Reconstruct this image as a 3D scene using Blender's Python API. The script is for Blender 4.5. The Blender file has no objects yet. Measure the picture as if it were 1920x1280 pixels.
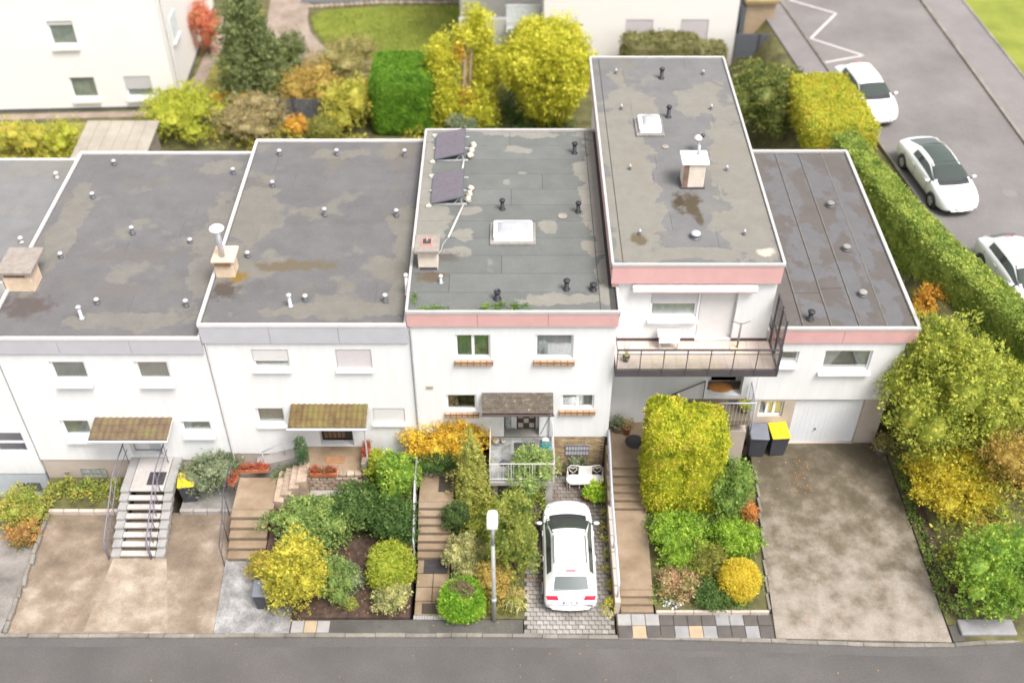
import bpy, math, random
import numpy as np
from mathutils import Vector, Matrix

C = bpy.context.scene
COL = C.collection
R = math.radians
rnd = random.Random(7)

# ------------------------------------------------------------------ camera
cam_d = bpy.data.cameras.new('camera')
cam = bpy.data.objects.new('camera', cam_d); COL.objects.link(cam)
cam.location = (0.0, -27.0, 31.0)
cam.rotation_euler = (R(90 - 42.1), 0, 0)
cam_d.sensor_width = 36; cam_d.sensor_fit = 'HORIZONTAL'
cam_d.lens = 2059 / 1920 * 36
cam_d.clip_end = 2000
C.camera = cam
cam_d.dof.use_dof = True; cam_d.dof.focus_distance = 38.5; cam_d.dof.aperture_fstop = .13

# ------------------------------------------------------------------ overcast daylight
W = bpy.data.worlds.new('World'); C.world = W; W.use_nodes = True
wn = W.node_tree; wn.nodes.clear()
sky = wn.nodes.new('ShaderNodeTexSky'); sky.sky_type = 'NISHITA'; sky.sun_disc = False
SUN_EL, SUN_AZ = 62, 136            # azimuth clockwise from +Y: light comes from the street side, slightly left
sky.sun_elevation = R(SUN_EL); sky.sun_rotation = R(SUN_AZ)
sky.air_density = 1.0; sky.dust_density = 4.0; sky.ozone_density = 1.0
hs = wn.nodes.new('ShaderNodeHueSaturation'); hs.inputs['Saturation'].default_value = .12
bg = wn.nodes.new('ShaderNodeBackground'); bg.inputs['Strength'].default_value = .105
wo = wn.nodes.new('ShaderNodeOutputWorld')
wn.links.new(sky.outputs[0], hs.inputs['Color']); wn.links.new(hs.outputs[0], bg.inputs['Color'])
wn.links.new(bg.outputs[0], wo.inputs[0])
sun_d = bpy.data.lights.new('sun', 'SUN'); sun_d.energy = 1.5; sun_d.angle = R(22); sun_d.color = (1, .955, .9)
sun = bpy.data.objects.new('sun', sun_d); COL.objects.link(sun); sun.location = (0, -20, 60)
az, el = R(SUN_AZ), R(SUN_EL)
sdir = Vector((math.sin(az) * math.cos(el), math.cos(az) * math.cos(el), math.sin(el)))
sun.rotation_euler = sdir.to_track_quat('Z', 'Y').to_euler()
C.view_settings.view_transform = 'Standard'; C.view_settings.look = 'None'
C.view_settings.gamma = 1; C.view_settings.use_curve_mapping = False
C.view_settings.exposure = 1.47
C.cycles.max_bounces = 6; C.cycles.diffuse_bounces = 3; C.cycles.glossy_bounces = 3
C.cycles.transparent_max_bounces = 12; C.cycles.use_denoising = True
C.cycles.filter_width = 1.7

# ------------------------------------------------------------------ materials
def _nt(name):
    m = bpy.data.materials.new(name); m.use_nodes = True
    nt = m.node_tree; nt.nodes.clear()
    out = nt.nodes.new('ShaderNodeOutputMaterial')
    return m, nt, out
def _pos(nt):
    return nt.nodes.new('ShaderNodeNewGeometry').outputs['Position']
def _noise(nt, vec, scale, detail=4, rough=.55):
    n = nt.nodes.new('ShaderNodeTexNoise'); n.inputs['Scale'].default_value = scale
    n.inputs['Detail'].default_value = detail; n.inputs['Roughness'].default_value = rough
    nt.links.new(vec, n.inputs['Vector']); return n.outputs['Fac']
def _ramp(nt, fac, stops, interp='LINEAR'):
    r = nt.nodes.new('ShaderNodeValToRGB'); cr = r.color_ramp; cr.interpolation = interp
    while len(cr.elements) < len(stops): cr.elements.new(.5)
    for e, (p, c) in zip(cr.elements, stops):
        e.position = p; e.color = (*c, 1) if len(c) == 3 else c
    nt.links.new(fac, r.inputs['Fac']); return r.outputs['Color']
def _math(nt, op, a, b=None, clamp=False):
    n = nt.nodes.new('ShaderNodeMath'); n.operation = op; n.use_clamp = clamp
    for i, v in enumerate((a, b)):
        if v is None: continue
        if isinstance(v, (int, float)): n.inputs[i].default_value = v
        else: nt.links.new(v, n.inputs[i])
    return n.outputs[0]
def _mix(nt, fac, a, b, mode='MIX'):
    n = nt.nodes.new('ShaderNodeMix'); n.data_type = 'RGBA'; n.blend_type = mode
    for i, v in ((0, fac), (6, a), (7, b)):
        if isinstance(v, (int, float)): n.inputs[i].default_value = v
        elif isinstance(v, tuple): n.inputs[i].default_value = (*v, 1)
        else: nt.links.new(v, n.inputs[i])
    return n.outputs[2]
def _bump(nt, h, strength, dist=.02):
    b = nt.nodes.new('ShaderNodeBump'); b.inputs['Strength'].default_value = strength
    b.inputs['Distance'].default_value = dist; nt.links.new(h, b.inputs['Height']); return b.outputs[0]
def _princ(nt, out, col, rough=.7, metal=0., normal=None, spec=.4):
    p = nt.nodes.new('ShaderNodeBsdfPrincipled')
    if isinstance(col, tuple): p.inputs['Base Color'].default_value = (*col, 1)
    else: nt.links.new(col, p.inputs['Base Color'])
    p.inputs['Roughness'].default_value = rough; p.inputs['Metallic'].default_value = metal
    p.inputs['Specular IOR Level'].default_value = spec
    if normal is not None: nt.links.new(normal, p.inputs['Normal'])
    nt.links.new(p.outputs[0], out.inputs['Surface']); return p

def plain(name, c, rough=.6, metal=0., var=.12, scale=3., bump=0., spec=.4, fine=0.):
    """one colour with a broad uneven tone and optional grain"""
    m, nt, out = _nt(name); pos = _pos(nt)
    n = _noise(nt, pos, scale, 5)
    lo = tuple(x * (1 - var) for x in c); hi = tuple(min(1, x * (1 + var)) for x in c)
    col = _ramp(nt, n, [(.3, lo), (.7, hi)])
    nb = None
    if fine:
        f = _noise(nt, pos, 60, 2)
        col = _mix(nt, fine, col, _ramp(nt, f, [(.35, (.0, .0, .0)), (.65, (1, 1, 1))]), 'OVERLAY')
    if bump: nb = _bump(nt, _noise(nt, pos, 45, 3), bump)
    _princ(nt, out, col, rough, metal, nb, spec); return m

def stained(name, stops, scale=.7, detail=7, rough=.85, bump=.25, warp=None, fine_scale=25, fine=.25, objvar=0., spec=.3):
    m, nt, out = _nt(name); pos = _pos(nt)
    n = _noise(nt, pos, scale, detail, .62)
    if warp: n = warp(nt, pos, n)
    col = _ramp(nt, n, stops)
    f = _noise(nt, pos, fine_scale, 3, .7)
    col = _mix(nt, fine, col, _ramp(nt, f, [(.3, (.1, .1, .1)), (.7, (.9, .9, .9))]), 'OVERLAY')
    if objvar:
        oi = nt.nodes.new('ShaderNodeObjectInfo')
        v = _math(nt, 'MULTIPLY_ADD', oi.outputs['Random'], objvar); nt.nodes[-1].inputs[2].default_value = 1 - objvar / 2
        g = nt.nodes.new('ShaderNodeCombineColor')
        for i in range(3): nt.links.new(v, g.inputs[i])
        col = _mix(nt, 1., col, g.outputs[0], 'MULTIPLY')
    _princ(nt, out, col, rough, 0, _bump(nt, f, bump, .01) if bump else None, spec); return m

def ybands(k, y0, y1):
    """adds a drift along Y to a stain noise (moss towards one end of a drive)"""
    def f(nt, pos, n):
        s = nt.nodes.new('ShaderNodeSeparateXYZ'); nt.links.new(pos, s.inputs[0])
        mr = nt.nodes.new('ShaderNodeMapRange'); nt.links.new(s.outputs['Y'], mr.inputs['Value'])
        mr.inputs['From Min'].default_value = y0; mr.inputs['From Max'].default_value = y1
        mr.inputs['To Min'].default_value = -k / 2; mr.inputs['To Max'].default_value = k / 2
        return _math(nt, 'ADD', n, mr.outputs[0], True)
    return f

def roof_felt(name, wet, dry, thresh, blobs=(), brown=None, scale=.45, objvar=.08, stains=()):
    """mineral felt: darker washed field, paler dry silt where water does not stand, brown run-off marks"""
    m, nt, out = _nt(name); pos = _pos(nt)
    n = _noise(nt, pos, scale, 5, .55)
    base = _math(nt, 'SUBTRACT', n, thresh)
    wob = _noise(nt, pos, 1.25, 5, .6)
    for (cx, cy, rx, ry, k) in blobs:
        mp = nt.nodes.new('ShaderNodeMapping'); mp.vector_type = 'POINT'
        mp.inputs['Location'].default_value = (-cx / rx, -cy / ry, 0); mp.inputs['Scale'].default_value = (1 / rx, 1 / ry, 0)
        nt.links.new(pos, mp.inputs['Vector'])
        ln = nt.nodes.new('ShaderNodeVectorMath'); ln.operation = 'LENGTH'; nt.links.new(mp.outputs[0], ln.inputs[0])
        d = _math(nt, 'SUBTRACT', 1.0, ln.outputs['Value'])
        d = _math(nt, 'ADD', d, _math(nt, 'MULTIPLY', _math(nt, 'SUBTRACT', wob, .5), 2.6))
        d = _math(nt, 'MULTIPLY', d, k, False)
        base = _math(nt, 'MAXIMUM', base, d) if k > 0 else _math(nt, 'MINIMUM', base, d)
    mr = nt.nodes.new('ShaderNodeMapRange'); nt.links.new(base, mr.inputs['Value'])
    mr.inputs['From Min'].default_value = -.015; mr.inputs['From Max'].default_value = .03
    w2 = tuple(x * 1.22 for x in wet)
    wetc = _ramp(nt, _noise(nt, pos, 1.3, 6, .6), [(.3, wet), (.7, w2)])
    d2 = tuple(x * .86 for x in dry)
    dryc = _ramp(nt, _noise(nt, pos, 2.1, 5, .6), [(.3, d2), (.7, dry)])
    col = _mix(nt, mr.outputs[0], wetc, dryc)
    if brown:
        bfac = _ramp(nt, _noise(nt, pos, .6, 6, .65), [(.56, (0, 0, 0)), (.75, (.6, .6, .6))])
        col = _mix(nt, bfac, col, brown)
    for (cx, cy, rx, ry, c) in stains:
        mp = nt.nodes.new('ShaderNodeMapping')
        mp.inputs['Location'].default_value = (-cx / rx, -cy / ry, 0); mp.inputs['Scale'].default_value = (1 / rx, 1 / ry, 0)
        nt.links.new(pos, mp.inputs['Vector'])
        ln = nt.nodes.new('ShaderNodeVectorMath'); ln.operation = 'LENGTH'; nt.links.new(mp.outputs[0], ln.inputs[0])
        d = _math(nt, 'SUBTRACT', 1.25, ln.outputs['Value'])
        d = _math(nt, 'ADD', d, _math(nt, 'MULTIPLY', _math(nt, 'SUBTRACT', _noise(nt, pos, 2.2, 6, .65), .5), 3.2))
        col = _mix(nt, _math(nt, 'MULTIPLY', d, 1.6, True), col, c)
    f = _noise(nt, pos, 38, 3, .7)
    col = _mix(nt, .22, col, _ramp(nt, f, [(.3, (.15, .15, .15)), (.7, (.85, .85, .85))]), 'OVERLAY')
    oi = nt.nodes.new('ShaderNodeObjectInfo')
    v = _math(nt, 'MULTIPLY_ADD', oi.outputs['Random'], objvar); nt.nodes[-1].inputs[2].default_value = 1 - objvar / 2
    g = nt.nodes.new('ShaderNodeCombineColor')
    for i in range(3): nt.links.new(v, g.inputs[i])
    col = _mix(nt, 1., col, g.outputs[0], 'MULTIPLY')
    _princ(nt, out, col, .8, 0, _bump(nt, f, .25, .008), .3); return m

def leafmat(name, stops, scale=1.4, spread=.55, trans=.38):
    m, nt, out = _nt(name)
    geo = nt.nodes.new('ShaderNodeNewGeometry')
    n = _noise(nt, geo.outputs['Position'], scale, 4, .6)
    n = _math(nt, 'MULTIPLY', _math(nt, 'SUBTRACT', n, .5), 1.7)
    r = _math(nt, 'MULTIPLY', _math(nt, 'SUBTRACT', geo.outputs['Random Per Island'], .5), spread)
    fac = _math(nt, 'ADD', _math(nt, 'ADD', n, r), .5, True)
    k = len(stops) - 1
    col = _ramp(nt, fac, [(.08 + .84 * i / k, c) for i, c in enumerate(stops)])
    p = nt.nodes.new('ShaderNodeBsdfPrincipled'); nt.links.new(col, p.inputs['Base Color'])
    p.inputs['Roughness'].default_value = .55; p.inputs['Specular IOR Level'].default_value = .25
    t = nt.nodes.new('ShaderNodeBsdfTranslucent'); nt.links.new(col, t.inputs['Color'])
    mx = nt.nodes.new('ShaderNodeMixShader'); mx.inputs[0].default_value = trans
    nt.links.new(p.outputs[0], mx.inputs[1]); nt.links.new(t.outputs[0], mx.inputs[2])
    nt.links.new(mx.outputs[0], out.inputs['Surface']); return m

def glassmat(name, tint=(.96, .975, .97), refl=.5):
    m, nt, out = _nt(name)
    tr = nt.nodes.new('ShaderNodeBsdfTransparent'); tr.inputs[0].default_value = (*tint, 1)
    gl = nt.nodes.new('ShaderNodeBsdfGlossy'); gl.inputs['Roughness'].default_value = .04
    fr = nt.nodes.new('ShaderNodeFresnel'); fr.inputs[0].default_value = 1.5
    f = _math(nt, 'ADD', _math(nt, 'MULTIPLY', fr.outputs[0], refl * 1.3), refl * .06, True)
    mx = nt.nodes.new('ShaderNodeMixShader'); nt.links.new(f, mx.inputs[0])
    nt.links.new(tr.outputs[0], mx.inputs[1]); nt.links.new(gl.outputs[0], mx.inputs[2])
    nt.links.new(mx.outputs[0], out.inputs['Surface']); return m

def darkglass(name, c=(.05, .06, .06), rough=.05):
    m, nt, out = _nt(name); _princ(nt, out, c, rough, 0, None, .36); return m

def streaked(name, c, lo=.9):
    """painted render with faint vertical rain marks and a broad uneven tone"""
    m, nt, out = _nt(name); pos = _pos(nt)
    mp = nt.nodes.new('ShaderNodeMapping'); mp.inputs['Scale'].default_value = (3.2, 3.2, .3); nt.links.new(pos, mp.inputs['Vector'])
    a = _noise(nt, mp.outputs[0], 1.0, 6, .65); b = _noise(nt, pos, .55, 5, .6)
    v = _math(nt, 'MULTIPLY', _ramp(nt, a, [(.42, (lo, lo, lo)), (.6, (1, 1, 1))]), _ramp(nt, b, [(.3, (.965, .965, .965)), (.6, (1, 1, 1))]))
    g = nt.nodes.new('ShaderNodeCombineColor'); [nt.links.new(v, g.inputs[i]) for i in range(3)]
    _princ(nt, out, _mix(nt, 1., g.outputs[0], c, 'MULTIPLY'), .9, 0, _bump(nt, _noise(nt, pos, 45, 3), .15), .3); return m

MT = dict(
    render=streaked('white_render', (.70, .698, .70), .95),
    render_warm=plain('warm_white_render', (0.726, 0.699, 0.672), .9, var=.02, scale=.6, bump=.1),
    render_shaded=plain('shaded_white_render', (0.65, 0.642, 0.642), .9, var=.05, scale=1.2, bump=.15),  # darker copy of the white render, entrance shade put into its colour
    beige=plain('beige_plinth', (0.426, 0.361, 0.312), .9, var=.08, scale=1.2, bump=.2),
    bluegrey=plain('blue_grey_plinth', (.42, .45, .48), .9, var=.06),
    white=plain('white_frame', (0.738, 0.738, 0.747), .4, var=.02),
    pink=plain('pink_fascia', (.62, .36, .35), .75, var=.05, scale=2),
    greyblue=plain('grey_fascia', (.44, .44, .47), .6, var=.04, scale=2),
    trim=plain('pale_roof_trim', (0.409, 0.391, 0.378), .45, var=.08, scale=2),
    trimw=plain('white_roof_trim', (0.576, 0.547, 0.54), .5, var=.06, scale=2),
    alu=plain('weathered_aluminium', (.5, .51, .53), .4, .3, var=.1),
    rail=plain('painted_rail', (.46, .48, .53), .45, .2, var=.06),
    zinc=plain('zinc', (.55, .56, .6), .35, .5, var=.12, scale=8),
    black=plain('black_plastic', (.025, .026, .03), .5, var=.2),
    dark=plain('dark_metal', (.075, .065, .075), .5, var=.1),
    anthracite=plain('anthracite', (.10, .105, .12), .5, var=.08),
    brown_metal=plain('brown_metal', (.075, .045, .045), .5, var=.1),
    tar=plain('tar_seam', (.045, .045, .043), .8, var=.2),
    core=plain('dim_room', (.05, .048, .045), .9),
    pane=glassmat('window_glass'),
    shutter=plain('grey_shutter', (.5, .49, .49), .6, var=.03),
    shutter2=plain('mauve_shutter', (.55, .51, .52), .6, var=.03),
    shutterw=plain('white_shutter', (0.612, 0.594, 0.585), .6, var=.03),
    green_curtain=plain('green_curtain', (.36, .47, .27), .9, var=.2, scale=4),
    grey_curtain=plain('grey_curtain', (.58, .61, .6), .9, var=.15, scale=5),
    pale_curtain=plain('pale_curtain', (.85, .85, .86), .9, var=.1, scale=5),
    dim_curtain=plain('dim_curtain', (.42, .46, .42), .9, var=.2, scale=3),
    blue_curtain=plain('blue_blind', (.26, .27, .38), .8, var=.1),
    concrete=stained('aged_concrete', [(.3, (0.15, 0.143, 0.131)), (.5, (0.217, 0.206, 0.191)), (.7, (0.285, 0.27, 0.247))], 1.3),
    pale_conc=stained('pale_concrete', [(.3, (0.27, 0.247, 0.232)), (.7, (0.352, 0.323, 0.307))], 1.),
    asphalt=stained('asphalt', [(.3, (0.0739, 0.068, 0.066)), (.5, (0.0891, 0.0818, 0.0792)), (.72, (0.109, 0.1, 0.0964))], .35, 8, fine_scale=34, fine=.55),
    asphalt_back=stained('worn_asphalt', [(.3, (0.129, 0.12, 0.118)), (.5, (0.155, 0.144, 0.14)), (.72, (0.198, 0.181, 0.172))], .3, 7, fine=.2),
    pave_back=stained('footway_asphalt', [(.3, (0.153, 0.14, 0.14)), (.7, (0.203, 0.184, 0.18))], .4, 5),
    footway=stained('dark_footway', [(.3, (.055, .052, .048)), (.5, (.08, .075, .068)), (.72, (.12, .113, .1))], .8, 7),
    kerb=stained('kerb_stone', [(.3, (0.125, 0.113, 0.094)), (.55, (0.2, 0.181, 0.157)), (.75, (0.263, 0.238, 0.213))], 1.2, 6, objvar=.25),
    driveA=stained('tan_concrete', [(.3, (.125, .095, .068)), (.44, (.17, .13, .095)), (.56, (.225, .175, .132)), (.7, (.33, .275, .222))], .9, 11, warp=ybands(.12, -1, -7)),
    driveA2=stained('pale_tan_concrete', [(.32, (.175, .135, .098)), (.46, (.24, .19, .143)), (.6, (.325, .268, .212)), (.75, (.4, .34, .28))], 1.1, 11),
    drive5=stained('mossy_concrete', [(.24, (.075, .061, .04)), (.4, (.112, .092, .064)), (.5, (.155, .13, .099)), (.6, (.208, .177, .145)), (.76, (.265, .23, .196))], 1.5, 12, warp=ybands(.42, .6, -7.2)),
    gravelB=stained('grey_stone_paving', [(.3, (0.122, 0.12, 0.116)), (.5, (0.216, 0.208, 0.206)), (.68, (0.338, 0.332, 0.324))], 1.8, 7, fine=.4),
    driveZ=stained('left_drive', [(.3, (.12, .11, .1)), (.5, (.21, .19, .175)), (.7, (.3, .28, .26))], .8, 7),
    stepbrown=stained('tan_aggregate', [(.3, (0.177, 0.124, 0.079)), (.5, (0.234, 0.17, 0.113)), (.7, (0.293, 0.226, 0.162))], 1.2, 6, fine_scale=70, fine=.3, objvar=.1),
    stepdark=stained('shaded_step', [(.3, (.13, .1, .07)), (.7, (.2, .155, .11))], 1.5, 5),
    steppale=stained('pale_tread', [(.3, (0.335, 0.309, 0.293)), (.7, (0.435, 0.41, 0.393))], 1.3, 4),
    soil=stained('bark_mulch', [(.3, (.03, .019, .014)), (.5, (.058, .035, .026)), (.7, (.1, .066, .05))], 5, 6, bump=.6),
    earth=stained('garden_earth', [(.3, (.05, .042, .02)), (.5, (.09, .085, .033)), (.7, (.14, .135, .05))], 1.6, 7, bump=.5),
    lawn=stained('lawn', [(.3, (.12, .15, .02)), (.5, (.17, .195, .028)), (.7, (.23, .24, .04))], .5, 7, fine=.4),
    lawn_rough=stained('rough_grass', [(.3, (.11, .10, .025)), (.5, (.2, .18, .04)), (.7, (.27, .22, .06))], .8, 8, fine=.4),
    gravel=stained('gravel_path', [(.3, (0.18, 0.135, 0.105)), (.5, (0.247, 0.195, 0.158)), (.7, (0.315, 0.255, 0.217))], 1.2, 7),
    paver=stained('paver', [(.3, (0.126, 0.112, 0.099)), (.5, (0.198, 0.18, 0.162)), (.7, (0.297, 0.274, 0.257))], .7, 7, objvar=.28, warp=ybands(.3, -1.5, -6.6)),
    paver_bed=plain('paver_bed', (.055, .048, .036), .9, var=.3, scale=3),
    slab_grey=plain('grey_slab', (0.228, 0.222, 0.225), .8, var=.12, bump=.2), slab_pale=plain('pale_slab', (0.279, 0.267, 0.26), .8, var=.12, bump=.2),
    slab_yellow=plain('yellow_slab', (0.35, 0.266, 0.175), .8, var=.12, bump=.2), slab_dark=plain('dark_slab', (.085, .075, .068), .8, var=.15, bump=.2),
    slate=stained('slate_tile', [(.3, (.12, .12, .12)), (.5, (.22, .225, .22)), (.7, (.33, .33, .32))], 2.5, 6, objvar=.5),
    brick=stained('tan_brick', [(.3, (.21, .15, .085)), (.5, (.31, .225, .13)), (.7, (.38, .29, .19))], 3, 4, objvar=.5),
    mortar=plain('mortar', (.05, .037, .026), .9, var=.2),
    stonework=stained('rubble_stone', [(.3, (.23, .165, .12)), (.5, (.33, .25, .19)), (.7, (.42, .33, .27))], 2.5, 5, objvar=.4),
    silltile=stained('ochre_sill_tile', [(.3, (0.322, 0.205, 0.123)), (.7, (0.383, 0.261, 0.171))], 3, 3, objvar=.2, rough=.5),
    sillgrout=plain('sill_grout', (0.113, 0.0546, 0.0315), .8),
    sillblue=plain('pale_blue_sill', (.62, .66, .69), .5, var=.03), sillwhite=plain('white_sill', (.79, .775, .76), .6, var=.02),
    canopy=stained('lichen_slate', [(.3, (.065, .052, .04)), (.6, (.105, .088, .07)), (.66, (.16, .14, .08)), (.72, (.38, .34, .2))], 6, 5, bump=.5, fine_scale=16, fine=.35),
    mosstile=stained('mossy_tile', [(.3, (.085, .056, .026)), (.5, (.14, .098, .04)), (.62, (.15, .12, .042)), (.74, (.125, .13, .036))], 2.0, 6, bump=.4, objvar=.15),
    mosstileA=stained('mossy_brown_tile', [(.3, (.1, .07, .045)), (.52, (.14, .098, .06)), (.64, (.15, .125, .055)), (.76, (.14, .135, .045))], 2.4, 6, bump=.4, objvar=.15),
    wood_dark=plain('dark_wood', (.055, .03, .02), .6, var=.3, scale=12), wood_mid=plain('mid_wood', (.17, .1, .055), .6, var=.25, scale=8),
    timber=plain('timber_edging', (.075, .047, .036), .9, var=.25, scale=2), fence_wood=plain('weathered_timber', (.2, .17, .14), .9, var=.25, scale=4),
    trunk=plain('bark', (.16, .11, .075), .95, var=.35, scale=9, bump=.8),
    deadwood=plain('dead_wood', (.3, .2, .14), .95, var=.3, scale=8),
    shedroof=stained('shed_felt', [(.3, (0.252, 0.222, 0.18)), (.7, (0.33, 0.3, 0.252))], .8, 5),
    olivebox=plain('olive_shelter', (.25, .185, .085), .8, var=.1), tanbox=plain('tan_shelter', (.35, .26, .17), .8, var=.1),
    mat_dark=plain('dark_rubber', (.045, .04, .042), .9, var=.25, scale=8, bump=.4), mat_brown=plain('coir', (.3, .155, .075), .95, var=.15, bump=.5),
    mat_orange=plain('orange_mat', (.5, .22, .06), .9, var=.12, bump=.4), grate=plain('grating', (.07, .055, .045), .7, .2),
    carpaint=plain('white_car_paint', (0.738, 0.738, 0.742), .16, var=.005, spec=.6),
    carglass=darkglass('tinted_car_glass', (.055, .07, .062), .04), screen=darkglass('car_screen', (.045, .055, .048), .05),
    rearglass=plain('heated_rear_glass', (.115, .13, .13), .35, var=.02, spec=.12),
    tyre=plain('tyre', (.02, .02, .022), .8), rim=plain('alloy', (.35, .35, .37), .35, .6), taillight=plain('tail_light', (.5, .02, .05), .2),
    headlight=plain('head_light', (.5, .52, .58), .15), plate=plain('number_plate', (.75, .75, .76), .4), euband=plain('blue_band', (.08, .13, .5), .4),
    terracotta=plain('terracotta', (.4, .15, .07), .8, var=.15), orangepot=plain('orange_planter', (.42, .13, .055), .7, var=.1),
    yellowlid=plain('yellow_bin_lid', (.75, .56, .02), .5, var=.05), bin=plain('charcoal_bin', (.055, .058, .072), .55, var=.12),
    binlid=plain('grey_bin_lid', (.15, .16, .19), .5, var=.1), hose=plain('blue_hose', (.04, .32, .44), .5), hose_teal=plain('teal_reel', (.03, .2, .2), .5),
    stone=plain('pale_stone', (0.336, 0.294, 0.231), .9, var=.2, scale=7, bump=.4), stone_grey=plain('grey_stone_slab', (0.224, 0.217, 0.224), .85, var=.15, bump=.3),
    ballast=plain('ballast_stone', (0.45, 0.398, 0.345), .9, var=.15, scale=6, bump=.4),
    panel=None, lampwhite=plain('lamp_housing', (0.736, 0.736, 0.745), .4), post=plain('galvanised_post', (.36, .36, .33), .6, .2, var=.12),
    cushion=plain('white_cushion', (0.697, 0.68, 0.68), .8, var=.02), seatfloral=stained('faded_floral_seat', [(.3, (.55, .42, .34)), (.45, (.74, .68, .63)), (.6, (.8, .77, .75))], 4, 4),
    ironwhite=plain('white_iron', (0.684, 0.648, 0.648), .5, var=.05), skyl=plain('skylight_dome', (0.39, 0.39, 0.4), .25), skyframe=plain('skylight_frame', (.82, .81, .82), .4),
    chim=plain('chimney_render', (.62, .54, .46), .9, var=.08, scale=4, bump=.3), chimcap=plain('chimney_cap', (.25, .215, .19), .9, var=.15, scale=5, bump=.3),
    flue_clay=plain('clay_flue', (.55, .22, .17), .8), chim_brown=plain('stained_side', (.2, .13, .1), .9, var=.3, scale=4), chim_tan=plain('tan_chimney', (.58, .45, .33), .9, var=.14, scale=4, bump=.3),
    balcfloor=plain('cream_tile', (0.515, 0.437, 0.382), .6, var=.05), balcpanel=glassmat('balcony_glass', (.9, .9, .9), .15), roadpaint=plain('road_paint', (0.44, 0.4, 0.392), .7, var=.12, scale=2),
    glassblock=stained('glass_block', [(.3, (.2, .21, .2)), (.6, (.42, .43, .41)), (.75, (.5, .46, .38))], 6, 3, rough=.15), garage=plain('garage_door', (.66, .67, .69), .5, var=.02),
    screenpanel=glassmat('screen_glass', (.75, .73, .7), .3), awning=plain('awning_box', (.80, .78, .77), .6), awn_edge=plain('awning_edge', (.52, .34, .33), .7),
    rail_mauve=plain('mauve_rail', (.17, .155, .2), .5, .1, var=.1), vent_cap=plain('vent_cap', (.4, .4, .42), .5, var=.1), lap=plain('lap_seam', (.125, .113, .103), .8, var=.2),
    leaf_litter=stained('fallen_leaves', [(.3, (.3, .09, .03)), (.6, (.4, .2, .05)), (.75, (.5, .33, .1))], 9, 2, bump=0),
)
m_, nt_, out_ = _nt('solar_cells'); MT['panel'] = m_
_c = _ramp(nt_, _noise(nt_, _pos(nt_), 7, 2), [(.3, (.115, .098, .118)), (.7, (.14, .122, .142))]); _princ(nt_, out_, _c, .4, 0, None, .3)

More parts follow.
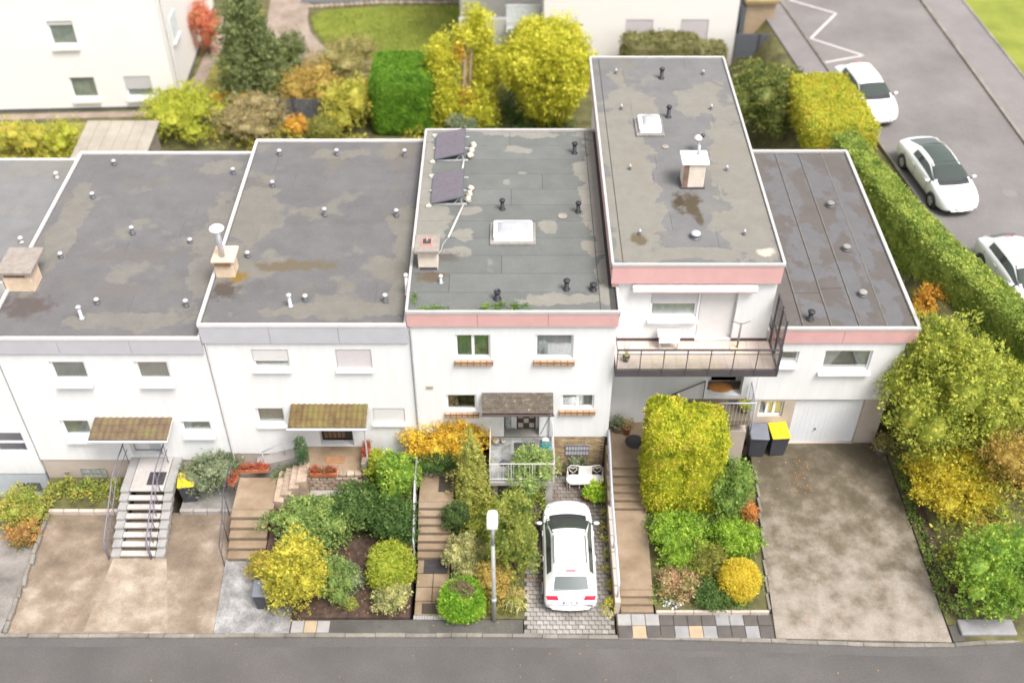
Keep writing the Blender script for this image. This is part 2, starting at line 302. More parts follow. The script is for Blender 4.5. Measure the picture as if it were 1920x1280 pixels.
LEAF = dict(
    yellow=[(.16, .12, .012), (.42, .25, .012), (.58, .36, .015), (.66, .44, .03)],
    darkgreen=[(.022, .05, .012), (.045, .09, .018), (.075, .13, .03), (.13, .18, .05)],
    palegreen=[(.11, .125, .022), (.2, .215, .04), (.29, .29, .055), (.36, .33, .075)],
    lightgreen=[(.09, .14, .04), (.17, .24, .06), (.25, .32, .09), (.34, .38, .13)],
    juniper=[(.03, .06, .02), (.06, .1, .025), (.1, .145, .03)],
    olive=[(.05, .07, .012), (.12, .14, .018), (.22, .24, .026), (.33, .33, .035)],
    midolive=[(.04, .065, .012), (.1, .14, .022), (.18, .22, .032), (.29, .3, .05), (.26, .17, .06)],
    cream=[(.1, .12, .04), (.2, .21, .08), (.4, .37, .14), (.55, .5, .22)],
    bright=[(.06, .14, .006), (.12, .25, .01), (.2, .34, .016), (.32, .4, .03)],
    orangeyellow=[(.14, .11, .03), (.27, .2, .04), (.37, .28, .06), (.3, .16, .04)],
    greygreen=[(.06, .08, .045), (.12, .15, .08), (.2, .23, .13), (.27, .28, .18)],
    cypress=[(.03, .065, .03), (.06, .11, .045), (.1, .15, .06)],
    softgreen=[(.06, .1, .025), (.125, .19, .045), (.2, .27, .065), (.3, .33, .085)],
    lime=[(.15, .18, .015), (.28, .32, .015), (.4, .4, .02)],
    fresh=[(.05, .11, .015), (.11, .2, .02), (.2, .3, .028), (.32, .38, .04)],
    fresh2=[(.05, .1, .02), (.1, .17, .03), (.18, .26, .045), (.27, .32, .06)],
    yellowgreen=[(.12, .13, .015), (.26, .25, .02), (.42, .37, .03), (.52, .45, .05)],
    gold=[(.14, .12, .02), (.28, .24, .03), (.42, .32, .04)],
    topiary=[(.11, .15, .012), (.2, .25, .014), (.3, .33, .025), (.38, .36, .05)],
    golden=[(.08, .11, .003), (.2, .23, .004), (.32, .335, .006), (.42, .4, .012), (.3, .2, .06)],
    bright2=[(.06, .12, .012), (.13, .22, .015), (.21, .32, .02), (.3, .38, .03)],
    olive2=[(.09, .1, .02), (.17, .17, .03), (.27, .25, .04)],
    ball=[(.36, .28, .012), (.46, .36, .015), (.54, .42, .025)],
    pinkish=[(.1, .1, .035), (.2, .18, .06), (.36, .24, .13), (.44, .22, .16)],
    orange=[(.3, .14, .03), (.45, .17, .04), (.5, .27, .06)],
    laurel=[(.075, .105, .014), (.175, .21, .022), (.3, .32, .035), (.42, .41, .055)],
    mustard=[(.18, .15, .006), (.32, .26, .008), (.42, .34, .014)],
    autumn=[(.13, .09, .02), (.25, .18, .035), (.35, .25, .05), (.4, .22, .06)],
    orange2=[(.28, .15, .02), (.46, .24, .02), (.55, .32, .03)],
    hedgemix=[(.03, .055, .012), (.075, .105, .02), (.15, .16, .035), (.24, .23, .06)],
    goldorange=[(.15, .18, .012), (.26, .275, .014), (.345, .325, .016), (.33, .23, .02)],
    brownhedge=[(.08, .085, .025), (.14, .145, .04), (.2, .17, .085), (.17, .19, .045)],
    thuja=[(.13, .14, .004), (.27, .275, .006), (.38, .37, .012), (.47, .44, .03), (.53, .48, .09)],
    hedgegreen=[(.035, .1, .004), (.07, .16, .006), (.115, .225, .009), (.17, .26, .02)],
    yellowgreen2=[(.13, .15, .02), (.26, .26, .03), (.38, .34, .04), (.4, .3, .04)],
    dullgreen=[(.1, .1, .025), (.18, .165, .05), (.27, .23, .08), (.3, .22, .1)],
    spruce=[(.045, .065, .02), (.09, .115, .035), (.15, .175, .06), (.21, .22, .09)],
    red=[(.2, .12, .04), (.4, .11, .06), (.5, .17, .1), (.35, .26, .05)],
    lime2=[(.1, .13, .01), (.22, .25, .015), (.35, .35, .025), (.42, .38, .04)],
    brownish=[(.13, .105, .04), (.2, .165, .07), (.29, .23, .11), (.27, .24, .07)],
    mixed=[(.07, .12, .02), (.16, .2, .03), (.3, .29, .05), (.4, .25, .05)],
    redgreen=[(.15, .13, .03), (.3, .15, .05), (.38, .25, .06)],
    deadleaf=[(.09, .06, .045), (.16, .105, .075), (.24, .17, .12)],
    grassblade=[(.1, .13, .016), (.15, .18, .022), (.21, .22, .032)],
    redflower=[(.08, .11, .03), (.3, .06, .035), (.4, .12, .04)],
    greenpot=[(.1, .2, .01), (.22, .35, .012), (.38, .45, .03)],
    wiry=[(.25, .26, .1), (.4, .38, .18), (.5, .4, .15)],
    hedgelong=[(.075, .12, .018), (.15, .205, .03), (.23, .28, .045), (.32, .34, .06)],
    weed=[(.05, .1, .012), (.1, .18, .02), (.17, .24, .035)],
)
BOOST = 1.62
for k in list(LEAF): LEAF[k] = leafmat('leaf_' + k, [tuple(min(.8, (v * .93 + .07 * (.3 * c[0] + .6 * c[1] + .1 * c[2])) * BOOST) for v in c) for c in LEAF[k]], scale=2.0, spread=.4 if k != 'ball' else .7)

# ------------------------------------------------------------------ object helpers
def link(o, parent=None):
    COL.objects.link(o)
    if parent is not None: o.parent = parent
    return o
def thing(name, label, cat, loc=(0, 0, 0), rot=0, group=None, local=False):
    o = bpy.data.objects.new(name, None); o.empty_display_size = .2
    o.location = loc; o.rotation_euler = (0, 0, rot); link(o)
    o['label'] = label; o['category'] = cat; o['off'] = list(loc) if not (rot or local) else [0., 0., 0.]
    if group: o['group'] = group
    return o
def base_of(p):
    while p.parent is not None: p = p.parent
    return Vector(p['off']) if 'off' in p else Vector((0, 0, 0))

class MB:
    """collects faces in metres; build() links them as one mesh object"""
    def __init__(s): s.v = []; s.f = []; s.m = []
    def add(s, vs, fs, mi=0):
        b = len(s.v); s.v += [tuple(v) for v in vs]; s.f += [tuple(b + i for i in f) for f in fs]; s.m += [mi] * len(fs); return s
    def box(s, x0, x1, y0, y1, z0, z1, mi=0, M=None):
        vs = [(x, y, z) for z in (z0, z1) for y in (y0, y1) for x in (x0, x1)]
        if M is not None: vs = [M @ Vector(v) for v in vs]
        return s.add(vs, [(0, 2, 3, 1), (4, 5, 7, 6), (0, 1, 5, 4), (2, 6, 7, 3), (0, 4, 6, 2), (1, 3, 7, 5)], mi)
    def bbox(s, x0, x1, y0, y1, z0, z1, b=.02, mi=0, M=None):
        """box with chamfered top and upright edges"""
        ring = lambda i, z: [(x0 + i + b, y0 + i, z), (x1 - i - b, y0 + i, z), (x1 - i, y0 + i + b, z), (x1 - i, y1 - i - b, z), (x1 - i - b, y1 - i, z), (x0 + i + b, y1 - i, z), (x0 + i, y1 - i - b, z), (x0 + i, y0 + i + b, z)]
        vs = ring(0, z0) + ring(0, z1 - b) + ring(b, z1)
        if M is not None: vs = [M @ Vector(v) for v in vs]
        fs = [tuple(range(7, -1, -1)), tuple(range(16, 24))]
        for k in (0, 8):
            for i in range(8): fs.append((k + i, k + (i + 1) % 8, k + 8 + (i + 1) % 8, k + 8 + i))
        return s.add(vs, fs, mi)
    def prism(s, poly, z0, z1, mi=0):
        n = len(poly); zf = (lambda z: (lambda x, y: z) if not callable(z) else z)
        a, b = zf(z0), zf(z1)
        vs = [(x, y, a(x, y)) for x, y in poly] + [(x, y, b(x, y)) for x, y in poly]
        fs = [tuple(range(n - 1, -1, -1)), tuple(range(n, 2 * n))] + [(i, (i + 1) % n, n + (i + 1) % n, n + i) for i in range(n)]
        return s.add(vs, fs, mi)
    def tube(s, pts, r, n=8, mi=0, caps=True):
        pts = [Vector(p) for p in pts]; rs = r if isinstance(r, (list, tuple)) else [r] * len(pts)
        vs = []; up = None
        for i, p in enumerate(pts):
            t = (pts[min(i + 1, len(pts) - 1)] - pts[max(i - 1, 0)]).normalized()
            if up is None: up = Vector((0, 0, 1)) if abs(t.z) < .9 else Vector((1, 0, 0))
            a = t.cross(up).normalized(); b = a.cross(t).normalized(); up = b
            vs += [p + (a * math.cos(2 * math.pi * k / n) + b * math.sin(2 * math.pi * k / n)) * rs[i] for k in range(n)]
        fs = [(i * n + k, i * n + (k + 1) % n, (i + 1) * n + (k + 1) % n, (i + 1) * n + k) for i in range(len(pts) - 1) for k in range(n)]
        if caps: fs += [tuple(range(n - 1, -1, -1)), tuple((len(pts) - 1) * n + k for k in range(n))]
        return s.add(vs, fs, mi)
    def lathe(s, prof, c=(0, 0, 0), n=16, mi=0, sx=1, sy=1):
        cx, cy, cz = c
        vs = [(cx + r * math.cos(2 * math.pi * k / n) * sx, cy + r * math.sin(2 * math.pi * k / n) * sy, cz + z) for r, z in prof for k in range(n)]
        fs = [(i * n + k, i * n + (k + 1) % n, (i + 1) * n + (k + 1) % n, (i + 1) * n + k) for i in range(len(prof) - 1) for k in range(n)]
        fs += [tuple(range(n - 1, -1, -1)), tuple((len(prof) - 1) * n + k for k in range(n))]
        return s.add(vs, fs, mi)
    def blob(s, c, r, n=8, m=6, mi=0, jit=0., seed=0):
        rr = random.Random(seed); vs = [(c[0], c[1], c[2] - r[2])]
        for i in range(1, m):
            a = -math.pi / 2 + math.pi * i / m
            for k in range(n):
                j = 1 + (rr.random() - .5) * jit; b = 2 * math.pi * k / n
                vs.append((c[0] + r[0] * j * math.cos(a) * math.cos(b), c[1] + r[1] * j * math.cos(a) * math.sin(b), c[2] + r[2] * j * math.sin(a)))
        vs.append((c[0], c[1], c[2] + r[2])); L = len(vs) - 1
        fs = [(0, 1 + (k + 1) % n, 1 + k) for k in range(n)] + [(L, L - n + k, L - n + (k + 1) % n) for k in range(n)]
        for i in range(m - 2):
            for k in range(n):
                p = 1 + i * n; fs.append((p + k, p + (k + 1) % n, p + n + (k + 1) % n, p + n + k))
        return s.add(vs, fs, mi)
    def build(s, name, mat, parent=None, smooth=False, kind=None, label=None, loc=None):
        off = base_of(parent) if parent is not None else Vector(loc or (0, 0, 0))
        me = bpy.data.meshes.new(name)
        me.from_pydata([(x - off[0], y - off[1], z - off[2]) for x, y, z in s.v], [], s.f)
        for m in (mat if isinstance(mat, (list, tuple)) else [mat]): me.materials.append(MT[m] if isinstance(m, str) else m)
        if isinstance(mat, (list, tuple)): me.polygons.foreach_set('material_index', s.m)
        if smooth: me.polygons.foreach_set('use_smooth', [True] * len(s.f))
        me.update()
        o = bpy.data.objects.new(name, me); link(o, parent)
        if parent is None and loc: o.location = loc
        if kind: o['kind'] = kind
        if label: o['label'] = label
        return o
def tag(o, label, cat, group=None):
    o['label'] = label; o['category'] = cat
    if group: o['group'] = group
    return o
def copy_thing(root, loc, label=None, rot=None):
    c = root.copy(); COL.objects.link(c); c.location = loc
    if rot is not None: c.rotation_euler = (0, 0, rot)
    if label: c['label'] = label
    def rec(a, b):
        for ch in a.children:
            d = ch.copy(); COL.objects.link(d); d.parent = b; rec(ch, d)
    rec(root, c); return c
def struct(name, mb, mat, smooth=False): return mb.build(name, mat, None, smooth, 'structure')

# ------------------------------------------------------------------ foliage: leaf-sized faces spread through a crown
def leaf_mesh(name, P, A, B, mat, parent, off, extra=None):
    n = len(P)
    v = np.empty((n, 4, 3)); v[:, 0] = P; v[:, 1] = P + A * .45 + B; v[:, 2] = P + A; v[:, 3] = P + A * .45 - B
    if extra is not None and len(extra): v = np.concatenate([v, extra]); n = len(v)
    v = (v - np.array(off)).reshape(-1, 3)
    me = bpy.data.meshes.new(name)
    me.vertices.add(4 * n); me.vertices.foreach_set('co', v.ravel())
    me.loops.add(4 * n); me.loops.foreach_set('vertex_index', np.arange(4 * n, dtype=np.int32))
    me.polygons.add(n); me.polygons.foreach_set('loop_start', np.arange(0, 4 * n, 4, dtype=np.int32))
    me.polygons.foreach_set('loop_total', np.full(n, 4, dtype=np.int32))
    me.materials.append(LEAF[mat] if mat in LEAF else MT[mat]); me.update(calc_edges=True)
    o = bpy.data.objects.new(name, me); link(o, parent)
    if parent is not None: o['kind'] = 'stuff'
    return o
def unit(a): return a / np.maximum(np.linalg.norm(a, axis=1, keepdims=True), 1e-6)
def foliage(name, mat, parent, lobes, n, size, seed, p=2., lump=.15, shell=(.55, 1.03), up=.25, aspect=.3, clump=5, spreadc=1.1, zmin=-.75, zfloor=None, core=.5):
    g = np.random.default_rng(seed); L = np.array(lobes, float)
    w = L[:, 3] * L[:, 4] + L[:, 4] * L[:, 5] + L[:, 3] * L[:, 5]; w /= w.sum()
    nc = max(1, n // clump); k = g.choice(len(L), nc, p=w)
    d = unit(g.normal(size=(nc, 3)))
    low = d[:, 2] < zmin; d[low, 2] *= -1
    if p != 2:
        d = d * np.array([1, 1, 1.0]); s = 1 / (np.abs(d) ** p).sum(1) ** (1 / p)
    else: s = np.ones(nc)
    F = g.normal(size=(7, 3)) * 3.2; ph = g.uniform(0, 6.28, 7)
    f = np.sin(d @ F.T + ph + k[:, None] * 1.7).sum(1) / 2.6
    r = shell[0] + (shell[1] - shell[0]) * np.sqrt(g.random(nc))
    r = r + (g.random(nc) < .12) * g.exponential(.07, nc)
    pos = L[k, :3] + d * (s * r * (1 + lump * f))[:, None] * L[k, 3:]
    keep = np.ones(nc, bool)
    for i in range(len(L)):
        q = (np.abs((pos - L[i, :3]) / L[i, 3:]) ** p).sum(1) ** (1 / p)
        keep &= ~((q < shell[0] * .95) & (k != i))
    if zfloor is not None: keep &= pos[:, 2] > zfloor
    pos, d, k = pos[keep], d[keep], k[keep]
    nrm = unit(np.sign(d) * np.abs(d) ** (p - 1) / L[k, 3:])
    pos = np.repeat(pos, clump, 0); nrm = np.repeat(nrm, clump, 0); m = len(pos)
    pos = pos + g.normal(size=(m, 3)) * size * spreadc * .55
    a = unit(nrm * .55 + g.normal(size=(m, 3)) * .55 + np.array([0, 0, up]))
    b = unit(np.cross(a, nrm + g.normal(size=(m, 3)) * .45))
    l = size * np.clip(g.lognormal(-.05, .38, m), .45, 2.2)[:, None]
    ex = []
    if core:                       # the dense inner twigs and leaves, so that a crown does not show through
        nu, nv = 14, 9
        for L_ in L:
            u = np.arange(nu + 1) * 2 * np.pi / nu; w_ = -np.pi / 2 + np.pi * np.arange(nv + 1) / nv
            D = np.stack([np.cos(w_)[:, None] * np.cos(u), np.cos(w_)[:, None] * np.sin(u), np.sin(w_)[:, None] + 0 * u], 2)
            s_ = 1 / (np.abs(D) ** p).sum(2) ** (1 / p); rr_ = core * (1 + g.normal(size=(nv + 1, nu + 1)) * .05); rr_[:, -1] = rr_[:, 0]; rr_[0] = core; rr_[-1] = core
            G = L_[:3] + D * (s_ * rr_)[..., None] * L_[3:]
            q = np.stack([G[:-1, :-1], G[:-1, 1:], G[1:, 1:], G[1:, :-1]], 2).reshape(-1, 4, 3)
            ex.append(q)
        ex = np.concatenate(ex)
    return leaf_mesh(name, pos, a * l, b * l * aspect, mat, parent, base_of(parent) if parent is not None else (0, 0, 0), ex)
def box_foliage(name, mat, parent, boxes, n, size, seed, rad=.25, aspect=.34, jit=.05, clump=5):
    """clipped hedge: leaves over rounded boxes (cx, cy, cz, hx, hy, hz, turn) with a dense inside"""
    g = np.random.default_rng(seed); B_ = np.array(boxes, float); Ps = []; Ns = []; ex = []
    ar = B_[:, 3] * B_[:, 4] + (B_[:, 3] + B_[:, 4]) * B_[:, 5]; ar /= ar.sum(); nc = n // clump
    for b, a_ in zip(B_, ar):
        h = b[3:6]; m = int(nc * a_); fa = np.array([h[1] * h[2], h[0] * h[2], h[0] * h[1]]); ax = g.choice(3, m, p=fa / fa.sum())
        q = g.uniform(-1, 1, (m, 3)) * h; sg = np.sign(g.normal(size=m)); sg[ax == 2] = 1
        q[np.arange(m), ax] = sg * h[ax]
        r = min(rad, *(h * .9)); inner = np.clip(q, -(h - r), h - r); nn = unit(q - inner); p = inner + nn * r
        wv = np.sin(p * 2.3 + seed + b[0]).sum(1) * .33 + np.sin(p * 6.1 + seed * 2).sum(1) * .2
        p = p + nn * (wv * jit + g.normal(size=m) * jit * .5 - .04)[:, None]
        c, s_ = math.cos(b[6]), math.sin(b[6]); M = np.array([[c, s_, 0], [-s_, c, 0], [0, 0, 1]])
        Ps.append(p @ M + b[:3]); Ns.append(nn @ M)
        k = 12; u = np.linspace(-1, 1, k + 1); hi = h - .09
        for ax_ in range(3):
            for sg_ in (-1, 1):
                o = [i for i in range(3) if i != ax_]; G = np.zeros((k + 1, k + 1, 3))
                G[..., o[0]] = (u * hi[o[0]])[:, None]; G[..., o[1]] = (u * hi[o[1]])[None, :]; G[..., ax_] = sg_ * hi[ax_]
                inn = np.clip(G, -(h - r), h - r); dd = G - inn; ln = np.linalg.norm(dd, axis=2, keepdims=True); G = inn + dd / np.maximum(ln, 1e-6) * np.minimum(ln, r - .09)
                G = G @ M + b[:3]
                ex.append(np.stack([G[:-1, :-1], G[:-1, 1:], G[1:, 1:], G[1:, :-1]], 2).reshape(-1, 4, 3))
    pos = np.repeat(np.concatenate(Ps), clump, 0); nrm = np.repeat(np.concatenate(Ns), clump, 0); m = len(pos)
    pos = pos + g.normal(size=(m, 3)) * size * .5
    a = unit(nrm * .5 + g.normal(size=(m, 3)) * .6 + np.array([0, 0, .2])); b = unit(np.cross(a, nrm + g.normal(size=(m, 3)) * .45))
    l = size * np.clip(g.lognormal(-.05, .35, m), .5, 2)[:, None]
    return leaf_mesh(name, pos, a * l, b * l * aspect, mat, parent, base_of(parent), np.concatenate(ex))
def lobes_for(c, r, seed, k=5, amt=.45):
    """one main lobe and k smaller ones round it, so the outline is uneven"""
    rr = random.Random(seed); out = [(*c, r[0] * .74, r[1] * .74, r[2] * .8)]
    for i in range(k):
        a = 2 * math.pi * (i + rr.random() * .7) / k; e = rr.uniform(-.25, 1.1)
        dx, dy, dz = math.cos(a) * math.cos(e), math.sin(a) * math.cos(e), math.sin(e)
        s = rr.uniform(amt * .7, amt * 1.2)
        out.append((c[0] + dx * r[0] * (1.06 - s), c[1] + dy * r[1] * (1.06 - s), c[2] + dz * r[2] * (1.06 - s), r[0] * s, r[1] * s, r[2] * s))
    return out
def stems(parent, x, y, z0, z1, spread, n, r, seed, name='stem', mat='trunk'):
    rr = random.Random(seed); mb = MB()
    for i in range(n):
        a = 2 * math.pi * (i + rr.random() * .5) / n; q = spread * rr.uniform(.4, 1) if n > 1 else 0
        mb.tube([(x + math.cos(a) * r, y + math.sin(a) * r, z0 - .1), (x + math.cos(a) * q * .35, y + math.sin(a) * q * .35, z0 + (z1 - z0) * .45),
                 (x + math.cos(a) * q, y + math.sin(a) * q, z1)], [r, r * .7, r * .3], 6)
    return mb.build(name, mat, parent, True)

# ================================================================== GROUND
def lerp(t, a, b): return a + (b - a) * min(1, max(0, t))
def road_z(y):
    return lerp((y + 7.2) / 11.2, .02, 3.7)
def ground_z(x, y):
    right = lerp((y + 6.4) / 13, .08, 1.25)
    top = max(right, road_z(y) - .12)
    if y > 12.6: right = lerp((x - 12.35) / 1.6, 1.2, top)
    else: right = lerp((x - 14.5) / 2.1, right, top)
    if x > 30: right = road_z(y) - .12
    front = -1.35 if y > -6.9 else -.12
    if y < -7.2: return -.12
    z = front if y < 1.5 else lerp((y - 1.5) / 2.0, -1.35, 1.2)
    z = lerp((x - (14.35 if y < 12.6 else 12.3)) / .3, z, right)
    if x < -30: z = lerp((-30 - x) / 20, z, 0)
    return z
xs = [-600, -300, -150, -80, -50] + list(np.arange(-34, 11.9, 1.2)) + [12.3, 12.6, 12.9, 13.4, 13.95, 14.35, 14.65] + list(np.arange(15.1, 22, .5)) + list(np.arange(22.4, 40, 1.2)) + [55, 80, 150, 300, 600]
ys = [-400, -150, -60, -30, -12, -7.25, -7.15, -6.95, -6.85] + list(np.arange(-6, 12.3, .8)) + [12.55, 12.65] + list(np.arange(13, 60, 1.0)) + [75, 100, 160, 300, 600]
mb = MB(); nx = len(xs)
mb.v = [(x, y, ground_z(x, y)) for y in ys for x in xs]
mb.f = [(j * nx + i, j * nx + i + 1, (j + 1) * nx + i + 1, (j + 1) * nx + i) for j in range(len(ys) - 1) for i in range(nx - 1)]
mb.m = [0] * len(mb.f)
struct('ground', mb, 'earth', True)

def kerb_y(x):
    P = [(-60, -7.0), (0, -7.02), (4, -7.08), (8.4, -7.22), (12, -7.36), (14.2, -7.38), (16.5, -7.2), (18.5, -6.6), (20, -5.6), (21.5, -3.5)]
    for (a, ya), (b, yb) in zip(P, P[1:]):
        if a <= x <= b: return ya + (yb - ya) * (x - a) / (b - a)
    return P[0][1] if x < -60 else P[-1][1]
mb = MB()
kx = [-200, -60] + list(np.arange(-30, 21.6, .5)) + [21.5]
mb.prism([(-200, -40)] + [(260, -40), (260, -7)] + [(29.5, -7)] + [(x, kerb_y(x) - .005) for x in sorted(set(kx), reverse=True)], -.1, 0)
struct('street', mb, 'asphalt')
MT['asphalt_patch'] = stained('asphalt_patch', [(.3, (.085, .079, .077)), (.7, (.105, .098, .095))], .6, 6, fine=.3); MT['crack'] = plain('crack_fill', (.035, .033, .033), .7)
struct('road_patch', MB().prism([(5.2, -9.4), (8.9, -9.35), (8.95, -7.75), (5.15, -7.7)], -.05, .004), 'asphalt_patch')
struct('gutter_strip', MB().prism([(-60, -7.34)] + [(x, kerb_y(x) - .33) for x in range(0, 18, 2)] + [(x, kerb_y(x) - .01) for x in range(16, -2, -2)] + [(-60, -7.01)], -.05, .0035), 'asphalt_patch')
kr = bpy.data.objects.new('kerb', None); link(kr); kr['kind'] = 'structure'; kr['off'] = [0, 0, 0]
x = -26.0
while x < 21:
    w = rnd.choice((.98, .98, .5, .98)); m_ = MB()
    h = .075 + rnd.uniform(-.006, .006)
    if -16.2 < x < -9.9 or .3 < x < 3.4 or 8.4 < x < 14.1: h -= .035
    y0, y1 = kerb_y(x), kerb_y(x + w - .015)
    m_.prism([(x, y0), (x + w - .015, y1), (x + w - .015, y1 + .14), (x, y0 + .14)], -.1, h)
    m_.build('kerb_stone', 'kerb', kr); x += w

# back road, footway and verge
LR = [(12.95, 49.8, 3.7), (18.55, 5.4, 3.7), (18.75, 3.8, 3.68), (19.5, -1.5, 1.9), (20.4, -7.2, .03)]
RR = [(22.2, 49.8, 3.7), (23.3, 25.7, 3.7), (24.2, 5.4, 3.7), (24.4, 3.8, 3.68), (25.2, -1.5, 1.9), (26.6, -7.2, .03)]
def strip(left, right, drop=.15):
    n = 24; mb = MB()
    def at(L, t):
        y = L[0][1] + (L[-1][1] - L[0][1]) * t
        for a, b in zip(L, L[1:]):
            if b[1] <= y <= a[1]:
                u = (y - a[1]) / (b[1] - a[1]); return tuple(a[i] + (b[i] - a[i]) * u for i in range(3))
        return L[-1]
    for i in range(n + 1):
        a, b = at(left, i / n), at(right, i / n)
        mb.v += [a, b, (a[0], a[1], a[2] - drop), (b[0], b[1], b[2] - drop)]
    for i in range(n):
        k = i * 4; q = k + 4
        mb.f += [(k, q, q + 1, k + 1), (k, k + 2, q + 2, q), (k + 1, q + 1, q + 3, k + 3)]; mb.m += [0] * 3
    return mb
struct('back_road', strip(LR, RR, .3), 'asphalt_back')
sh = lambda L, dx, dz: [(a + dx, b, c + dz) for a, b, c in L]
struct('road_kerb', strip(sh(RR, .006, .1), sh(RR, .16, .1), .3), 'kerb')
struct('pavement', strip(sh(RR, .166, .085), sh(RR, 2.3, .085), .3), 'pave_back')
struct('verge_kerb', strip(sh(RR, 2.306, .13), sh(RR, 2.42, .13), .3), 'kerb')
struct('verge', strip(sh(RR, 2.43, .1), sh(RR, 40, .1), .3), 'lawn')
struct('road_edging', strip(sh(LR, -.13, .05), sh(LR, -.006, .05), .3), 'kerb')
# grey footway left of the back road, further up the road than the hedges
struct('side_path', strip(sh([q for q in LR if q[1] > 5.6] + [(16.95, 18.0, 3.7)], -1.5, -.03), sh([q for q in LR if q[1] > 5.6] + [(16.95, 18.0, 3.7)], -.14, -.03), .6), 'pave_back')
mk = MB()
Zg = [(15.67, 31.97), (17.95, 30.28), (15.94, 27.3), (18.32, 25.4), (16.15, 24.65)]
for (ax, ay), (bx, by) in zip(Zg, Zg[1:]):
    d = Vector((bx - ax, by - ay, 0)).normalized(); nn = Vector((-d.y, d.x, 0)) * .075
    mk.add([(ax - nn.x, ay - nn.y, 3.705), (ax + nn.x, ay + nn.y, 3.705), (bx + nn.x, by + nn.y, 3.705), (bx - nn.x, by - nn.y, 3.705)], [(3, 2, 1, 0)])
for i in range(1):
    y = 6.6 - i * 3.2; mk.add([(21.8, y, 3.705), (21.92, y, 3.705), (21.85, y + 1.5, 3.705), (21.73, y + 1.5, 3.705)], [(0, 1, 2, 3)])
struct('road_markings', mk, 'roadpaint')
mh = MB().lathe([(.33, 0), (.33, .006), (.3, .01)], (21.66, 12.84, 3.7), 20); tag(mh.build('manhole_cover', 'pave_back', None, loc=(21.66, 12.84, 3.7)), 'round pale manhole cover in the grey back road', 'manhole')

# ---- front plots, left to right
zZ = lambda x, y: lerp((y + 6.9) / 5.6, .05, -.9)
struct('left_driveway', MB().prism([(-34, -6.87), (-16.62, -6.87), (-16.95, -1.2), (-34, -1.2)], -1.4, zZ), 'driveZ')
zA = lambda x, y: lerp((y + 6.9) / 5.2, .055, -.3)
struct('tan_driveway', MB().prism([(-16.5, -6.87), (-9.72, -6.87), (-9.98, -1.62), (-16.78, -1.62)], -1.4, zA), 'driveA')
struct('driveway_strip', MB().prism([(-13.95, -6.8), (-11.2, -6.8), (-12.0, -3.75), (-13.85, -3.75)], lambda x, y: zA(x, y) - .1, lambda x, y: zA(x, y) + .006), 'driveA2')
struct('planting_bed', MB().prism([(-17.2, -1.6), (-14.05, -1.6), (-14.05, -.03), (-17.2, -.03)], -1.4, -.2), 'earth')
struct('bin_bay', MB().prism([(-12.0, -1.6), (-9.98, -1.6), (-9.98, -.03), (-12.0, -.03)], -1.4, -.15), 'concrete')
struct('stone_paving', MB().prism([(-9.7, -6.87), (-7.25, -6.87), (-7.25, -3.95), (-9.86, -3.95)], -1.4, .06), 'gravelB')
zB = lambda x, y: lerp((y + 6.3) / 5., .18, .85)
struct('mulch_bed', MB().prism([(-7.24, -6.36), (-3.36, -6.36), (-3.36, -.05), (-8.4, -.05), (-8.4, -3.9), (-7.24, -3.9)], -1.4, zB), 'soil')
struct('footway', MB().prism([(-7.22, -6.88), (.36, -6.9), (.36, -6.38), (-7.22, -6.38)], -.3, .075), 'footway')
zMb = lambda x, y: lerp((y + 6.4) / 4.5, .12, .55)
struct('garden_bed', MB().prism([(-2.05, -6.36), (.42, -6.36), (.42, -2.15), (-2.05, -2.15)], -1.4, zMb), 'earth')
struct('upper_bed', MB().prism([(-3.3, -.98), (-.8, -.98), (-.8, -.04), (-3.3, -.04)], -1.4, 1.2), 'earth')
zTb = lambda x, y: lerp((y + 6.1) / 4.5, .18, .65)
struct('shrub_bed', MB().prism([(4.72, -6.1), (8.42, -6.1), (8.85, -.3), (4.72, -.3)], -1.4, zTb), 'earth')
sbd = bpy.data.objects['shrub_bed']; sbd['off'] = [0, 0, 0]
for i in range(9):
    y = -6.08 + i * .63; x = 8.44 + (y + 6.1) * .074
    MB().bbox(x, x + .085, y, y + .61, -.3, zTb(x, y + .3) + .05 + rnd.uniform(0, .012), .012).build('edging_stone', 'kerb', sbd)
for i in range(6): MB().bbox(4.74 + i * .62, 5.345 + i * .62, -6.2, -6.11, -.3, .24 + rnd.uniform(0, .01), .012).build('edging_stone', 'beige', sbd)
z5 = lambda x, y: lerp((y + 7.2) / 8.2, .05, .36)
struct('stained_driveway', MB().prism([(8.55, -7.06), (14.2, -7.2), (13.95, 1.18), (8.95, 1.18)], -1.4, z5), 'drive5')
struct('corner_bed', MB().prism([(14.22, -6.6), (14.62, -6.55), (14.62, 1.1), (14.0, 1.1)], -1.4, lambda x, y: z5(x, y) + .03), 'earth')
struct('right_paving', MB().prism([(14.25, -7.2), (16.5, -7.05), (18.3, -6.45), (17.6, -5.9), (14.25, -6.62)], -.3, .07), 'footway')
tag(MB().bbox(14.55, 16.35, -7.0, -6.42, .075, .2, .03, M=Matrix.Translation((0, 0, 0))).build('stone_slab', 'stone_grey', None, loc=(15.4, -6.7, .08)), 'long grey stone slab lying at the street corner below the green bush', 'stone slab')

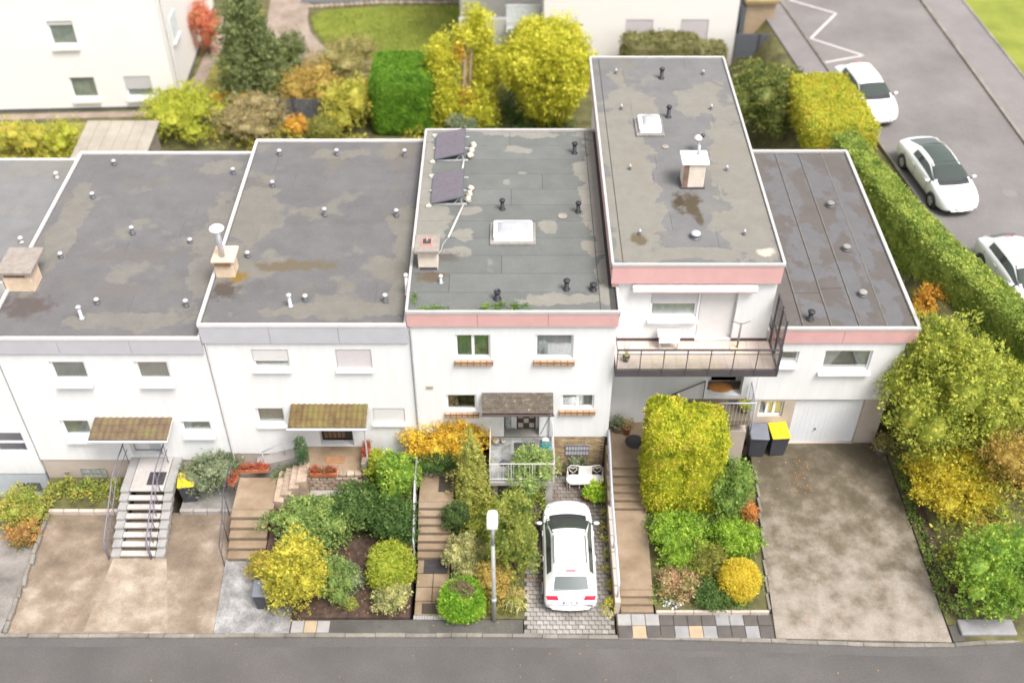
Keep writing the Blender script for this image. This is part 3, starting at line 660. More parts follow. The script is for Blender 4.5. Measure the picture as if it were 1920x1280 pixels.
# interlocking pavers of the car's drive: nearest 300 as pieces, the rest joined
drv = bpy.data.objects.new('paved_driveway', MB().prism([(.4, -6.9), (3.36, -6.94), (3.36, -.03), (.4, -.03)], -1.4, .028).build('tmp', 'paver_bed').data)
bpy.data.objects.remove(bpy.data.objects['tmp']); link(drv); drv['kind'] = 'structure'; drv['off'] = [0, 0, 0]
def paver_shape(w=.222, d=.168, a=.028):
    w -= .03; d -= .028
    return [(-w / 2, -d / 2), (-w / 6, -d / 2 + a * .6), (w / 6, -d / 2 - a * .2), (w / 2, -d / 2 + a * .4), (w / 2 - a * .5, 0), (w / 2, d / 2 + a * .4), (w / 6, d / 2 - a * .2), (-w / 6, d / 2 + a * .6), (-w / 2, d / 2), (-w / 2 - a * .5, 0)]
pm = MB().prism(paver_shape(), 0, .03); pme = None; rest = MB(); cnt = 0
rows = int(6.85 / .168)
for j in range(rows):
    yy = -6.82 + j * .168
    for i in range(14):
        xx = .5 + i * .212 + (.1 if j % 2 else 0)
        if xx > 3.3: continue
        z = .026 + rnd.uniform(0, .007)
        hidden = (1.1 < xx < 2.75 and -5.7 < yy < -2.1)
        if cnt < 296 and not hidden:
            if pme is None:
                o = pm.build('paving_block', 'paver', drv); pme = o.data
            else: o = bpy.data.objects.new('paving_block', pme); link(o, drv)
            o.location = (xx, yy, z); o.rotation_euler = (rnd.uniform(-.012, .012), rnd.uniform(-.012, .012), rnd.uniform(-.02, .02)); cnt += 1
        elif not hidden:
            rest.prism([(xx + a, yy + b) for a, b in paver_shape()], z, z + .03)
rest.build('paving_blocks', 'paver', drv, kind='stuff')

# coloured slabs in front of the right hand garden
sl = bpy.data.objects.new('slab_path', MB().prism([(3.42, -7.0), (8.5, -7.12), (8.6, -6.13), (3.42, -6.13)], -.3, .05).build('tmp2', 'mortar').data)
bpy.data.objects.remove(bpy.data.objects['tmp2']); link(sl); sl['kind'] = 'structure'; sl['off'] = [0, 0, 0]
pat = ['ppp' + 'dddd' + 'gg' + 'dd', 'dyd' + 'dgyg' + 'dd' + 'gd']
for r in range(2):
    n = 11
    for i, ch in enumerate(pat[r]):
        x0 = 3.46 + i * .46; y1 = -6.15 - r * .46; m_ = MB()
        m_.bbox(x0, x0 + .445, y1 - .44 + (-.02 if r else 0), y1, .045, .085 + rnd.uniform(0, .006), .012)
        m_.build('slab', {'p': 'slab_pale', 'd': 'slab_dark', 'g': 'slab_grey', 'y': 'slab_yellow'}[ch], sl)
mb = MB()
ft = bpy.data.objects['footway']; ft['off'] = [0, 0, 0]
for i, mat_ in enumerate(('slab_pale', 'slab_yellow', 'slab_pale')):
    MB().bbox(-7.2 + i * .42, -6.8 + i * .42, -6.86, -6.42, .07, .09, .01).build('slab', mat_, ft)

# lawn, curved path and grey road behind
def poly_sheet(name, pts, z0, z1, mat): return struct(name, MB().prism(pts, z0, z1), mat)
curve = [(-14.9, 41), (-14.9, 37.4), (-14.6, 34), (-13.9, 31.5), (-12.7, 29.6), (-11, 28.2), (-9, 27.2), (-6.5, 26.8), (-6.5, 29.2), (-8.2, 29.6), (-9.7, 30.3), (-11, 31.5), (-11.9, 33.2), (-12.3, 35), (-12.4, 37.2), (-12.5, 41)]
poly_sheet('gravel_path', curve, .9, 1.21, 'gravel')
LAWN = [(-6.4, 28.0), (-6.45, 29.3), (-8.1, 29.75), (-9.6, 30.5), (-10.8, 31.65), (-11.6, 33.3), (-12.05, 35), (-11.3, 35.9), (-7.5, 36.5), (-.3, 36.6), (1.6, 35), (1.6, 29), (-2, 27)]
poly_sheet('lawn', LAWN, .9, 1.24, 'lawn')
def inside_poly(x, y, P):
    r = np.zeros(len(x), bool)
    for (ax, ay), (bx, by) in zip(P, P[1:] + P[:1]):
        c = ((ay > y) != (by > y)) & (x < (bx - ax) * (y - ay) / ((by - ay) or 1e-9) + ax); r ^= c
    return r
poly_sheet('grey_path', [(-13, 37.0), (-11.5, 36.9), (-7.5, 37.3), (1.6, 37.4), (1.6, 46), (-13, 46)], .9, 1.26, 'anthracite')
poly_sheet('left_lawn', [(-34, 16), (-20.8, 16), (-20.8, 22.9), (-34, 22.4)], .9, 1.23, 'lawn_rough')
poly_sheet('side_lawn', [(-17.3, 24.5), (-15.2, 24.5), (-15, 36), (-17.3, 36)], .9, 1.22, 'lawn_rough')
se = thing('stone_edging', 'row of brown and white stones along the back edge of the lawn', 'edging', (-6, 36.7, 1.2))
for i in range(46):
    x = -12.2 + i * .3; y = 36.15 + .55 * lerp((x + 12.2) / 4, 0, 1) + (.1 if x > -4 else 0)
    MB().blob((x, y + .05, 1.3), (.16, .12, .13), 7, 5, jit=.4, seed=i).build('stone', 'stonework' if i % 3 else 'stone', se)

# grass blades on the lawn (nobody could count them)
g = np.random.default_rng(5)
def blades(name, x0, x1, y0, y1, z, n, size, mat, inside=None, label=None):
    P = np.stack([g.uniform(x0, x1, n), g.uniform(y0, y1, n), np.full(n, z)], 1)
    if inside: P = P[inside(P[:, 0], P[:, 1])]
    n = len(P); A = unit(g.normal(size=(n, 3)) * 1.1 + np.array([0, 0, .8])) * size * g.uniform(.5, 1.3, n)[:, None]
    B = unit(np.cross(A, g.normal(size=(n, 3)))) * size * .16
    o = leaf_mesh(name, P, A, B, mat, None, (0, 0, 0)); o['kind'] = 'stuff'; tag(o, label, 'grass'); return o
blades('grass', -12.2, 1.6, 27, 36.7, 1.24, 34000, .12, 'grassblade', lambda x, y: inside_poly(x, y, LAWN), 'short yellow-green grass of the lawn behind the houses')

# ================================================================== HOUSES
def wall_mesh(mb, x0, x1, z0, z1, Y, ops, t=.3, mi=0):
    X = sorted({x0, x1, *[o[0] for o in ops], *[o[1] for o in ops]}); Zs = sorted({z0, z1, *[o[2] for o in ops], *[o[3] for o in ops]})
    for a, b in zip(Zs, Zs[1:]):
        run = None
        for c, d in zip(X, X[1:]):
            hole = any(o[0] <= c and d <= o[1] and o[2] <= a and b <= o[3] for o in ops)
            if hole:
                if run: mb.box(run[0], run[1], Y, Y + t, a, b, mi); run = None
            else: run = (run[0] if run else c, d)
        if run: mb.box(run[0], run[1], Y, Y + t, a, b, mi)
    return mb
def window(house, x0, x1, z0, z1, Y, cols=1, fill='grey_curtain', shutter=0, shmat='shutter', depth=.075, fw=.06, fmat='white', midbar=None, label=None):
    yb = Y + depth; fr = MB()
    fr.box(x0, x1, yb, yb + .07, z0, z0 + fw); fr.box(x0, x1, yb, yb + .07, z1 - fw, z1)
    fr.box(x0, x0 + fw, yb + .001, yb + .069, z0 + fw, z1 - fw); fr.box(x1 - fw, x1, yb + .001, yb + .069, z0 + fw, z1 - fw)
    e = [x0 + fw + (x1 - x0 - 2 * fw) * i / cols for i in range(cols + 1)]
    for i in range(1, cols): fr.box(e[i] - fw * .8, e[i] + fw * .8, yb + .002, yb + .068, z0 + fw, z1 - fw)
    if midbar: fr.box(x0 + fw, x1 - fw, yb + .003, yb + .067, midbar - fw * .6, midbar + fw * .6)
    w = fr.build('window', fmat, house, label=label)
    for i in range(cols):
        a = e[i] + (fw * .8 if i else 0); b = e[i + 1] - (fw * .8 if i < cols - 1 else 0)
        MB().box(a, b, yb + .03, yb + .036, z0 + fw, z1 - fw).build('pane', 'pane', w)
    if fill == 'curtain_pair':
        MB().box(x0, x1, yb + .3, yb + .31, z0, z1).build('curtain_or_backing', 'dim_curtain', w)
        mid = (x0 + x1) / 2
        for s in (-1, 1):
            ex = x0 + .05 if s < 0 else x1 - .05; m_ = MB()
            m_.add([(ex, yb + .1, z1), (mid + s * .08, yb + .12, z1), (ex - s * .28, yb + .12, z0 + .05), (ex, yb + .1, z0 + .05)], [(0, 1, 2, 3)])
            m_.build('curtain_or_backing', 'pale_curtain', w)
    elif fill == 'core': MB().box(x0, x1, yb + .3, yb + .31, z0, z1).build('curtain_or_backing', 'core', w)  # dark sheet behind the glass, room dimness put into its colour
    else:
        n = 9; m_ = MB()
        for i in range(n):       # pleated cloth
            a = x0 + (x1 - x0) * i / n; b = x0 + (x1 - x0) * (i + 1) / n; c = (a + b) / 2
            m_.add([(a, yb + .072, z0), (c, yb + .085, z0), (b, yb + .072, z0), (a, yb + .072, z1), (c, yb + .085, z1), (b, yb + .072, z1)], [(0, 1, 4, 3), (1, 2, 5, 4)])
        m_.build('curtain_or_backing', fill, w)
    if shutter:
        zb = z1 - (z1 - z0) * shutter; m_ = MB(); n = max(3, int((z1 - zb) / .055))
        for i in range(n):
            a = zb + (z1 - zb) * i / n; b = zb + (z1 - zb) * (i + 1) / n
            m_.box(x0 + .02, x1 - .02, yb - .045, yb - .03 + (.004 if i % 2 else 0), a + .004, b - .004)
        m_.box(x0 + .02, x1 - .02, yb - .03, yb - .01, zb, z1); m_.build('shutter', shmat, w)
    return w
def sill_box(house, x0, x1, z, Y, mat, h=.07, out=.16, drop=.05):
    m_ = MB(); m_.add([(x0, Y + .12, z), (x1, Y + .12, z), (x1, Y - out, z - drop), (x0, Y - out, z - drop), (x0, Y + .12, z - h), (x1, Y + .12, z - h), (x1, Y - out, z - drop - h), (x0, Y - out, z - drop - h)],
                      [(0, 3, 2, 1), (4, 5, 6, 7), (3, 7, 6, 2), (0, 4, 7, 3), (1, 2, 6, 5), (0, 1, 5, 4)])
    return m_.build('window_sill', mat, house)
def tiled_sill(house, x0, x1, z, Y, n=6):
    s = MB().add([(x0, Y + .12, z - .015), (x1, Y + .12, z - .015), (x1, Y - .11, z - .08), (x0, Y - .11, z - .08), (x0, Y + .12, z - .23), (x1, Y + .12, z - .23), (x1, Y - .11, z - .22), (x0, Y - .11, z - .22)],
                 [(0, 3, 2, 1), (4, 5, 6, 7), (3, 7, 6, 2), (0, 4, 7, 3), (1, 2, 6, 5), (0, 1, 5, 4)]).build('window_sill', 'sillgrout', house)
    w = (x1 - x0) / n
    for i in range(n):
        a, b = x0 + i * w + .014, x0 + (i + 1) * w - .014
        M1 = MB().add([(a, Y + .1, z - .012), (b, Y + .1, z - .012), (b, Y - .085, z - .065), (a, Y - .085, z - .065), (a, Y + .1, z + .006), (b, Y + .1, z + .006), (b, Y - .09, z - .055), (a, Y - .09, z - .055)],
                      [(0, 1, 2, 3), (4, 7, 6, 5), (3, 2, 6, 7), (0, 3, 7, 4), (1, 5, 6, 2), (0, 4, 5, 1)])
        M1.build('sill_tile', 'silltile', s)
        MB().box(a, b, Y - .125, Y - .112, z - .205, z - .105).build('sill_tile', 'silltile', s)
    return s
def roof(house, x0, x1, y0, y1, z, trim, trw=.075, trh=.09, sides='fblr', name='roof'):
    r = MB().box(x0, x1, y0 + .1, y1, z - .22, z).build(name, 'tar', house)
    S = dict(f=(x0, x1, y0 - .02, y0 + trw), b=(x0, x1, y1 - trw, y1 + .02), l=(x0 - .02, x0 + trw, y0 + trw, y1 - trw), r=(x1 - trw, x1 + .02, y0 + trw, y1 - trw))
    for k in sides:
        a, b, c, d = S[k]; MB().bbox(a, b, c, d, z - (.02 if k == 'f' else .1), z + trh, .012).build('roof_trim', trim, r)
    return r
def felt(house_roof, x0, x1, y0, y1, z, mat, pitch=1.0, along='x', joints=True, seam=.022, seed=1):
    """laid felt sheets with recessed seams, each lapping a little over the next"""
    rr = random.Random(seed)
    L0, L1, T0, T1 = (x0, x1, y0, y1) if along == 'x' else (y0, y1, x0, x1)
    n = max(1, round((T1 - T0) / pitch)); w = (T1 - T0) / n
    for i in range(n):
        a, b = T0 + i * w, T0 + (i + 1) * w - seam
        cuts = [L0] + (sorted(rr.uniform(L0 + .8, L1 - .8) for _ in range(rr.choice((0, 1, 1)))) if joints else []) + [L1]
        for c, d in zip(cuts, cuts[1:]):
            d2 = d - (seam * .7 if d < L1 else 0)
            vs = [(c, a, z + .004), (d2, a, z + .004), (d2, b, z + .004), (c, b, z + .004), (c, a, z + .012), (d2, a, z + .012), (d2, b, z + .02), (c, b, z + .02)]
            if along == 'y': vs = [(v, u, q) for u, v, q in vs]
            fs = [(0, 3, 2, 1), (4, 5, 6, 7), (0, 1, 5, 4), (2, 3, 7, 6), (1, 2, 6, 5), (3, 0, 4, 7)]
            if along == 'y': fs = [tuple(reversed(f)) for f in fs]
            MB().add(vs, fs).build('roof_sheet', mat, house_roof)
def fascia(house, x0, x1, Y, z0, z1, mat, n=3, t=.1, lean=.04):
    w = (x1 - x0) / n
    for i in range(n):
        a, b = x0 + i * w, x0 + (i + 1) * w - .012
        MB().add([(a, Y, z1), (b, Y, z1), (b, Y + lean, z0), (a, Y + lean, z0), (a, Y + t, z1), (b, Y + t, z1), (b, Y + t, z0), (a, Y + t, z0)],
                 [(0, 3, 2, 1), (4, 5, 6, 7), (0, 1, 5, 4), (3, 7, 6, 2), (0, 4, 7, 3), (1, 2, 6, 5)]).build('fascia_panel', mat, house)
def shell(house, x0, x1, y0, y1, z0, z1, ops, mat, side='render', t=.3):
    """front wall with its openings, side and back walls"""
    w = wall_mesh(MB(), x0, x1, z0, z1, y0, ops, t)
    w.box(x0, x0 + .25, y0 + t, y1, z0, z1); w.box(x1 - .25, x1, y0 + t, y1, z0, z1); w.box(x0 + .25, x1 - .25, y1 - .25, y1, z0, z1)
    w.box(x0 + .26, x1 - .26, y0 + .75, y0 + .8, z0, z1)
    return w.build('wall', mat, house)

# -------- middle house with solar panels and pink fascia
hm = thing('terraced_house', 'white terraced house with pink fascia and two solar panels on its grey flat roof', 'house', (0, 5.5, 0), group='terraced houses in the row')
mW = [(-1.88, -.72, 5.83, 6.89), (.78, 2.04, 5.83, 6.89), (-2.29, -1.24, 3.32, 4.11), (1.72, 2.86, 3.43, 4.11), (-.29, .97, 2.0, 4.05)]
shell(hm, -3.36, 3.44, 0, 10.9, 2.0, 7.74, mW, 'render', t=.3)
rm = roof(hm, -3.44, 3.5, -.13, 11.02, 7.92, 'trim', trh=.11)
blM = [(3.3, 6.2, .75, 5.5, 1.0), (2.75, 8.2, .55, .5, 1), (.25, 9.6, .55, .28, 1), (-.75, 10.9, .55, .3, 1), (.9, 10.75, 1.2, .3, 1), (-2.9, 5.0, .8, 1.3, 1), (-1.7, 4.2, .45, .35, 1), (-1.9, 3.1, .65, .28, 1), (1.25, 4.6, .4, .38, 1), (1.5, .55, 1.5, .3, 1), (-.2, 7.4, .12, .16, 1), (.4, 8.0, .16, .1, 1), (-1.6, 5.6, .5, .25, 1), (-3.2, 8.2, .25, 3, 1)]
MT['feltM'] = roof_felt('grey_felt', (.105, .109, .103), (.205, .195, .17), .7, blM, objvar=.14, stains=((-2.7, 1.75, .42, .28, (.1, .075, .05)), (-2.2, 2.9, .5, .3, (.09, .085, .075))))
felt(rm, -3.36, 2.86, -.05, 10.93, 7.92, 'feltM', 1.0, seed=4)
felt(rm, 2.885, 3.22, -.05, 10.93, 7.92, 'feltM', .34, along='y', joints=True, seed=5)
fascia(hm, -3.42, 3.48, -.135, 7.34, 7.895, 'pink', 3)
window(hm, -1.88, -.72, 5.83, 6.89, 0, 2, 'green_curtain', label='upper window with two green curtained panes')
window(hm, .78, 2.04, 5.83, 6.89, 0, 1, 'grey_curtain')
w = window(hm, -2.29, -1.24, 3.32, 4.11, 0, 1, 'core', label='lower window reflecting the yellow shrub')
MB().lathe([(.05, 0), (.09, .1), (.07, .22), (.03, .28)], (-1.95, .26, 3.36), 10).build('vase', 'stone', w)
window(hm, 1.72, 2.86, 3.43, 4.11, 0, 2, 'dim_curtain')
for a, b, z in ((-1.93, -.64, 5.8), (.72, 2.1, 5.8), (-2.36, -1.16, 3.29), (1.65, 2.92, 3.4)): tiled_sill(hm, a, b, z, 0)
# recessed entrance
MB().box(-.29, .97, .4, .5, 2.0, 4.05).box(-.29, .97, .3, .401, 3.95, 4.04).build('recess_wall', 'render', hm)
gb = MB().box(-.27, -.03, .385, .4, 2.02, 3.9).build('glass_block_strip', 'mortar', hm)
for i in range(7): MB().bbox(-.255, -.045, .36, .388, 2.05 + i * .265, 2.295 + i * .265, .015).build('glass_block', 'glassblock', gb)
dr = MB().box(.1, .92, .37, .4, 2.02, 3.92).build('front_door', 'white', hm)
lf = MB().box(.17, .85, .34, .37, 2.06, 3.86).build('door_leaf', 'brown_metal', dr)
for r in range(7):
    for c in range(3):
        MB().bbox(.22 + c * .2, .4 + c * .2, .325, .342, 2.14 + r * .24, 2.36 + r * .24, .012).build('door_pane', 'beige' if (r + c) % 2 == 0 else 'core', lf)
MB().box(-.29, .97, -.02, .42, 2.0, 2.035).build('threshold', 'concrete', hm)
# canopy
cn = MB().add([(-1.02, 0, 4.2), (1.42, 0, 4.2), (1.42, -.74, 3.98), (-1.02, -.74, 3.98), (-1.02, 0, 4.06), (1.42, 0, 4.06), (1.42, -.74, 3.86), (-1.02, -.74, 3.86)],
              [(0, 3, 2, 1), (4, 5, 6, 7), (3, 7, 6, 2), (0, 4, 7, 3), (1, 2, 6, 5), (0, 1, 5, 4)]).build('canopy', 'brown_metal', hm)
for j in range(4):
    for i in range(9):
        x0 = -1.03 + i * .273 + (0 if j % 2 else -.0); ya = -.77 + j * .195; yb = ya + .23
        zf = lambda y: 4.2 + y * .297
        x1 = x0 + .268; e = rnd.uniform(.002, .012)
        MB().add([(x0, ya, zf(ya) + .02 + e), (x1, ya, zf(ya) + .02 + e), (x1, min(yb, -.005), zf(yb) + .012), (x0, min(yb, -.005), zf(yb) + .012),
                  (x0, ya, zf(ya)), (x1, ya, zf(ya)), (x1, min(yb, -.005), zf(yb) - .01), (x0, min(yb, -.005), zf(yb) - .01)],
                 [(0, 1, 2, 3), (4, 7, 6, 5), (0, 4, 5, 1), (1, 5, 6, 2), (3, 2, 6, 7), (0, 3, 7, 4)]).build('roof_slate', 'canopy', cn)
MB().tube([(-1.06, -.8, 3.9), (1.46, -.8, 3.9)], .035, 8).build('gutter', 'brown_metal', cn)
for x in (-.8, 1.16): MB().box(x - .07, x + .07, -.62, -.01, 3.7, 3.84).build('bracket', 'brown_metal', cn)
MB().tube([(1.33, -.76, 3.9), (1.33, -.1, 3.5), (1.33, -.05, 2.9), (1.33, -.05, 2.02)], .028, 8).build('downpipe', 'zinc', hm)
MB().tube([(1.31, -.74, 3.85), (1.02, -.06, 2.2)], .014, 6).build('stay_rod', 'dark', hm)
MB().tube([(-3.33, -.06, 7.2), (-3.33, -.06, 1.3)], .03, 8).build('downpipe', 'alu', hm)
MB().box(-2.95, -2.72, -.03, 0, 4.42, 4.55).build('wall_vent', 'stone', hm)
# brick basement wall, bricks one by one
bw = MB().box(1.42, 3.42, .06, .3, -.1, 1.998).build('basement_wall', 'mortar', hm)
bme = MB().bbox(0, .228, 0, .07, 0, .062, .006); bm0 = None
for r in range(26):
    for c in range(9):
        x = 1.44 + c * .24 + (.12 if r % 2 else 0) - .02; z = .02 + r * .076
        if x > 3.2: continue
        if bm0 is None: o = bme.build('brick', 'brick', bw); bm0 = o.data
        else: o = bpy.data.objects.new('brick', bm0); link(o, bw)
        o.location = (x, rnd.uniform(-.006, .006), z)
gr = MB()
for i in range(9): gr.tube([(1.95 + i * .105, -.03, 1.05), (1.95 + i * .105, -.03, 1.55)], .009, 5)
for z in (1.05, 1.3, 1.55): gr.box(1.94, 2.8, -.045, -.025, z - .012, z + .012)
gl = MB().box(1.93, 2.81, -.018, -.012, 1.03, 1.57).build('basement_window', 'greyblue', hm); gr.build('grille', 'dark', gl)

# -------- grey fascia house left of it
hb = thing('terraced_house', 'white terraced house with grey fascia and long mossy canopy over its brown door', 'house', (-6.8, 5.5, 0), group='terraced houses in the row')
bW = [(-8.72, -7.5, 5.36, 6.24), (-5.91, -4.72, 5.36, 6.24), (-9.01, -8.02, 2.64, 3.45), (-4.9, -3.78, 2.74, 3.45), (-6.9, -5.72, 1.5, 3.5)]
shell(hb, -10.22, -3.38, 0, 11.15, 1.1, 7.2, bW, 'render')
MB().box(-10.2, -3.4, .03, .3, -.6, 1.098).build('plinth', 'beige', hb)
MT['feltB'] = roof_felt('dark_grey_felt', (.1, .096, .097), (.155, .145, .127), .56, [(-3.9, 5.5, .55, 1.4, 1), (-3.8, 2.8, .5, 1.8, 1), (-9.6, 6.0, 1.1, 1.7, 1), (-5.5, .7, 2.6, .35, 1), (-6.8, 10.2, 1, .4, 1)], (.15, .125, .085), .5, .06, ((-9.75, 1.75, .45, .5, (.07, .055, .045)), (-7.5, 3.1, 1.3, .3, (.11, .09, .06)), (-9.4, 2.5, .3, .3, (.16, .1, .02))))
rb = roof(hb, -10.28, -3.46, -.1, 11.2, 7.34, 'trimw', .085, .1)
felt(rb, -10.16, -3.58, .02, 11.08, 7.34, 'feltB', 1.1, seam=.008, seed=8)
fascia(hb, -10.25, -3.42, -.105, 6.6, 7.315, 'greyblue', 3, lean=.02)
window(hb, -8.72, -7.5, 5.36, 6.24, 0, 1, 'grey_curtain', .62, 'shutterw', label='upper window with its pale shutter half down'); window(hb, -5.91, -4.72, 5.36, 6.24, 0, 1, 'core', 1, 'shutter2', label='upper window with mauve grey shutter closed')
w = window(hb, -9.01, -8.02, 2.64, 3.45, 0, 1, 'dim_curtain'); foliage('window_plant', 'darkgreen', w, [(-8.4, .33, 2.85, .2, .06, .16)], 300, .05, 3)
window(hb, -4.9, -3.78, 2.74, 3.45, 0, 1, 'core', 1, 'shutterw', label='lower window with white shutter closed')
for a, b, z in ((-8.75, -7.45, 5.35), (-5.95, -4.68, 5.35), (-9.05, -7.98, 2.63), (-4.94, -3.74, 2.73)): sill_box(hb, a, b, z, 0, 'sillwhite', .05, .12)
db = MB().box(-6.9, -5.72, .34, .42, 1.5, 3.5).build('front_door', 'wood_dark', hb)
for i in range(5): MB().box(-6.82 + i * .16, -6.7 + i * .16, .32, .345, 1.6, 3.4).build('door_slat', 'wood_mid', db)
MB().box(-5.98, -5.78, .32, .345, 1.6, 3.4).build('door_pane', 'core', db)
def canopy_tiles(house, x0, x1, Y, z1, out, zd, mat, nx, ny, edge):
    c = MB().add([(x0, Y, z1), (x1, Y, z1), (x1, Y - out, z1 - zd), (x0, Y - out, z1 - zd), (x0, Y, z1 - .14), (x1, Y, z1 - .14), (x1, Y - out, z1 - zd - .14), (x0, Y - out, z1 - zd - .14)],
                 [(0, 3, 2, 1), (4, 5, 6, 7), (3, 7, 6, 2), (0, 4, 7, 3), (1, 2, 6, 5), (0, 1, 5, 4)]).build('canopy', edge, house)
    w = (x1 - x0) / nx; d = out / ny
    for j in range(ny):
        for i in range(nx):
            a, b = x0 + i * w, x0 + (i + 1) * w; m = (a + b) / 2; ya = Y - out + j * d - .02; yb = ya + d + .03
            za = z1 - zd * (Y - ya) / out + .03; zb = z1 - zd * (Y - min(yb, Y - .003)) / out + .012; yb = min(yb, Y - .003)
            MB().add([(a, ya, za), (m, ya, za + .035), (b, ya, za), (a, yb, zb), (m, yb, zb + .035), (b, yb, zb), (a, ya, za - .025), (b, ya, za - .025)],
                     [(0, 1, 4, 3), (1, 2, 5, 4), (0, 6, 7, 2, 1)]).build('roof_tile', mat, c)
    MB().tube([(x0 - .04, Y - out - .05, z1 - zd - .05), (x1 + .04, Y - out - .05, z1 - zd - .05)], .05, 8).build('gutter', 'greyblue', c)
    return c
canopy_tiles(hb, -7.73, -5.03, 0, 3.64, .9, .22, 'mosstile', 14, 3, 'greyblue')
MB().tube([(-5.1, -.92, 3.4), (-5.13, -.9, 1.5)], .03, 8).build('canopy_post', 'greyblue', hb)
mbx = MB().bbox(-5.62, -5.2, -.16, 0, 2.85, 3.15, .02).build('letter_box', 'alu', hb)
MB().tube([(-10.16, -.05, 6.6), (-10.16, -.05, .4)], .022, 8).build('downpipe', 'trimw', hb)

# -------- next house left
ha = thing('terraced_house', 'white terraced house with short mossy canopy above grey entrance steps', 'house', (-13.8, 5.5, 0), group='terraced houses in the row')
aW = [(-15.64, -14.43, 4.8, 5.68), (-12.76, -11.62, 4.8, 5.68), (-16.05, -15.02, 2.0, 2.83), (-11.77, -10.72, 2.22, 2.78), (-13.85, -12.72, .95, 2.8)]
shell(ha, -17.3, -10.24, 0, 11.15, .76, 6.62, aW, 'render')
MB().box(-17.28, -10.26, .03, .3, -1.0, .758).build('plinth', 'beige', ha)
MT['feltA'] = roof_felt('mauve_grey_felt', (.106, .101, .102), (.158, .148, .133), .585, [(-10.9, 5.0, .6, 3.2, 1), (-13, .9, 2.2, .4, 1), (-11.6, 10.2, 1.0, .5, 1), (-16.6, 5.5, .5, 3.5, 1)], (.155, .135, .1), .45, .06, ((-16.6, 1.6, .9, .6, (.085, .07, .065)), (-13.8, 4.4, 2.4, .3, (.115, .105, .1)), (-13.6, 2.4, 1.0, .35, (.12, .11, .105))))
ra = roof(ha, -17.5, -10.3, -.1, 11.2, 6.76, 'trimw', .085, .1)
felt(ra, -17.38, -10.42, .02, 11.08, 6.76, 'feltA', 1.1, seam=.008, seed=12)
fascia(ha, -17.46, -10.27, -.105, 6.12, 6.735, 'greyblue', 3, lean=.02)
window(ha, -15.64, -14.43, 4.8, 5.68, 0, 1, 'dim_curtain', fw=.08); window(ha, -12.76, -11.62, 4.8, 5.68, 0, 1, 'grey_curtain', fw=.08)
window(ha, -16.05, -15.02, 2.0, 2.83, 0, 1, 'grey_curtain', fw=.08); window(ha, -11.77, -10.72, 2.22, 2.78, 0, 1, 'grey_curtain', fw=.06)
for a, b, z in ((-15.6, -14.35, 4.79), (-12.72, -11.54, 4.79), (-15.98, -14.95, 1.99), (-11.75, -10.62, 2.21)): sill_box(ha, a, b, z, 0, 'sillblue', .06, .18, .14)
da = MB().box(-13.85, -12.72, .34, .42, .95, 2.8).build('front_door', 'shutterw', ha)
MB().box(-13.3, -12.78, .31, .345, 1.0, 2.7).build('door_leaf', 'alu', da); MB().box(-13.25, -12.85, .3, .312, 1.4, 2.6).build('door_pane', 'dim_curtain', da)
canopy_tiles(ha, -14.75, -12.0, 0, 2.97, .95, .12, 'mosstileA', 12, 3, 'trimw')
bwn = MB().box(-16.0, -15.05, .0, .03, -.3, .24).build('basement_window', 'concrete', ha)
for r in range(2):
    for c in range(5): MB().bbox(-15.97 + c * .185, -15.8 + c * .185, -.02, .002, -.27 + r * .26, -.04 + r * .26, .01).build('glass_block', 'glassblock', bwn)
MB().box(-16.6, -16.44, -.02, .03, .02, .1).build('wall_vent', 'chimcap', ha)

# -------- leftmost house, cut by the frame
hz = thing('terraced_house', 'lowest white terraced house at the left edge with grey-blue base', 'house', (-21, 5.5, 0), group='terraced houses in the row')
shell(hz, -24.5, -17.36, 0, 11.15, 0, 6.1, [(-18.75, -17.6, 1.1, 2.2), (-19.6, -18.5, 4.2, 5.1)], 'render')
MB().box(-24.5, -17.4, .03, .3, -1.4, -.002).build('plinth', 'bluegrey', hz)
MT['feltZ'] = roof_felt('pale_felt', (.145, .142, .144), (.18, .172, .155), .56, [(-18, 10.9, 3, .7, 1)], None, .6, .06, ((-18.6, 2.9, .7, 1.4, (.35, .34, .34)),))
rz = roof(hz, -24.5, -17.42, -.1, 11.6, 6.22, 'trimw', .1, .06, 'fb')
felt(rz, -24.4, -17.5, .02, 11.48, 6.22, 'feltZ', 1.1, seam=.008, seed=3)
window(hz, -18.75, -17.6, 1.1, 2.2, 0, 1, 'blue_curtain', midbar=1.62, fw=.07, label='window with a white middle bar'); window(hz, -19.6, -18.5, 4.2, 5.1, 0, 1, 'grey_curtain')
MB().box(-18.6, -17.72, -.0, .03, -1.0, -.55).build('basement_window', 'anthracite', hz)

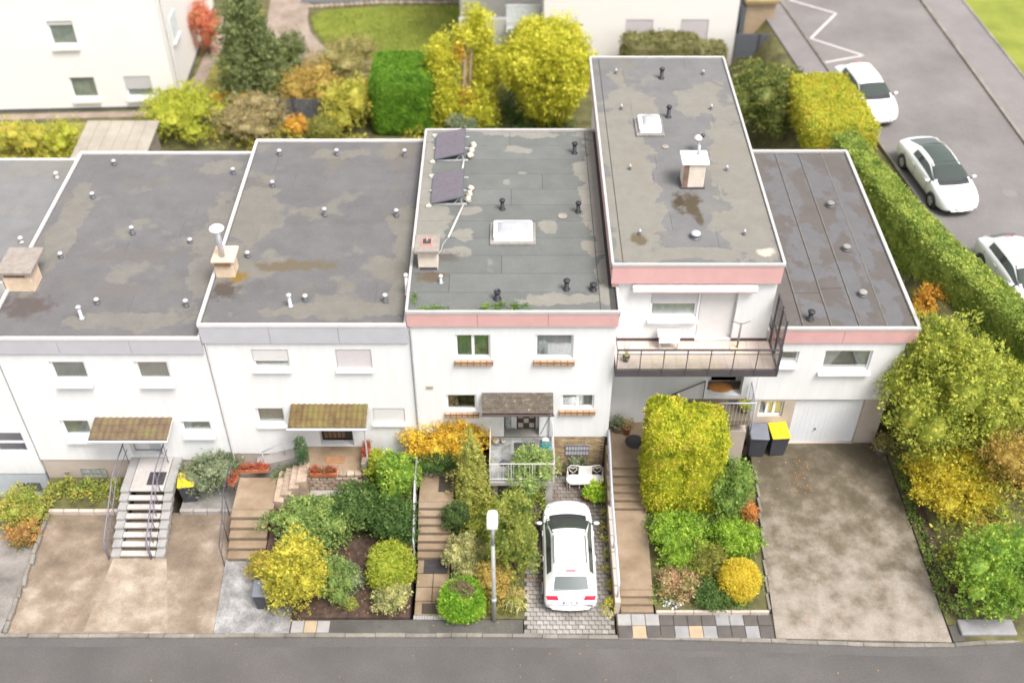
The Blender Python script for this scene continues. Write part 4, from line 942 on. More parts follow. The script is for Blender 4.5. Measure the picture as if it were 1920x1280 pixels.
# -------- tall house with balcony
ht = thing('terraced_house', 'tall white house with pink fascia, long balcony and narrow grey roof', 'house', (6.2, 8.4, 0), group='terraced houses in the row')
TY = 1.2
tW = [(4.66, 6.24, 6.62, 7.8), (6.3, 7.56, 5.62, 7.86), (7.02, 8.28, 2.9, 5.0)]
shell(ht, 3.47, 8.78, TY, 14.9, .6, 8.8, tW, 'render', t=.3)
MB().box(3.5, 8.76, TY + .02, TY + .3, -1.3, .598).build('plinth', 'beige', ht)
MT['feltT'] = roof_felt('beige_grey_felt', (.116, .114, .113), (.185, .173, .152), .66, [(4.2, 6, .95, 6.5, 1), (4.6, 11, 1.0, 1.8, 1), (8.2, 6, .9, 6, 1), (7.6, 11.6, .9, 1.3, 1), (8.0, 3, 1.0, 2.5, 1), (5.8, 1.6, 3, .35, 1), (7.6, 6.2, .6, .9, 1)], (.19, .16, .11), .35, .06, ((5.78, 4.6, .24, .6, (.05, .036, .02)), (6.25, 4.4, .26, .75, (.06, .046, .028)), (6.4, 3.6, .12, .4, (.07, .055, .035)), (4.2, 2.4, .25, .3, (.1, .08, .05)), (8.4, 1.7, .3, .2, (.4, .36, .3))))
rt = roof(ht, 3.24, 8.86, 1.0, 15.05, 8.98, 'trim', .075, .09)
felt(rt, 3.62, 8.76, 1.08, 14.97, 8.98, 'feltT', .93, seam=.012, seed=21)
felt(rt, 3.33, 3.6, 1.08, 14.97, 8.98, 'feltT', .28, along='y', joints=True, seam=.01, seed=22)
fascia(ht, 3.26, 8.84, 1.0, 8.22, 8.955, 'pink', 1)
sf = MB()
MB().box(3.3, 3.46, 1.14, 15, 8.0, 8.87).build('fascia_panel', 'pink', ht); MB().box(8.79, 8.83, 1.14, 15, 8.2, 8.87).build('fascia_panel', 'pink', ht)
window(ht, 4.66, 6.24, 6.62, 7.8, TY, 1, 'grey_curtain', .5, 'shutter', fw=.07, label='balcony window with its shutter half down')
dt = MB().box(6.3, 7.56, TY + .2, TY + .28, 5.62, 7.86).build('balcony_door', 'white', ht)
m_ = MB()
for i in range(38): m_.box(6.36, 7.5, TY + .15, TY + .17 + (.006 if i % 2 else 0), 5.64 + i * .058, 5.692 + i * .058)
m_.build('shutter', 'shutterw', dt); sill_box(ht, 4.6, 6.3, 6.6, TY, 'sillwhite')
aw = MB().bbox(3.98, 8.1, TY - .24, TY - .01, 7.92, 8.12, .03).build('awning_box', 'awning', ht); MB().box(4.0, 8.08, TY - .26, TY - .24, 7.9, 7.95).build('awning_valance', 'awn_edge', aw)
# balcony
bl = MB().box(3.47, 8.94, -.3, TY - .002, 5.27, 5.56).build('balcony', 'dark', ht)
for i in range(13):
    for j in range(3): MB().box(3.5 + i * .415, 3.908 + i * .415, -.22 + j * .465, .238 + j * .465, 5.56, 5.578).build('floor_tile', 'balcfloor', bl)
MB().box(3.47, 6.3, TY - .04, TY - .003, 5.58, 5.68).box(7.56, 8.78, TY - .04, TY - .003, 5.58, 5.68).build('skirting', 'brown_metal', bl)
rl = MB()
rl.box(3.47, 8.94, -.33, -.29, 6.47, 6.53); rl.box(3.47, 8.94, -.32, -.3, 6.3, 6.325)
for i in range(8): x = 3.5 + i * .775; rl.box(x - .018, x + .018, -.325, -.295, 5.4, 6.5)
for x in (3.48, 8.92): rl.box(x - .015, x + .015, -.29, TY - .05, 6.48, 6.52)
rl.build('balcony_railing', 'dark', bl)
for i in range(7): MB().box(3.53 + i * .775, 4.245 + i * .775, -.312, -.306, 5.58, 6.28).build('glass_panel', 'balcpanel', bl)
sc = MB()
for y in (1.1, .4, -.28): sc.box(8.86, 8.92, y - .035, y + .035, 5.56, 7.75)
for z in (5.62, 6.5, 7.72): sc.box(8.865, 8.915, -.25, 1.07, z - .03, z + .03)
scr = sc.build('privacy_screen', 'dark', bl)
for a, b in ((-.24, .36), (.44, 1.06)):
    for c, d in ((5.66, 6.46), (6.54, 7.68)): MB().box(8.885, 8.893, a, b, c, d).build('screen_panel', 'screenpanel', scr)
# recessed entrance below the balcony
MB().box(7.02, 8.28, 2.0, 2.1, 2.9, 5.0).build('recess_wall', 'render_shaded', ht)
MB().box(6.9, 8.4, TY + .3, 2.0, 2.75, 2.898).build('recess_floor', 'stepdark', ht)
dd = MB().box(7.3, 8.2, 1.95, 2.0, 2.92, 4.9).build('front_door', 'wood_dark', ht)
MB().box(4.5, 6.8, TY - .03, TY, 4.1, 4.4).build('wall_board', 'beige', ht)

# -------- low end wing with the garage
h5 = thing('garage_house', 'low white end house with pink fascia, garage door and long brown-grey roof', 'house', (11.3, 6.5, 0), group='terraced houses in the row')
fW = [(10.94, 12.62, 4.12, 5.07), (9.35, 10.05, 4.45, 5.02)]
shell(h5, 8.8, 13.68, TY + .02, 12.2, 2.66, 6.0, fW, 'render', t=.3)
wall_mesh(MB(), 8.8, 13.66, -.4, 2.658, TY + .04, [(10.36, 12.88, .3, 2.62), (9.05, 9.95, 1.75, 2.55)], .3).box(13.4, 13.66, TY + .34, 12.1, -.4, 2.658).box(9, 13.3, TY + .8, TY + .85, -.4, 2.6).build('basement_wall', 'beige', h5)
window(h5, 10.94, 12.62, 4.12, 5.07, TY + .02, 1, 'curtain_pair', label='window with draped white curtains'); window(h5, 9.35, 10.05, 4.45, 5.02, TY + .02, 1, 'dim_curtain')
sill_box(h5, 10.85, 12.7, 4.1, TY + .02, 'sillwhite'); sill_box(h5, 9.3, 10.1, 4.43, TY + .02, 'sillwhite')
window(h5, 9.05, 9.95, 1.75, 2.55, TY + .04, 3, 'grey_curtain', depth=.1)
gd = MB().box(10.36, 12.88, TY + .16, TY + .2, .3, 2.62).build('garage_door', 'garage', h5)
for i in range(14): MB().box(10.4 + i * .177, 10.572 + i * .177, TY + .154, TY + .162, .36, 2.58).build('door_slat', 'garage', gd)
MB().tube([(11.35, TY + .1, 1.0), (11.35, TY + .15, 1.0)], .035, 8).build('handle', 'dark', gd)
MT['felt5'] = roof_felt('brown_grey_felt', (.085, .075, .07), (.115, .112, .118), .55, [(10.9, 9.5, .5, 1.6, 1), (11.0, 6.2, .6, 1.5, 1), (12.3, 10.2, .5, .9, 1), (13.0, 7, .35, 3, 1), (12.1, 3.2, .4, 1.6, 1), (13.2, 2.2, .3, 1.4, 1)], None, .8, .08)
r5 = roof(h5, 8.88, 13.98, TY - .1, 12.35, 6.12, 'trim', .11, .1, 'fbr')
felt(r5, 9.0, 13.86, TY + .03, 12.22, 6.12, 'felt5', .97, along='y', seam=.03, seed=31)
for x in (10.02, 10.98, 11.95, 12.9): MB().box(x - .04, x + .01, TY + .05, 12.2, 6.145, 6.152).build('lap_strip', 'lap', r5)
fascia(h5, 8.88, 13.96, TY - .105, 5.5, 6.095, 'pink', 2)
MB().box(13.69, 13.95, TY - .05, 12.3, 5.56, 5.9).build('side_fascia', 'trim', h5)
MB().blob((13.7, TY - .06, 5.0), (.09, .09, .09), 8, 6).build('lamp', 'dark', h5)

# ================================================================== STAIRS, TERRACES, RAILINGS
def steps(parent, x0, x1, y0, y1, z0, z1, n, mat, zbot=-1.3, nose=.02):
    """n treads rising from y0 (front) to y1; every step one block"""
    d = (y1 - y0) / n; h = (z1 - z0) / n
    for i in range(n):
        MB().bbox(x0, x1, y0 + i * d - nose, y1, (z0 + i * h - .04 if i else zbot), z0 + (i + 1) * h - .001 * (n - i), .012).build('step', mat, parent)
        MB().box(x0 + .004, x1 - .004, y0 + i * d - nose - .006, y0 + i * d - nose + .02, z0 + i * h + .004, z0 + (i + 1) * h - .045).build('shaded_riser', 'stepdark', parent)  # added dark face: riser shadow line and grime put into its colour
# left house: grey flight with open railings
sa = thing('entrance_steps', 'pale grey straight entrance steps with dark tubular railings on both sides', 'steps', (-13, -2.6, -.2))
n = 8; y0, y1, zb, zt = -3.72, -1.6, -.15, .93; d = (y1 - y0) / (n - 1); h = (zt - zb) / n
for i in range(n):
    yy = y0 + i * d; z = zb + (i + 1) * h
    MB().bbox(-13.6, -12.4, yy, yy + d - .09 if i < n - 1 else -.02, z - .07, z, .012).build('step', 'steppale', sa)
    for s in (-13.93, -12.38): MB().bbox(s, s + .31, yy - .02, yy + d - .01 if i < n - 1 else -.02, z - .3, z - .015, .012).build('side_block', 'slab_pale', sa)
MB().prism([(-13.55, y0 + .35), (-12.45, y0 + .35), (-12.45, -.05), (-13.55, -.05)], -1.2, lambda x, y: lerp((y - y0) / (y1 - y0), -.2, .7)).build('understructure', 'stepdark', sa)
for x in (-13.95, -12.5):
    r_ = MB(); r_.tube([(x, y0 - .1, zb + .05), (x, y0 - .12, zb + .85), (x, y0 + .1, zb + 1.02), (x, y1, zt + .95), (x, -.1, zt + .95)], .024, 7)
    r_.tube([(x, y0, zb + .5), (x, y1, zt + .5), (x, -.1, zt + .5)], .014, 6)
    for i in range(6): t_ = i / 5; yy = y0 + (y1 - y0) * t_; r_.tube([(x, yy, zb + (zt - zb) * t_ - .1), (x, yy, zb + (zt - zb) * t_ + .97)], .016, 6)
    r_.tube([(x, -.3, zt), (x, -.3, zt + .95)], .016, 6); r_.build('railing', 'rail_mauve', sa, True)
tag(MB().bbox(-13.05, -12.45, -1.35, -.75, .932, .955, .01).build('doormat', 'mat_dark', None, loc=(-12.75, -1.05, .93)), 'dark doormat at the top of the pale grey steps', 'doormat')
fe = thing('stone_edging', 'low uneven stone edging along the left side of the tan driveway', 'edging', (-16.6, -4.2, 0))
for i in range(11):
    y = -6.7 + i * .47; x = -16.42 - (y + 6.7) * .066 + rnd.uniform(-.04, .04); M1 = Matrix.Translation((x, y, zA(x, y) - .03)) @ Matrix.Rotation(rnd.uniform(-.15, .15) + .06, 4, 'Z')
    MB().bbox(-.07, .07, -.22, .22, 0, .19 + rnd.uniform(0, .05), .03, M=M1).build('stone', 'kerb', fe)
wl = thing('low_wall', 'low tan wall in front of the planted bed below the left house', 'wall', (-15.5, -1.6, -.3))
for i in range(5): MB().bbox(-16.75 + i * .55, -16.22 + i * .55, -1.72, -1.58, -.5, -.1 + rnd.uniform(-.01, .01), .015).build('block', 'beige', wl)
wl2 = thing('low_wall', 'low pale block row in front of the yellow-lidded bin bay', 'wall', (-11, -1.6, -.3))
for i in range(4): MB().bbox(-12.0 + i * .5, -11.52 + i * .5, -1.72, -1.58, -.5, -.08 + rnd.uniform(-.01, .01), .015).build('block', 'pale_conc', wl2)
# grey fascia house: curved tan steps and terrace
sb = thing('garden_steps', 'tan steps rising from the grey paving to the terrace left of the soft green shrubs', 'steps', (-9.1, -2.6, 0))
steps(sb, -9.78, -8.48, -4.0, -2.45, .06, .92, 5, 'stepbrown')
MB().box(-9.78, -8.35, -2.44, -1.0, -1.3, .915).build('landing', 'stepbrown', sb)
for i in range(4):
    MB().prism([(-8.36 + i * .26, -2.2 + i * .16), (-8.02 + i * .26, -2.26 + i * .2), (-8.0 + i * .26, -.8), (-8.36 + i * .26, -.8)], -.5, 1.06 + i * .145).build('step', 'stonework', sb)
tb = thing('terrace', 'tan front door terrace with rubble stone edge and brown mat', 'terrace', (-6.4, -.7, 1.2))
MB().box(-7.45, -5.32, -1.28, -.01, -.6, 1.49).build('terrace_slab', 'stepbrown', tb)
for r in range(5):
    for i in range(8):
        x = -7.5 + i * .275 + (.13 if r % 2 else 0)
        if x > -5.5: continue
        MB().bbox(x, x + .255, -1.42 + (.05 if r == 4 else 0), -1.285 if r < 4 else -1.15, .72 + r * .16, .865 + r * .16, .02).build('stone', 'stonework', tb)
MB().bbox(-7.2, -5.6, -1.75, -1.45, -.2, .78, .02).build('footing', 'pale_conc', tb)
tag(MB().bbox(-6.66, -5.98, -.82, -.5, 1.492, 1.515, .01).build('doormat', 'mat_brown', None, loc=(-6.3, -.66, 1.49)), 'brown coir doormat on the tan terrace of the grey fascia house', 'doormat')
# railing posts with red flower boxes
def flowerbox(label, x, y, z, L, rot, mat, flower, seed, cat='flower box'):
    t = thing('flower_box', label, cat, (x, y, z), rot, None, True)
    bx = MB().bbox(-L / 2, L / 2, -.11, .11, 0, .17, .02).build('box', mat, t)
    MB().box(-L / 2 + .03, L / 2 - .03, -.085, .085, .171, .175).build('earth', 'soil', t)
    foliage('flowers', flower, t, [(-L / 4, 0, .24, L / 4, .12, .13), (L / 4, 0, .24, L / 4, .12, .12)], int(900 * L), .05, seed)
flowerbox('orange flower box on the stone edge of the tan terrace', -6.65, -1.36, 1.5, .95, 0, 'orangepot', 'redflower', 2)
flowerbox('long red flower box on the wall left of the narrow cypress', -9.3, -.75, 1.0, 1.1, .05, 'terracotta', 'redflower', 3)
flowerbox('red flower box hung on the terrace post beside the lime shrub', -5.2, -.55, 1.75, .75, 1.5, 'terracotta', 'redflower', 4)
flowerbox('small orange flower box at the top of the dark stair railing', -9.95, -1.2, .95, .5, 1.35, 'terracotta', 'redflower', 5)
def railing(label, pts, h, mat, posts=True, mid=True, name='railing', r=.022, drop=0, cat='railing'):
    t = thing(name, label, cat, (pts[0][0], pts[0][1], pts[0][2]))
    MB().tube([(x, y, z + h) for x, y, z in pts], r, 8).build('handrail', mat, t, True)
    if mid: MB().tube([(x, y, z + h * .5) for x, y, z in pts], r * .6, 6).build('middle_rail', mat, t, True)
    if posts:
        for (x, y, z) in pts: MB().tube([(x, y, z - .08 - drop), (x, y, z + h)], r * .8, 6).build('post', mat, t, True)
    return t
railing('dark railing beside the tan steps of the grey fascia house', [(-9.9, -4.1, .1), (-9.92, -3.2, .45), (-9.95, -2.4, .92), (-9.95, -1.3, .92)], .9, 'dark', drop=.3)
tp = thing('timber_post', 'weathered timber post at the right edge of the tan terrace', 'post', (-5.22, -1.2, .4))
MB().bbox(-5.3, -5.14, -1.3, -1.14, -.4, 2.0, .015).build('post_shaft', 'fence_wood', tp); MB().bbox(-5.31, -5.13, -1.1, -.2, 1.2, 1.9, .01).build('board', 'fence_wood', tp)
railing('sloping dark handrail on the wall left of the narrow cypress', [(-9.0, -.35, 1.0), (-8.2, -.3, 1.45), (-7.6, -.3, 1.6)], .55, 'greyblue', mid=False)
MB().add([(-9.3, -.02, .95), (-7.6, -.02, 1.5), (-7.6, -.5, 1.5), (-9.3, -.5, .95), (-9.3, -.02, -.4), (-7.6, -.02, -.4), (-7.6, -.5, -.4), (-9.3, -.5, -.4)], [(0, 3, 2, 1), (4, 5, 6, 7), (3, 7, 6, 2), (0, 4, 7, 3), (1, 2, 6, 5), (0, 1, 5, 4)]).build('cheek_wall', 'pale_conc', sb)
# middle house: steps with doormats
sm = thing('garden_steps', 'tan steps with a silver handrail climbing to the middle house from the footway', 'steps', (-2.65, -4, 0))
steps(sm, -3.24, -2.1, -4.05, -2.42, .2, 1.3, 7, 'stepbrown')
MB().box(-3.24, -2.05, -2.41, -1.0, -1.3, 1.296).build('landing', 'stepbrown', sm)
for i in range(4):
    for j in range(2):
        MB().bbox(-3.22 + j * .56, -2.68 + j * .56, -6.2 + i * .535, -5.68 + i * .535, -.6, .105 + i * .028, .012).build('path_slab', 'stepbrown', sm)
for i in range(12): MB().bbox(-3.24 + i * .094, -3.155 + i * .094, -6.37, -6.22, -.4, .1, .008).build('edge_paver', 'slab_pale', sm)
for i in range(3):
    for j in range(2): MB().bbox(-1.98 + 1e-3, -1.9, -6.3 + i * 1.3 + j * .66, -5.66 + i * 1.3 + j * .66, -.3, .2 + i * .12, .01).build('edging_stone', 'kerb', sm)
tag(MB().bbox(-3.0, -2.2, -4.62, -4.08, .2, .225, .01).build('doormat', 'mat_dark', None, loc=(-2.6, -4.35, .2)), 'dark rubber doormat at the foot of the middle steps', 'doormat')
gt = thing('drain_grating', 'square dark grating in the path by the clipped bright green bush', 'grating', (-2.65, -5.95, .12))
MB().box(-2.98, -2.32, -6.18, -5.78, .112, .128).build('tray', 'mortar', gt)
for i in range(11): MB().box(-2.97 + i * .06, -2.94 + i * .06, -6.17, -5.79, .128, .14).build('bar', 'grate', gt)
for q, (x, y) in enumerate([(-2.34, -1.62)]):
    t = thing('door_grating', 'patterned dark metal doormat on the landing of the middle steps', 'doormat', (x, y, 1.3))
    MB().box(x - .24, x + .24, y - .36, y + .36, 1.297, 1.304).build('tray', 'mortar', t)
    for i in range(6): MB().box(x - .24 + i * .084, x - .18 + i * .084, y - .35, y + .35, 1.304, 1.315).build('bar', 'grate', t)
    for i in range(5): MB().box(x - .24, x + .24, y - .33 + i * .15, y - .29 + i * .15, 1.3155, 1.32).build('cross_bar', 'grate', t)
railing('silver handrail on the left side of the middle tan steps', [(-3.33, -4.05, .4), (-3.33, -3.2, .95), (-3.33, -2.4, 1.35), (-3.33, -1.2, 1.35)], .9, 'zinc', r=.032, drop=.6)
for i, (x, y) in enumerate(((-3.05, -1.18), (-2.86, -1.24), (-2.74, -1.14))):
    tag(MB().blob((x, y, 1.36), (.1, .09, .075), 9, 6, jit=.25, seed=i).build('stone', 'stone', None, True, loc=(x, y, 1.3)), 'pale round stone on the landing below the dark green shrub, ' + ('leftmost', 'middle one', 'rightmost')[i], 'stone', 'stones on the landing')
st = thing('garden_figure', 'small pale lilac garden figure beside the top of the silver handrail', 'figurine', (-3.16, -1.15, 1.3))
MB().lathe([(.07, 0), (.06, .12), (.045, .3), (.03, .36)], (-3.16, -1.12, 1.3), 10).build('body', 'slab_grey', st, True); MB().blob((-3.16, -1.12, 1.72), (.06, .06, .07), 8, 6).build('head', 'pale_curtain', st, True)
te = thing('terrace', 'raised terrace of grey slate tiles in front of the checkered door', 'terrace', (.35, -1, 1))
MB().box(-.78, 1.46, -2.14, -.01, 1.82, 1.975).box(1.18, 1.42, -1.9, -.02, -.3, 1.82).box(-.7, -.5, -1.9, -.02, -.3, 1.82).box(-.5, 1.18, -1.2, -1.1, -.3, 1.82).build('slab', 'pale_conc', te)
for i in range(6):
    for j in range(5):
        MB().box(-.75 + i * .364, -.402 + i * .364, -2.06 + j * .405, -1.668 + j * .405, 1.975, 1.99 + rnd.uniform(0, .005)).build('tile', 'slate', te)
rt_ = thing('terrace_railing', 'thin white railing round the slate terrace', 'railing', (.35, -2.1, 2))
MB().tube([(-.76, -.1, 2.9), (-.76, -2.1, 2.9), (1.44, -2.1, 2.9), (1.44, -.1, 2.9)], .02, 6).build('handrail', 'trimw', rt_)
MB().tube([(-.76, -2.1, 2.12), (1.44, -2.1, 2.12), (1.44, -.1, 2.12)], .014, 6).build('lower_rail', 'trimw', rt_)
for x in (-.76, -.03, .7, 1.44): MB().tube([(x, -2.1, 1.9), (x, -2.1, 2.9)], .017, 6).build('post', 'trimw', rt_)
for i in range(12):
    x = -.66 + i * .18; MB().tube([(x, -2.1, 2.12), (x, -2.1, 2.9)], .008, 5).build('bar', 'trimw', rt_)
for y in (-.1, -1.1): MB().tube([(1.44, y, 1.9), (1.44, y, 2.9)], .02, 6).build('post', 'zinc', rt_)
tag(MB().bbox(.07, .82, -.82, -.3, 1.998, 2.02, .01).build('doormat', 'mat_dark', None, loc=(.45, -.55, 2.0)), 'large dark doormat in front of the checkered brown door', 'doormat')
for i, (x, r) in enumerate(((-.58, .13), (-.3, .1))):
    t = thing('pumpkin', ('larger' if i == 0 else 'smaller') + ' pale pumpkin beside the checkered door', 'pumpkin', (x, -.3, 2)); pb = MB()
    for k in range(8):
        a = k * math.pi / 4; pb.blob((x + math.cos(a) * r * .45, -.3 + math.sin(a) * r * .45, 2 + r * .72), (r * .6, r * .6, r * .7), 7, 6)
    pb.build('flesh', 'stone', t, True); MB().tube([(x, -.3, 2 + r * 1.3), (x + .02, -.31, 2 + r * 1.7)], .02, 6).build('stalk', 'trunk', t)
hr = thing('hose_reel', 'blue garden hose coiled on a teal reel at the terrace corner', 'hose', (1.2, -.62, 2))
MB().lathe([(.16, 0), (.16, .03), (.07, .05), (.07, .2), (.16, .22), (.16, .25)], (1.2, -.6, 2.0), 16).build('reel', 'hose_teal', hr)
hz_ = MB()
pts = [(1.2 + (.15 + .012 * math.sin(i)) * math.cos(i * .5), -.62 + (.15 + .02 * math.sin(i * .3)) * math.sin(i * .5), 2.05 + .0028 * i) for i in range(60)]
pts += [(1.05, -.8, 2.03), (1.2, -.86, 2.02), (1.33, -.8, 2.03)]
hz_.tube(pts, .018, 6); hz_.build('hose', 'hose', hr, True); MB().tube([(1.2, -.6, 2.25), (1.2, -.6, 2.29)], .05, 8).build('hub', 'terracotta', hr)
tag(MB().blob((1.18, -.3, 2.12), (.14, .11, .13), 10, 7, jit=.15).build('bucket_bag', 'lampwhite', None, True, loc=(1.18, -.3, 2)), 'white rounded bag standing behind the blue hose', 'bag')
for i, x in enumerate((-.28, .32)):   # small dark slate roofs of bird tables below the mat
    t = thing('lantern', 'dark triangular lantern on the slate terrace ' + ('left' if i == 0 else 'right') + ' of the post', 'lantern', (x, -1.35, 2))
    MB().lathe([(.09, 0), (.09, .16)], (x, -1.35, 2.0), 4).build('body', 'dark', t); MB().lathe([(.16, .16), (.005, .3)], (x, -1.35, 2.0), 4).build('roof', 'anthracite', t)
# bench, pots
be = thing('garden_bench', 'white wrought iron bench with heart scrolls against the brick basement wall', 'bench', (2.66, -.7, .05))
sb_ = MB(); n_ = 24; L = .62
out = [(2.66 + (L - .16) * (1 if math.cos(a) > 0 else -1) + .22 * math.cos(a), -.72 + .22 * math.sin(a)) for a in [2 * math.pi * i / n_ + .01 for i in range(n_)]]
sb_.prism(out, .46, .52); sb_.build('seat', 'seatfloral', be)
MB().bbox(2.42, 2.92, -.5, -.44, .5, .95, .02).build('back_cushion', 'cushion', be)
bk = MB().tube([(2.0, -.72, .05), (2.0, -.6, .55), (2.02, -.48, .86), (2.15, -.46, .98), (2.66, -.46, .9), (3.17, -.46, .98), (3.3, -.48, .86), (3.32, -.6, .55), (3.32, -.72, .05)], .016, 6)
bk.tube([(2.02, -.85, .05), (2.04, -.7, .62), (2.04, -.5, .7)], .013, 6).tube([(3.3, -.85, .05), (3.28, -.7, .62), (3.28, -.5, .7)], .013, 6).build('back_frame', 'ironwhite', be, True)
for cx in (2.22, 3.1):
    hp = []
    for i in range(21):
        t_ = math.pi * 2 * i / 20; hp.append((cx + .011 * 16 * math.sin(t_) ** 3 * .85, -.47, .74 + .011 * (13 * math.cos(t_) - 5 * math.cos(2 * t_) - 2 * math.cos(3 * t_) - math.cos(4 * t_))))
    MB().tube(hp, .012, 6, caps=False).build('heart_scroll', 'ironwhite', be, True)
for x, y in ((2.1, -.9), (2.45, -.92), (2.87, -.92), (3.22, -.9)): MB().tube([(x, y + .08, .47), (x, y, .05)], .014, 6).build('leg', 'ironwhite', be, True)
def pot(label, x, y, z, r, h, mat, leaf=None, lr=.2, seed=1, size=.07, n=500):
    t = thing('flower_pot', label, 'plant pot', (x, y, z))
    MB().lathe([(r * .7, 0), (r * .97, h * .85), (r * 1.08, h * .85), (r * 1.08, h), (r * .9, h), (r * .88, h * .8)], (x, y, z), 16).build('pot', mat, t, True)
    MB().lathe([(r * .87, h * .8), (r * .86, h * .82)], (x, y, z), 14).build('earth', 'soil', t)
    if leaf: foliage('plant', leaf, t, [(x, y, z + h + lr * .5, lr, lr, lr * .8)], n, size, seed, core=.5)
    return t
pot('orange terracotta pot with a lime plant in front of the white car bonnet', 2.72, -1.3, .06, .17, .26, 'orangepot', 'greenpot', .17, 3, .07, 350)
pot('lush green potted plant below the right end of the white bench', 3.08, -1.22, .06, .14, .2, 'black', 'greenpot', .3, 4, .11, 700)
pot('dark round planter between the garden shrubs and the white car', .62, -2.7, .05, .18, .45, 'black')
pot('grey-green bowl plant at the left end of the upper landing', 3.85, .75, 1.5, .17, .35, 'stone', 'greygreen', .22, 6, .06, 500)
pot('brown urn beside the grey-green bowl plant on the upper landing', 4.2, .62, 1.5, .16, .4, 'terracotta', 'brownish', .2, 7, .06, 350)
pot('grey stone pot with a dry plant at the corner of the garage house', 13.75, .65, .36, .24, .42, 'slab_pale', 'dullgreen', .34, 8, .07, 800)
pot('pot with a yellow plant on the platform edge beside the grey railing', 8.35, .55, 2.7, .14, .22, 'stone_grey', 'lime2', .22, 9, .06, 450)
bp = thing('basement_plant', 'silvery shrub with pale flower heads in front of the grille', 'shrub', (2.4, -.2, .05)); foliage('leaves', 'greygreen', bp, [(2.35, -.2, .75, .33, .16, .3)], 700, .07, 12); stems(bp, 2.35, -.2, .05, .8, .2, 4, .012, 3)
# tall house: steps, ramp, landing
su = thing('garden_steps', 'brown steps and ramp climbing between the white car and the golden hedge', 'steps', (4.1, -3.5, .3))
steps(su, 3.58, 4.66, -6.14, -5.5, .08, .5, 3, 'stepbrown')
MB().prism([(3.58, -5.49), (4.66, -5.49), (4.74, -2.22), (3.58, -2.22)], -1.3, lambda x, y: lerp((y + 5.49) / 3.27, .497, .58)).build('ramp', 'stepbrown', su)
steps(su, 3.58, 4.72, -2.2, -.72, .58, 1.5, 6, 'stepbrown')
MB().box(3.58, 6.4, -.71, TY - .003, -1.3, 1.494).build('landing', 'stepbrown', su)
ub = thing('boundary_kerb', 'low tan wall between the paved car drive and the brown ramp', 'wall', (3.46, -4, .3))
for i in range(6): MB().bbox(3.37, 3.55, -6.1 + i * .66, -5.46 + i * .66, -.4, .66 + i * .035, .012).build('block', 'beige', ub)
for i in range(4): MB().bbox(3.37, 3.55, -2.13 + i * .52, -1.63 + i * .52, -.4, .98 + i * .22, .012).build('block', 'stepdark', ub)
railing('long grey metal handrail between the white car and the brown steps', [(3.46, -5.9, .65), (3.46, -4, .75), (3.46, -2.25, .9), (3.46, -.75, 1.5), (3.46, -.03, 1.6)], .78, 'rail', r=.04)
tag(MB().lathe([(.33, 0), (.35, .02), (.3, .03)], (4.46, .2, 1.497), 20).build('round_mat', 'mat_dark', None, loc=(4.46, .2, 1.5)), 'round black mat on the landing beside the golden hedge', 'doormat')
pl = thing('entrance_platform', 'brown entrance platform below the long balcony', 'platform', (7.5, .5, 1))
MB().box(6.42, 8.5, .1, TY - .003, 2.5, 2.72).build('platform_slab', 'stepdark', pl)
MB().box(6.42, 8.46, .25, TY - .004, -.6, 2.0).build('front_wall', 'beige', pl); MB().box(6.42, 8.42, .6, TY - .005, 2.0, 2.498).build('recess', 'anthracite', pl)
tag(MB().lathe([(.36, 0), (.37, .012), (.34, .02)], (7.6, 1.6, 2.9), 24, sx=1.2, sy=.72).build('oval_mat', 'mat_orange', None, loc=(7.6, 1.6, 2.9)), 'orange oval doormat at the door under the balcony', 'doormat')
tag(MB().bbox(7.85, 8.3, .85, 1.12, 2.722, 2.74, .008).build('doormat', 'mat_dark', None, loc=(8.05, 1, 2.72)), 'small dark doormat on the platform edge below the orange mat', 'doormat')
pr_ = thing('platform_railing', 'grey-blue metal railing on the right side of the entrance platform', 'railing', (8.5, .6, 2.7))
pp = MB().tube([(8.56, 1.1, 3.65), (8.56, .1, 3.6), (7.3, .1, 3.6)], .028, 8)
for y in (1.1, .6, .12): pp.tube([(8.56, y, 2.0), (8.56, y, 3.62)], .02, 6)
pp.build('frame', 'rail', pr_, True)
for i in range(8): MB().tube([(8.56, .2 + i * .12, 2.5), (8.56, .2 + i * .12, 3.58)], .01, 5).build('bar', 'rail', pr_)
for i in range(9): MB().tube([(7.4 + i * .13, .1, 2.5), (7.4 + i * .13, .1, 3.58)], .009, 5).build('bar', 'rail', pr_)
railing('brown sloping handrail on the wall under the balcony', [(5.0, 1.1, 1.6), (5.9, 1.1, 2.3), (6.9, 1.1, 2.9)], .8, 'brown_metal', mid=False)

# ================================================================== STREET LAMP
lp = thing('street_lamp', 'galvanised street lamp with a flat white head at the edge of the footway', 'street lamp', (-.58, -6.42, .07))
MB().tube([(-.58, -6.42, .05), (-.58, -6.42, 1.6), (-.58, -6.42, 4.1)], [.075, .07, .058], 12).build('post', 'post', lp, True)
MB().tube([(-.58, -6.42, 4.1), (-.58, -6.42, 5.25)], .05, 12).build('upper_post', 'alu', lp, True)
MB().tube([(-.58, -6.42, 1.12), (-.58, -6.42, 1.36)], .082, 12).build('collar', 'zinc', lp, True)
hd = MB().prism([(-.73, -6.72), (-.43, -6.72), (-.42, -6.3), (-.46, -6.12), (-.7, -6.12), (-.74, -6.3)], 5.22, lambda x, y: 5.38 - abs(x + .58) * .12).build('lamp_head', 'lampwhite', lp)
MB().box(-.74, -.42, -6.47, -6.455, 5.3, 5.392).build('seam', 'alu', hd); MB().box(-.7, -.46, -6.68, -6.32, 5.2, 5.222).build('diffuser', 'pale_curtain', hd)

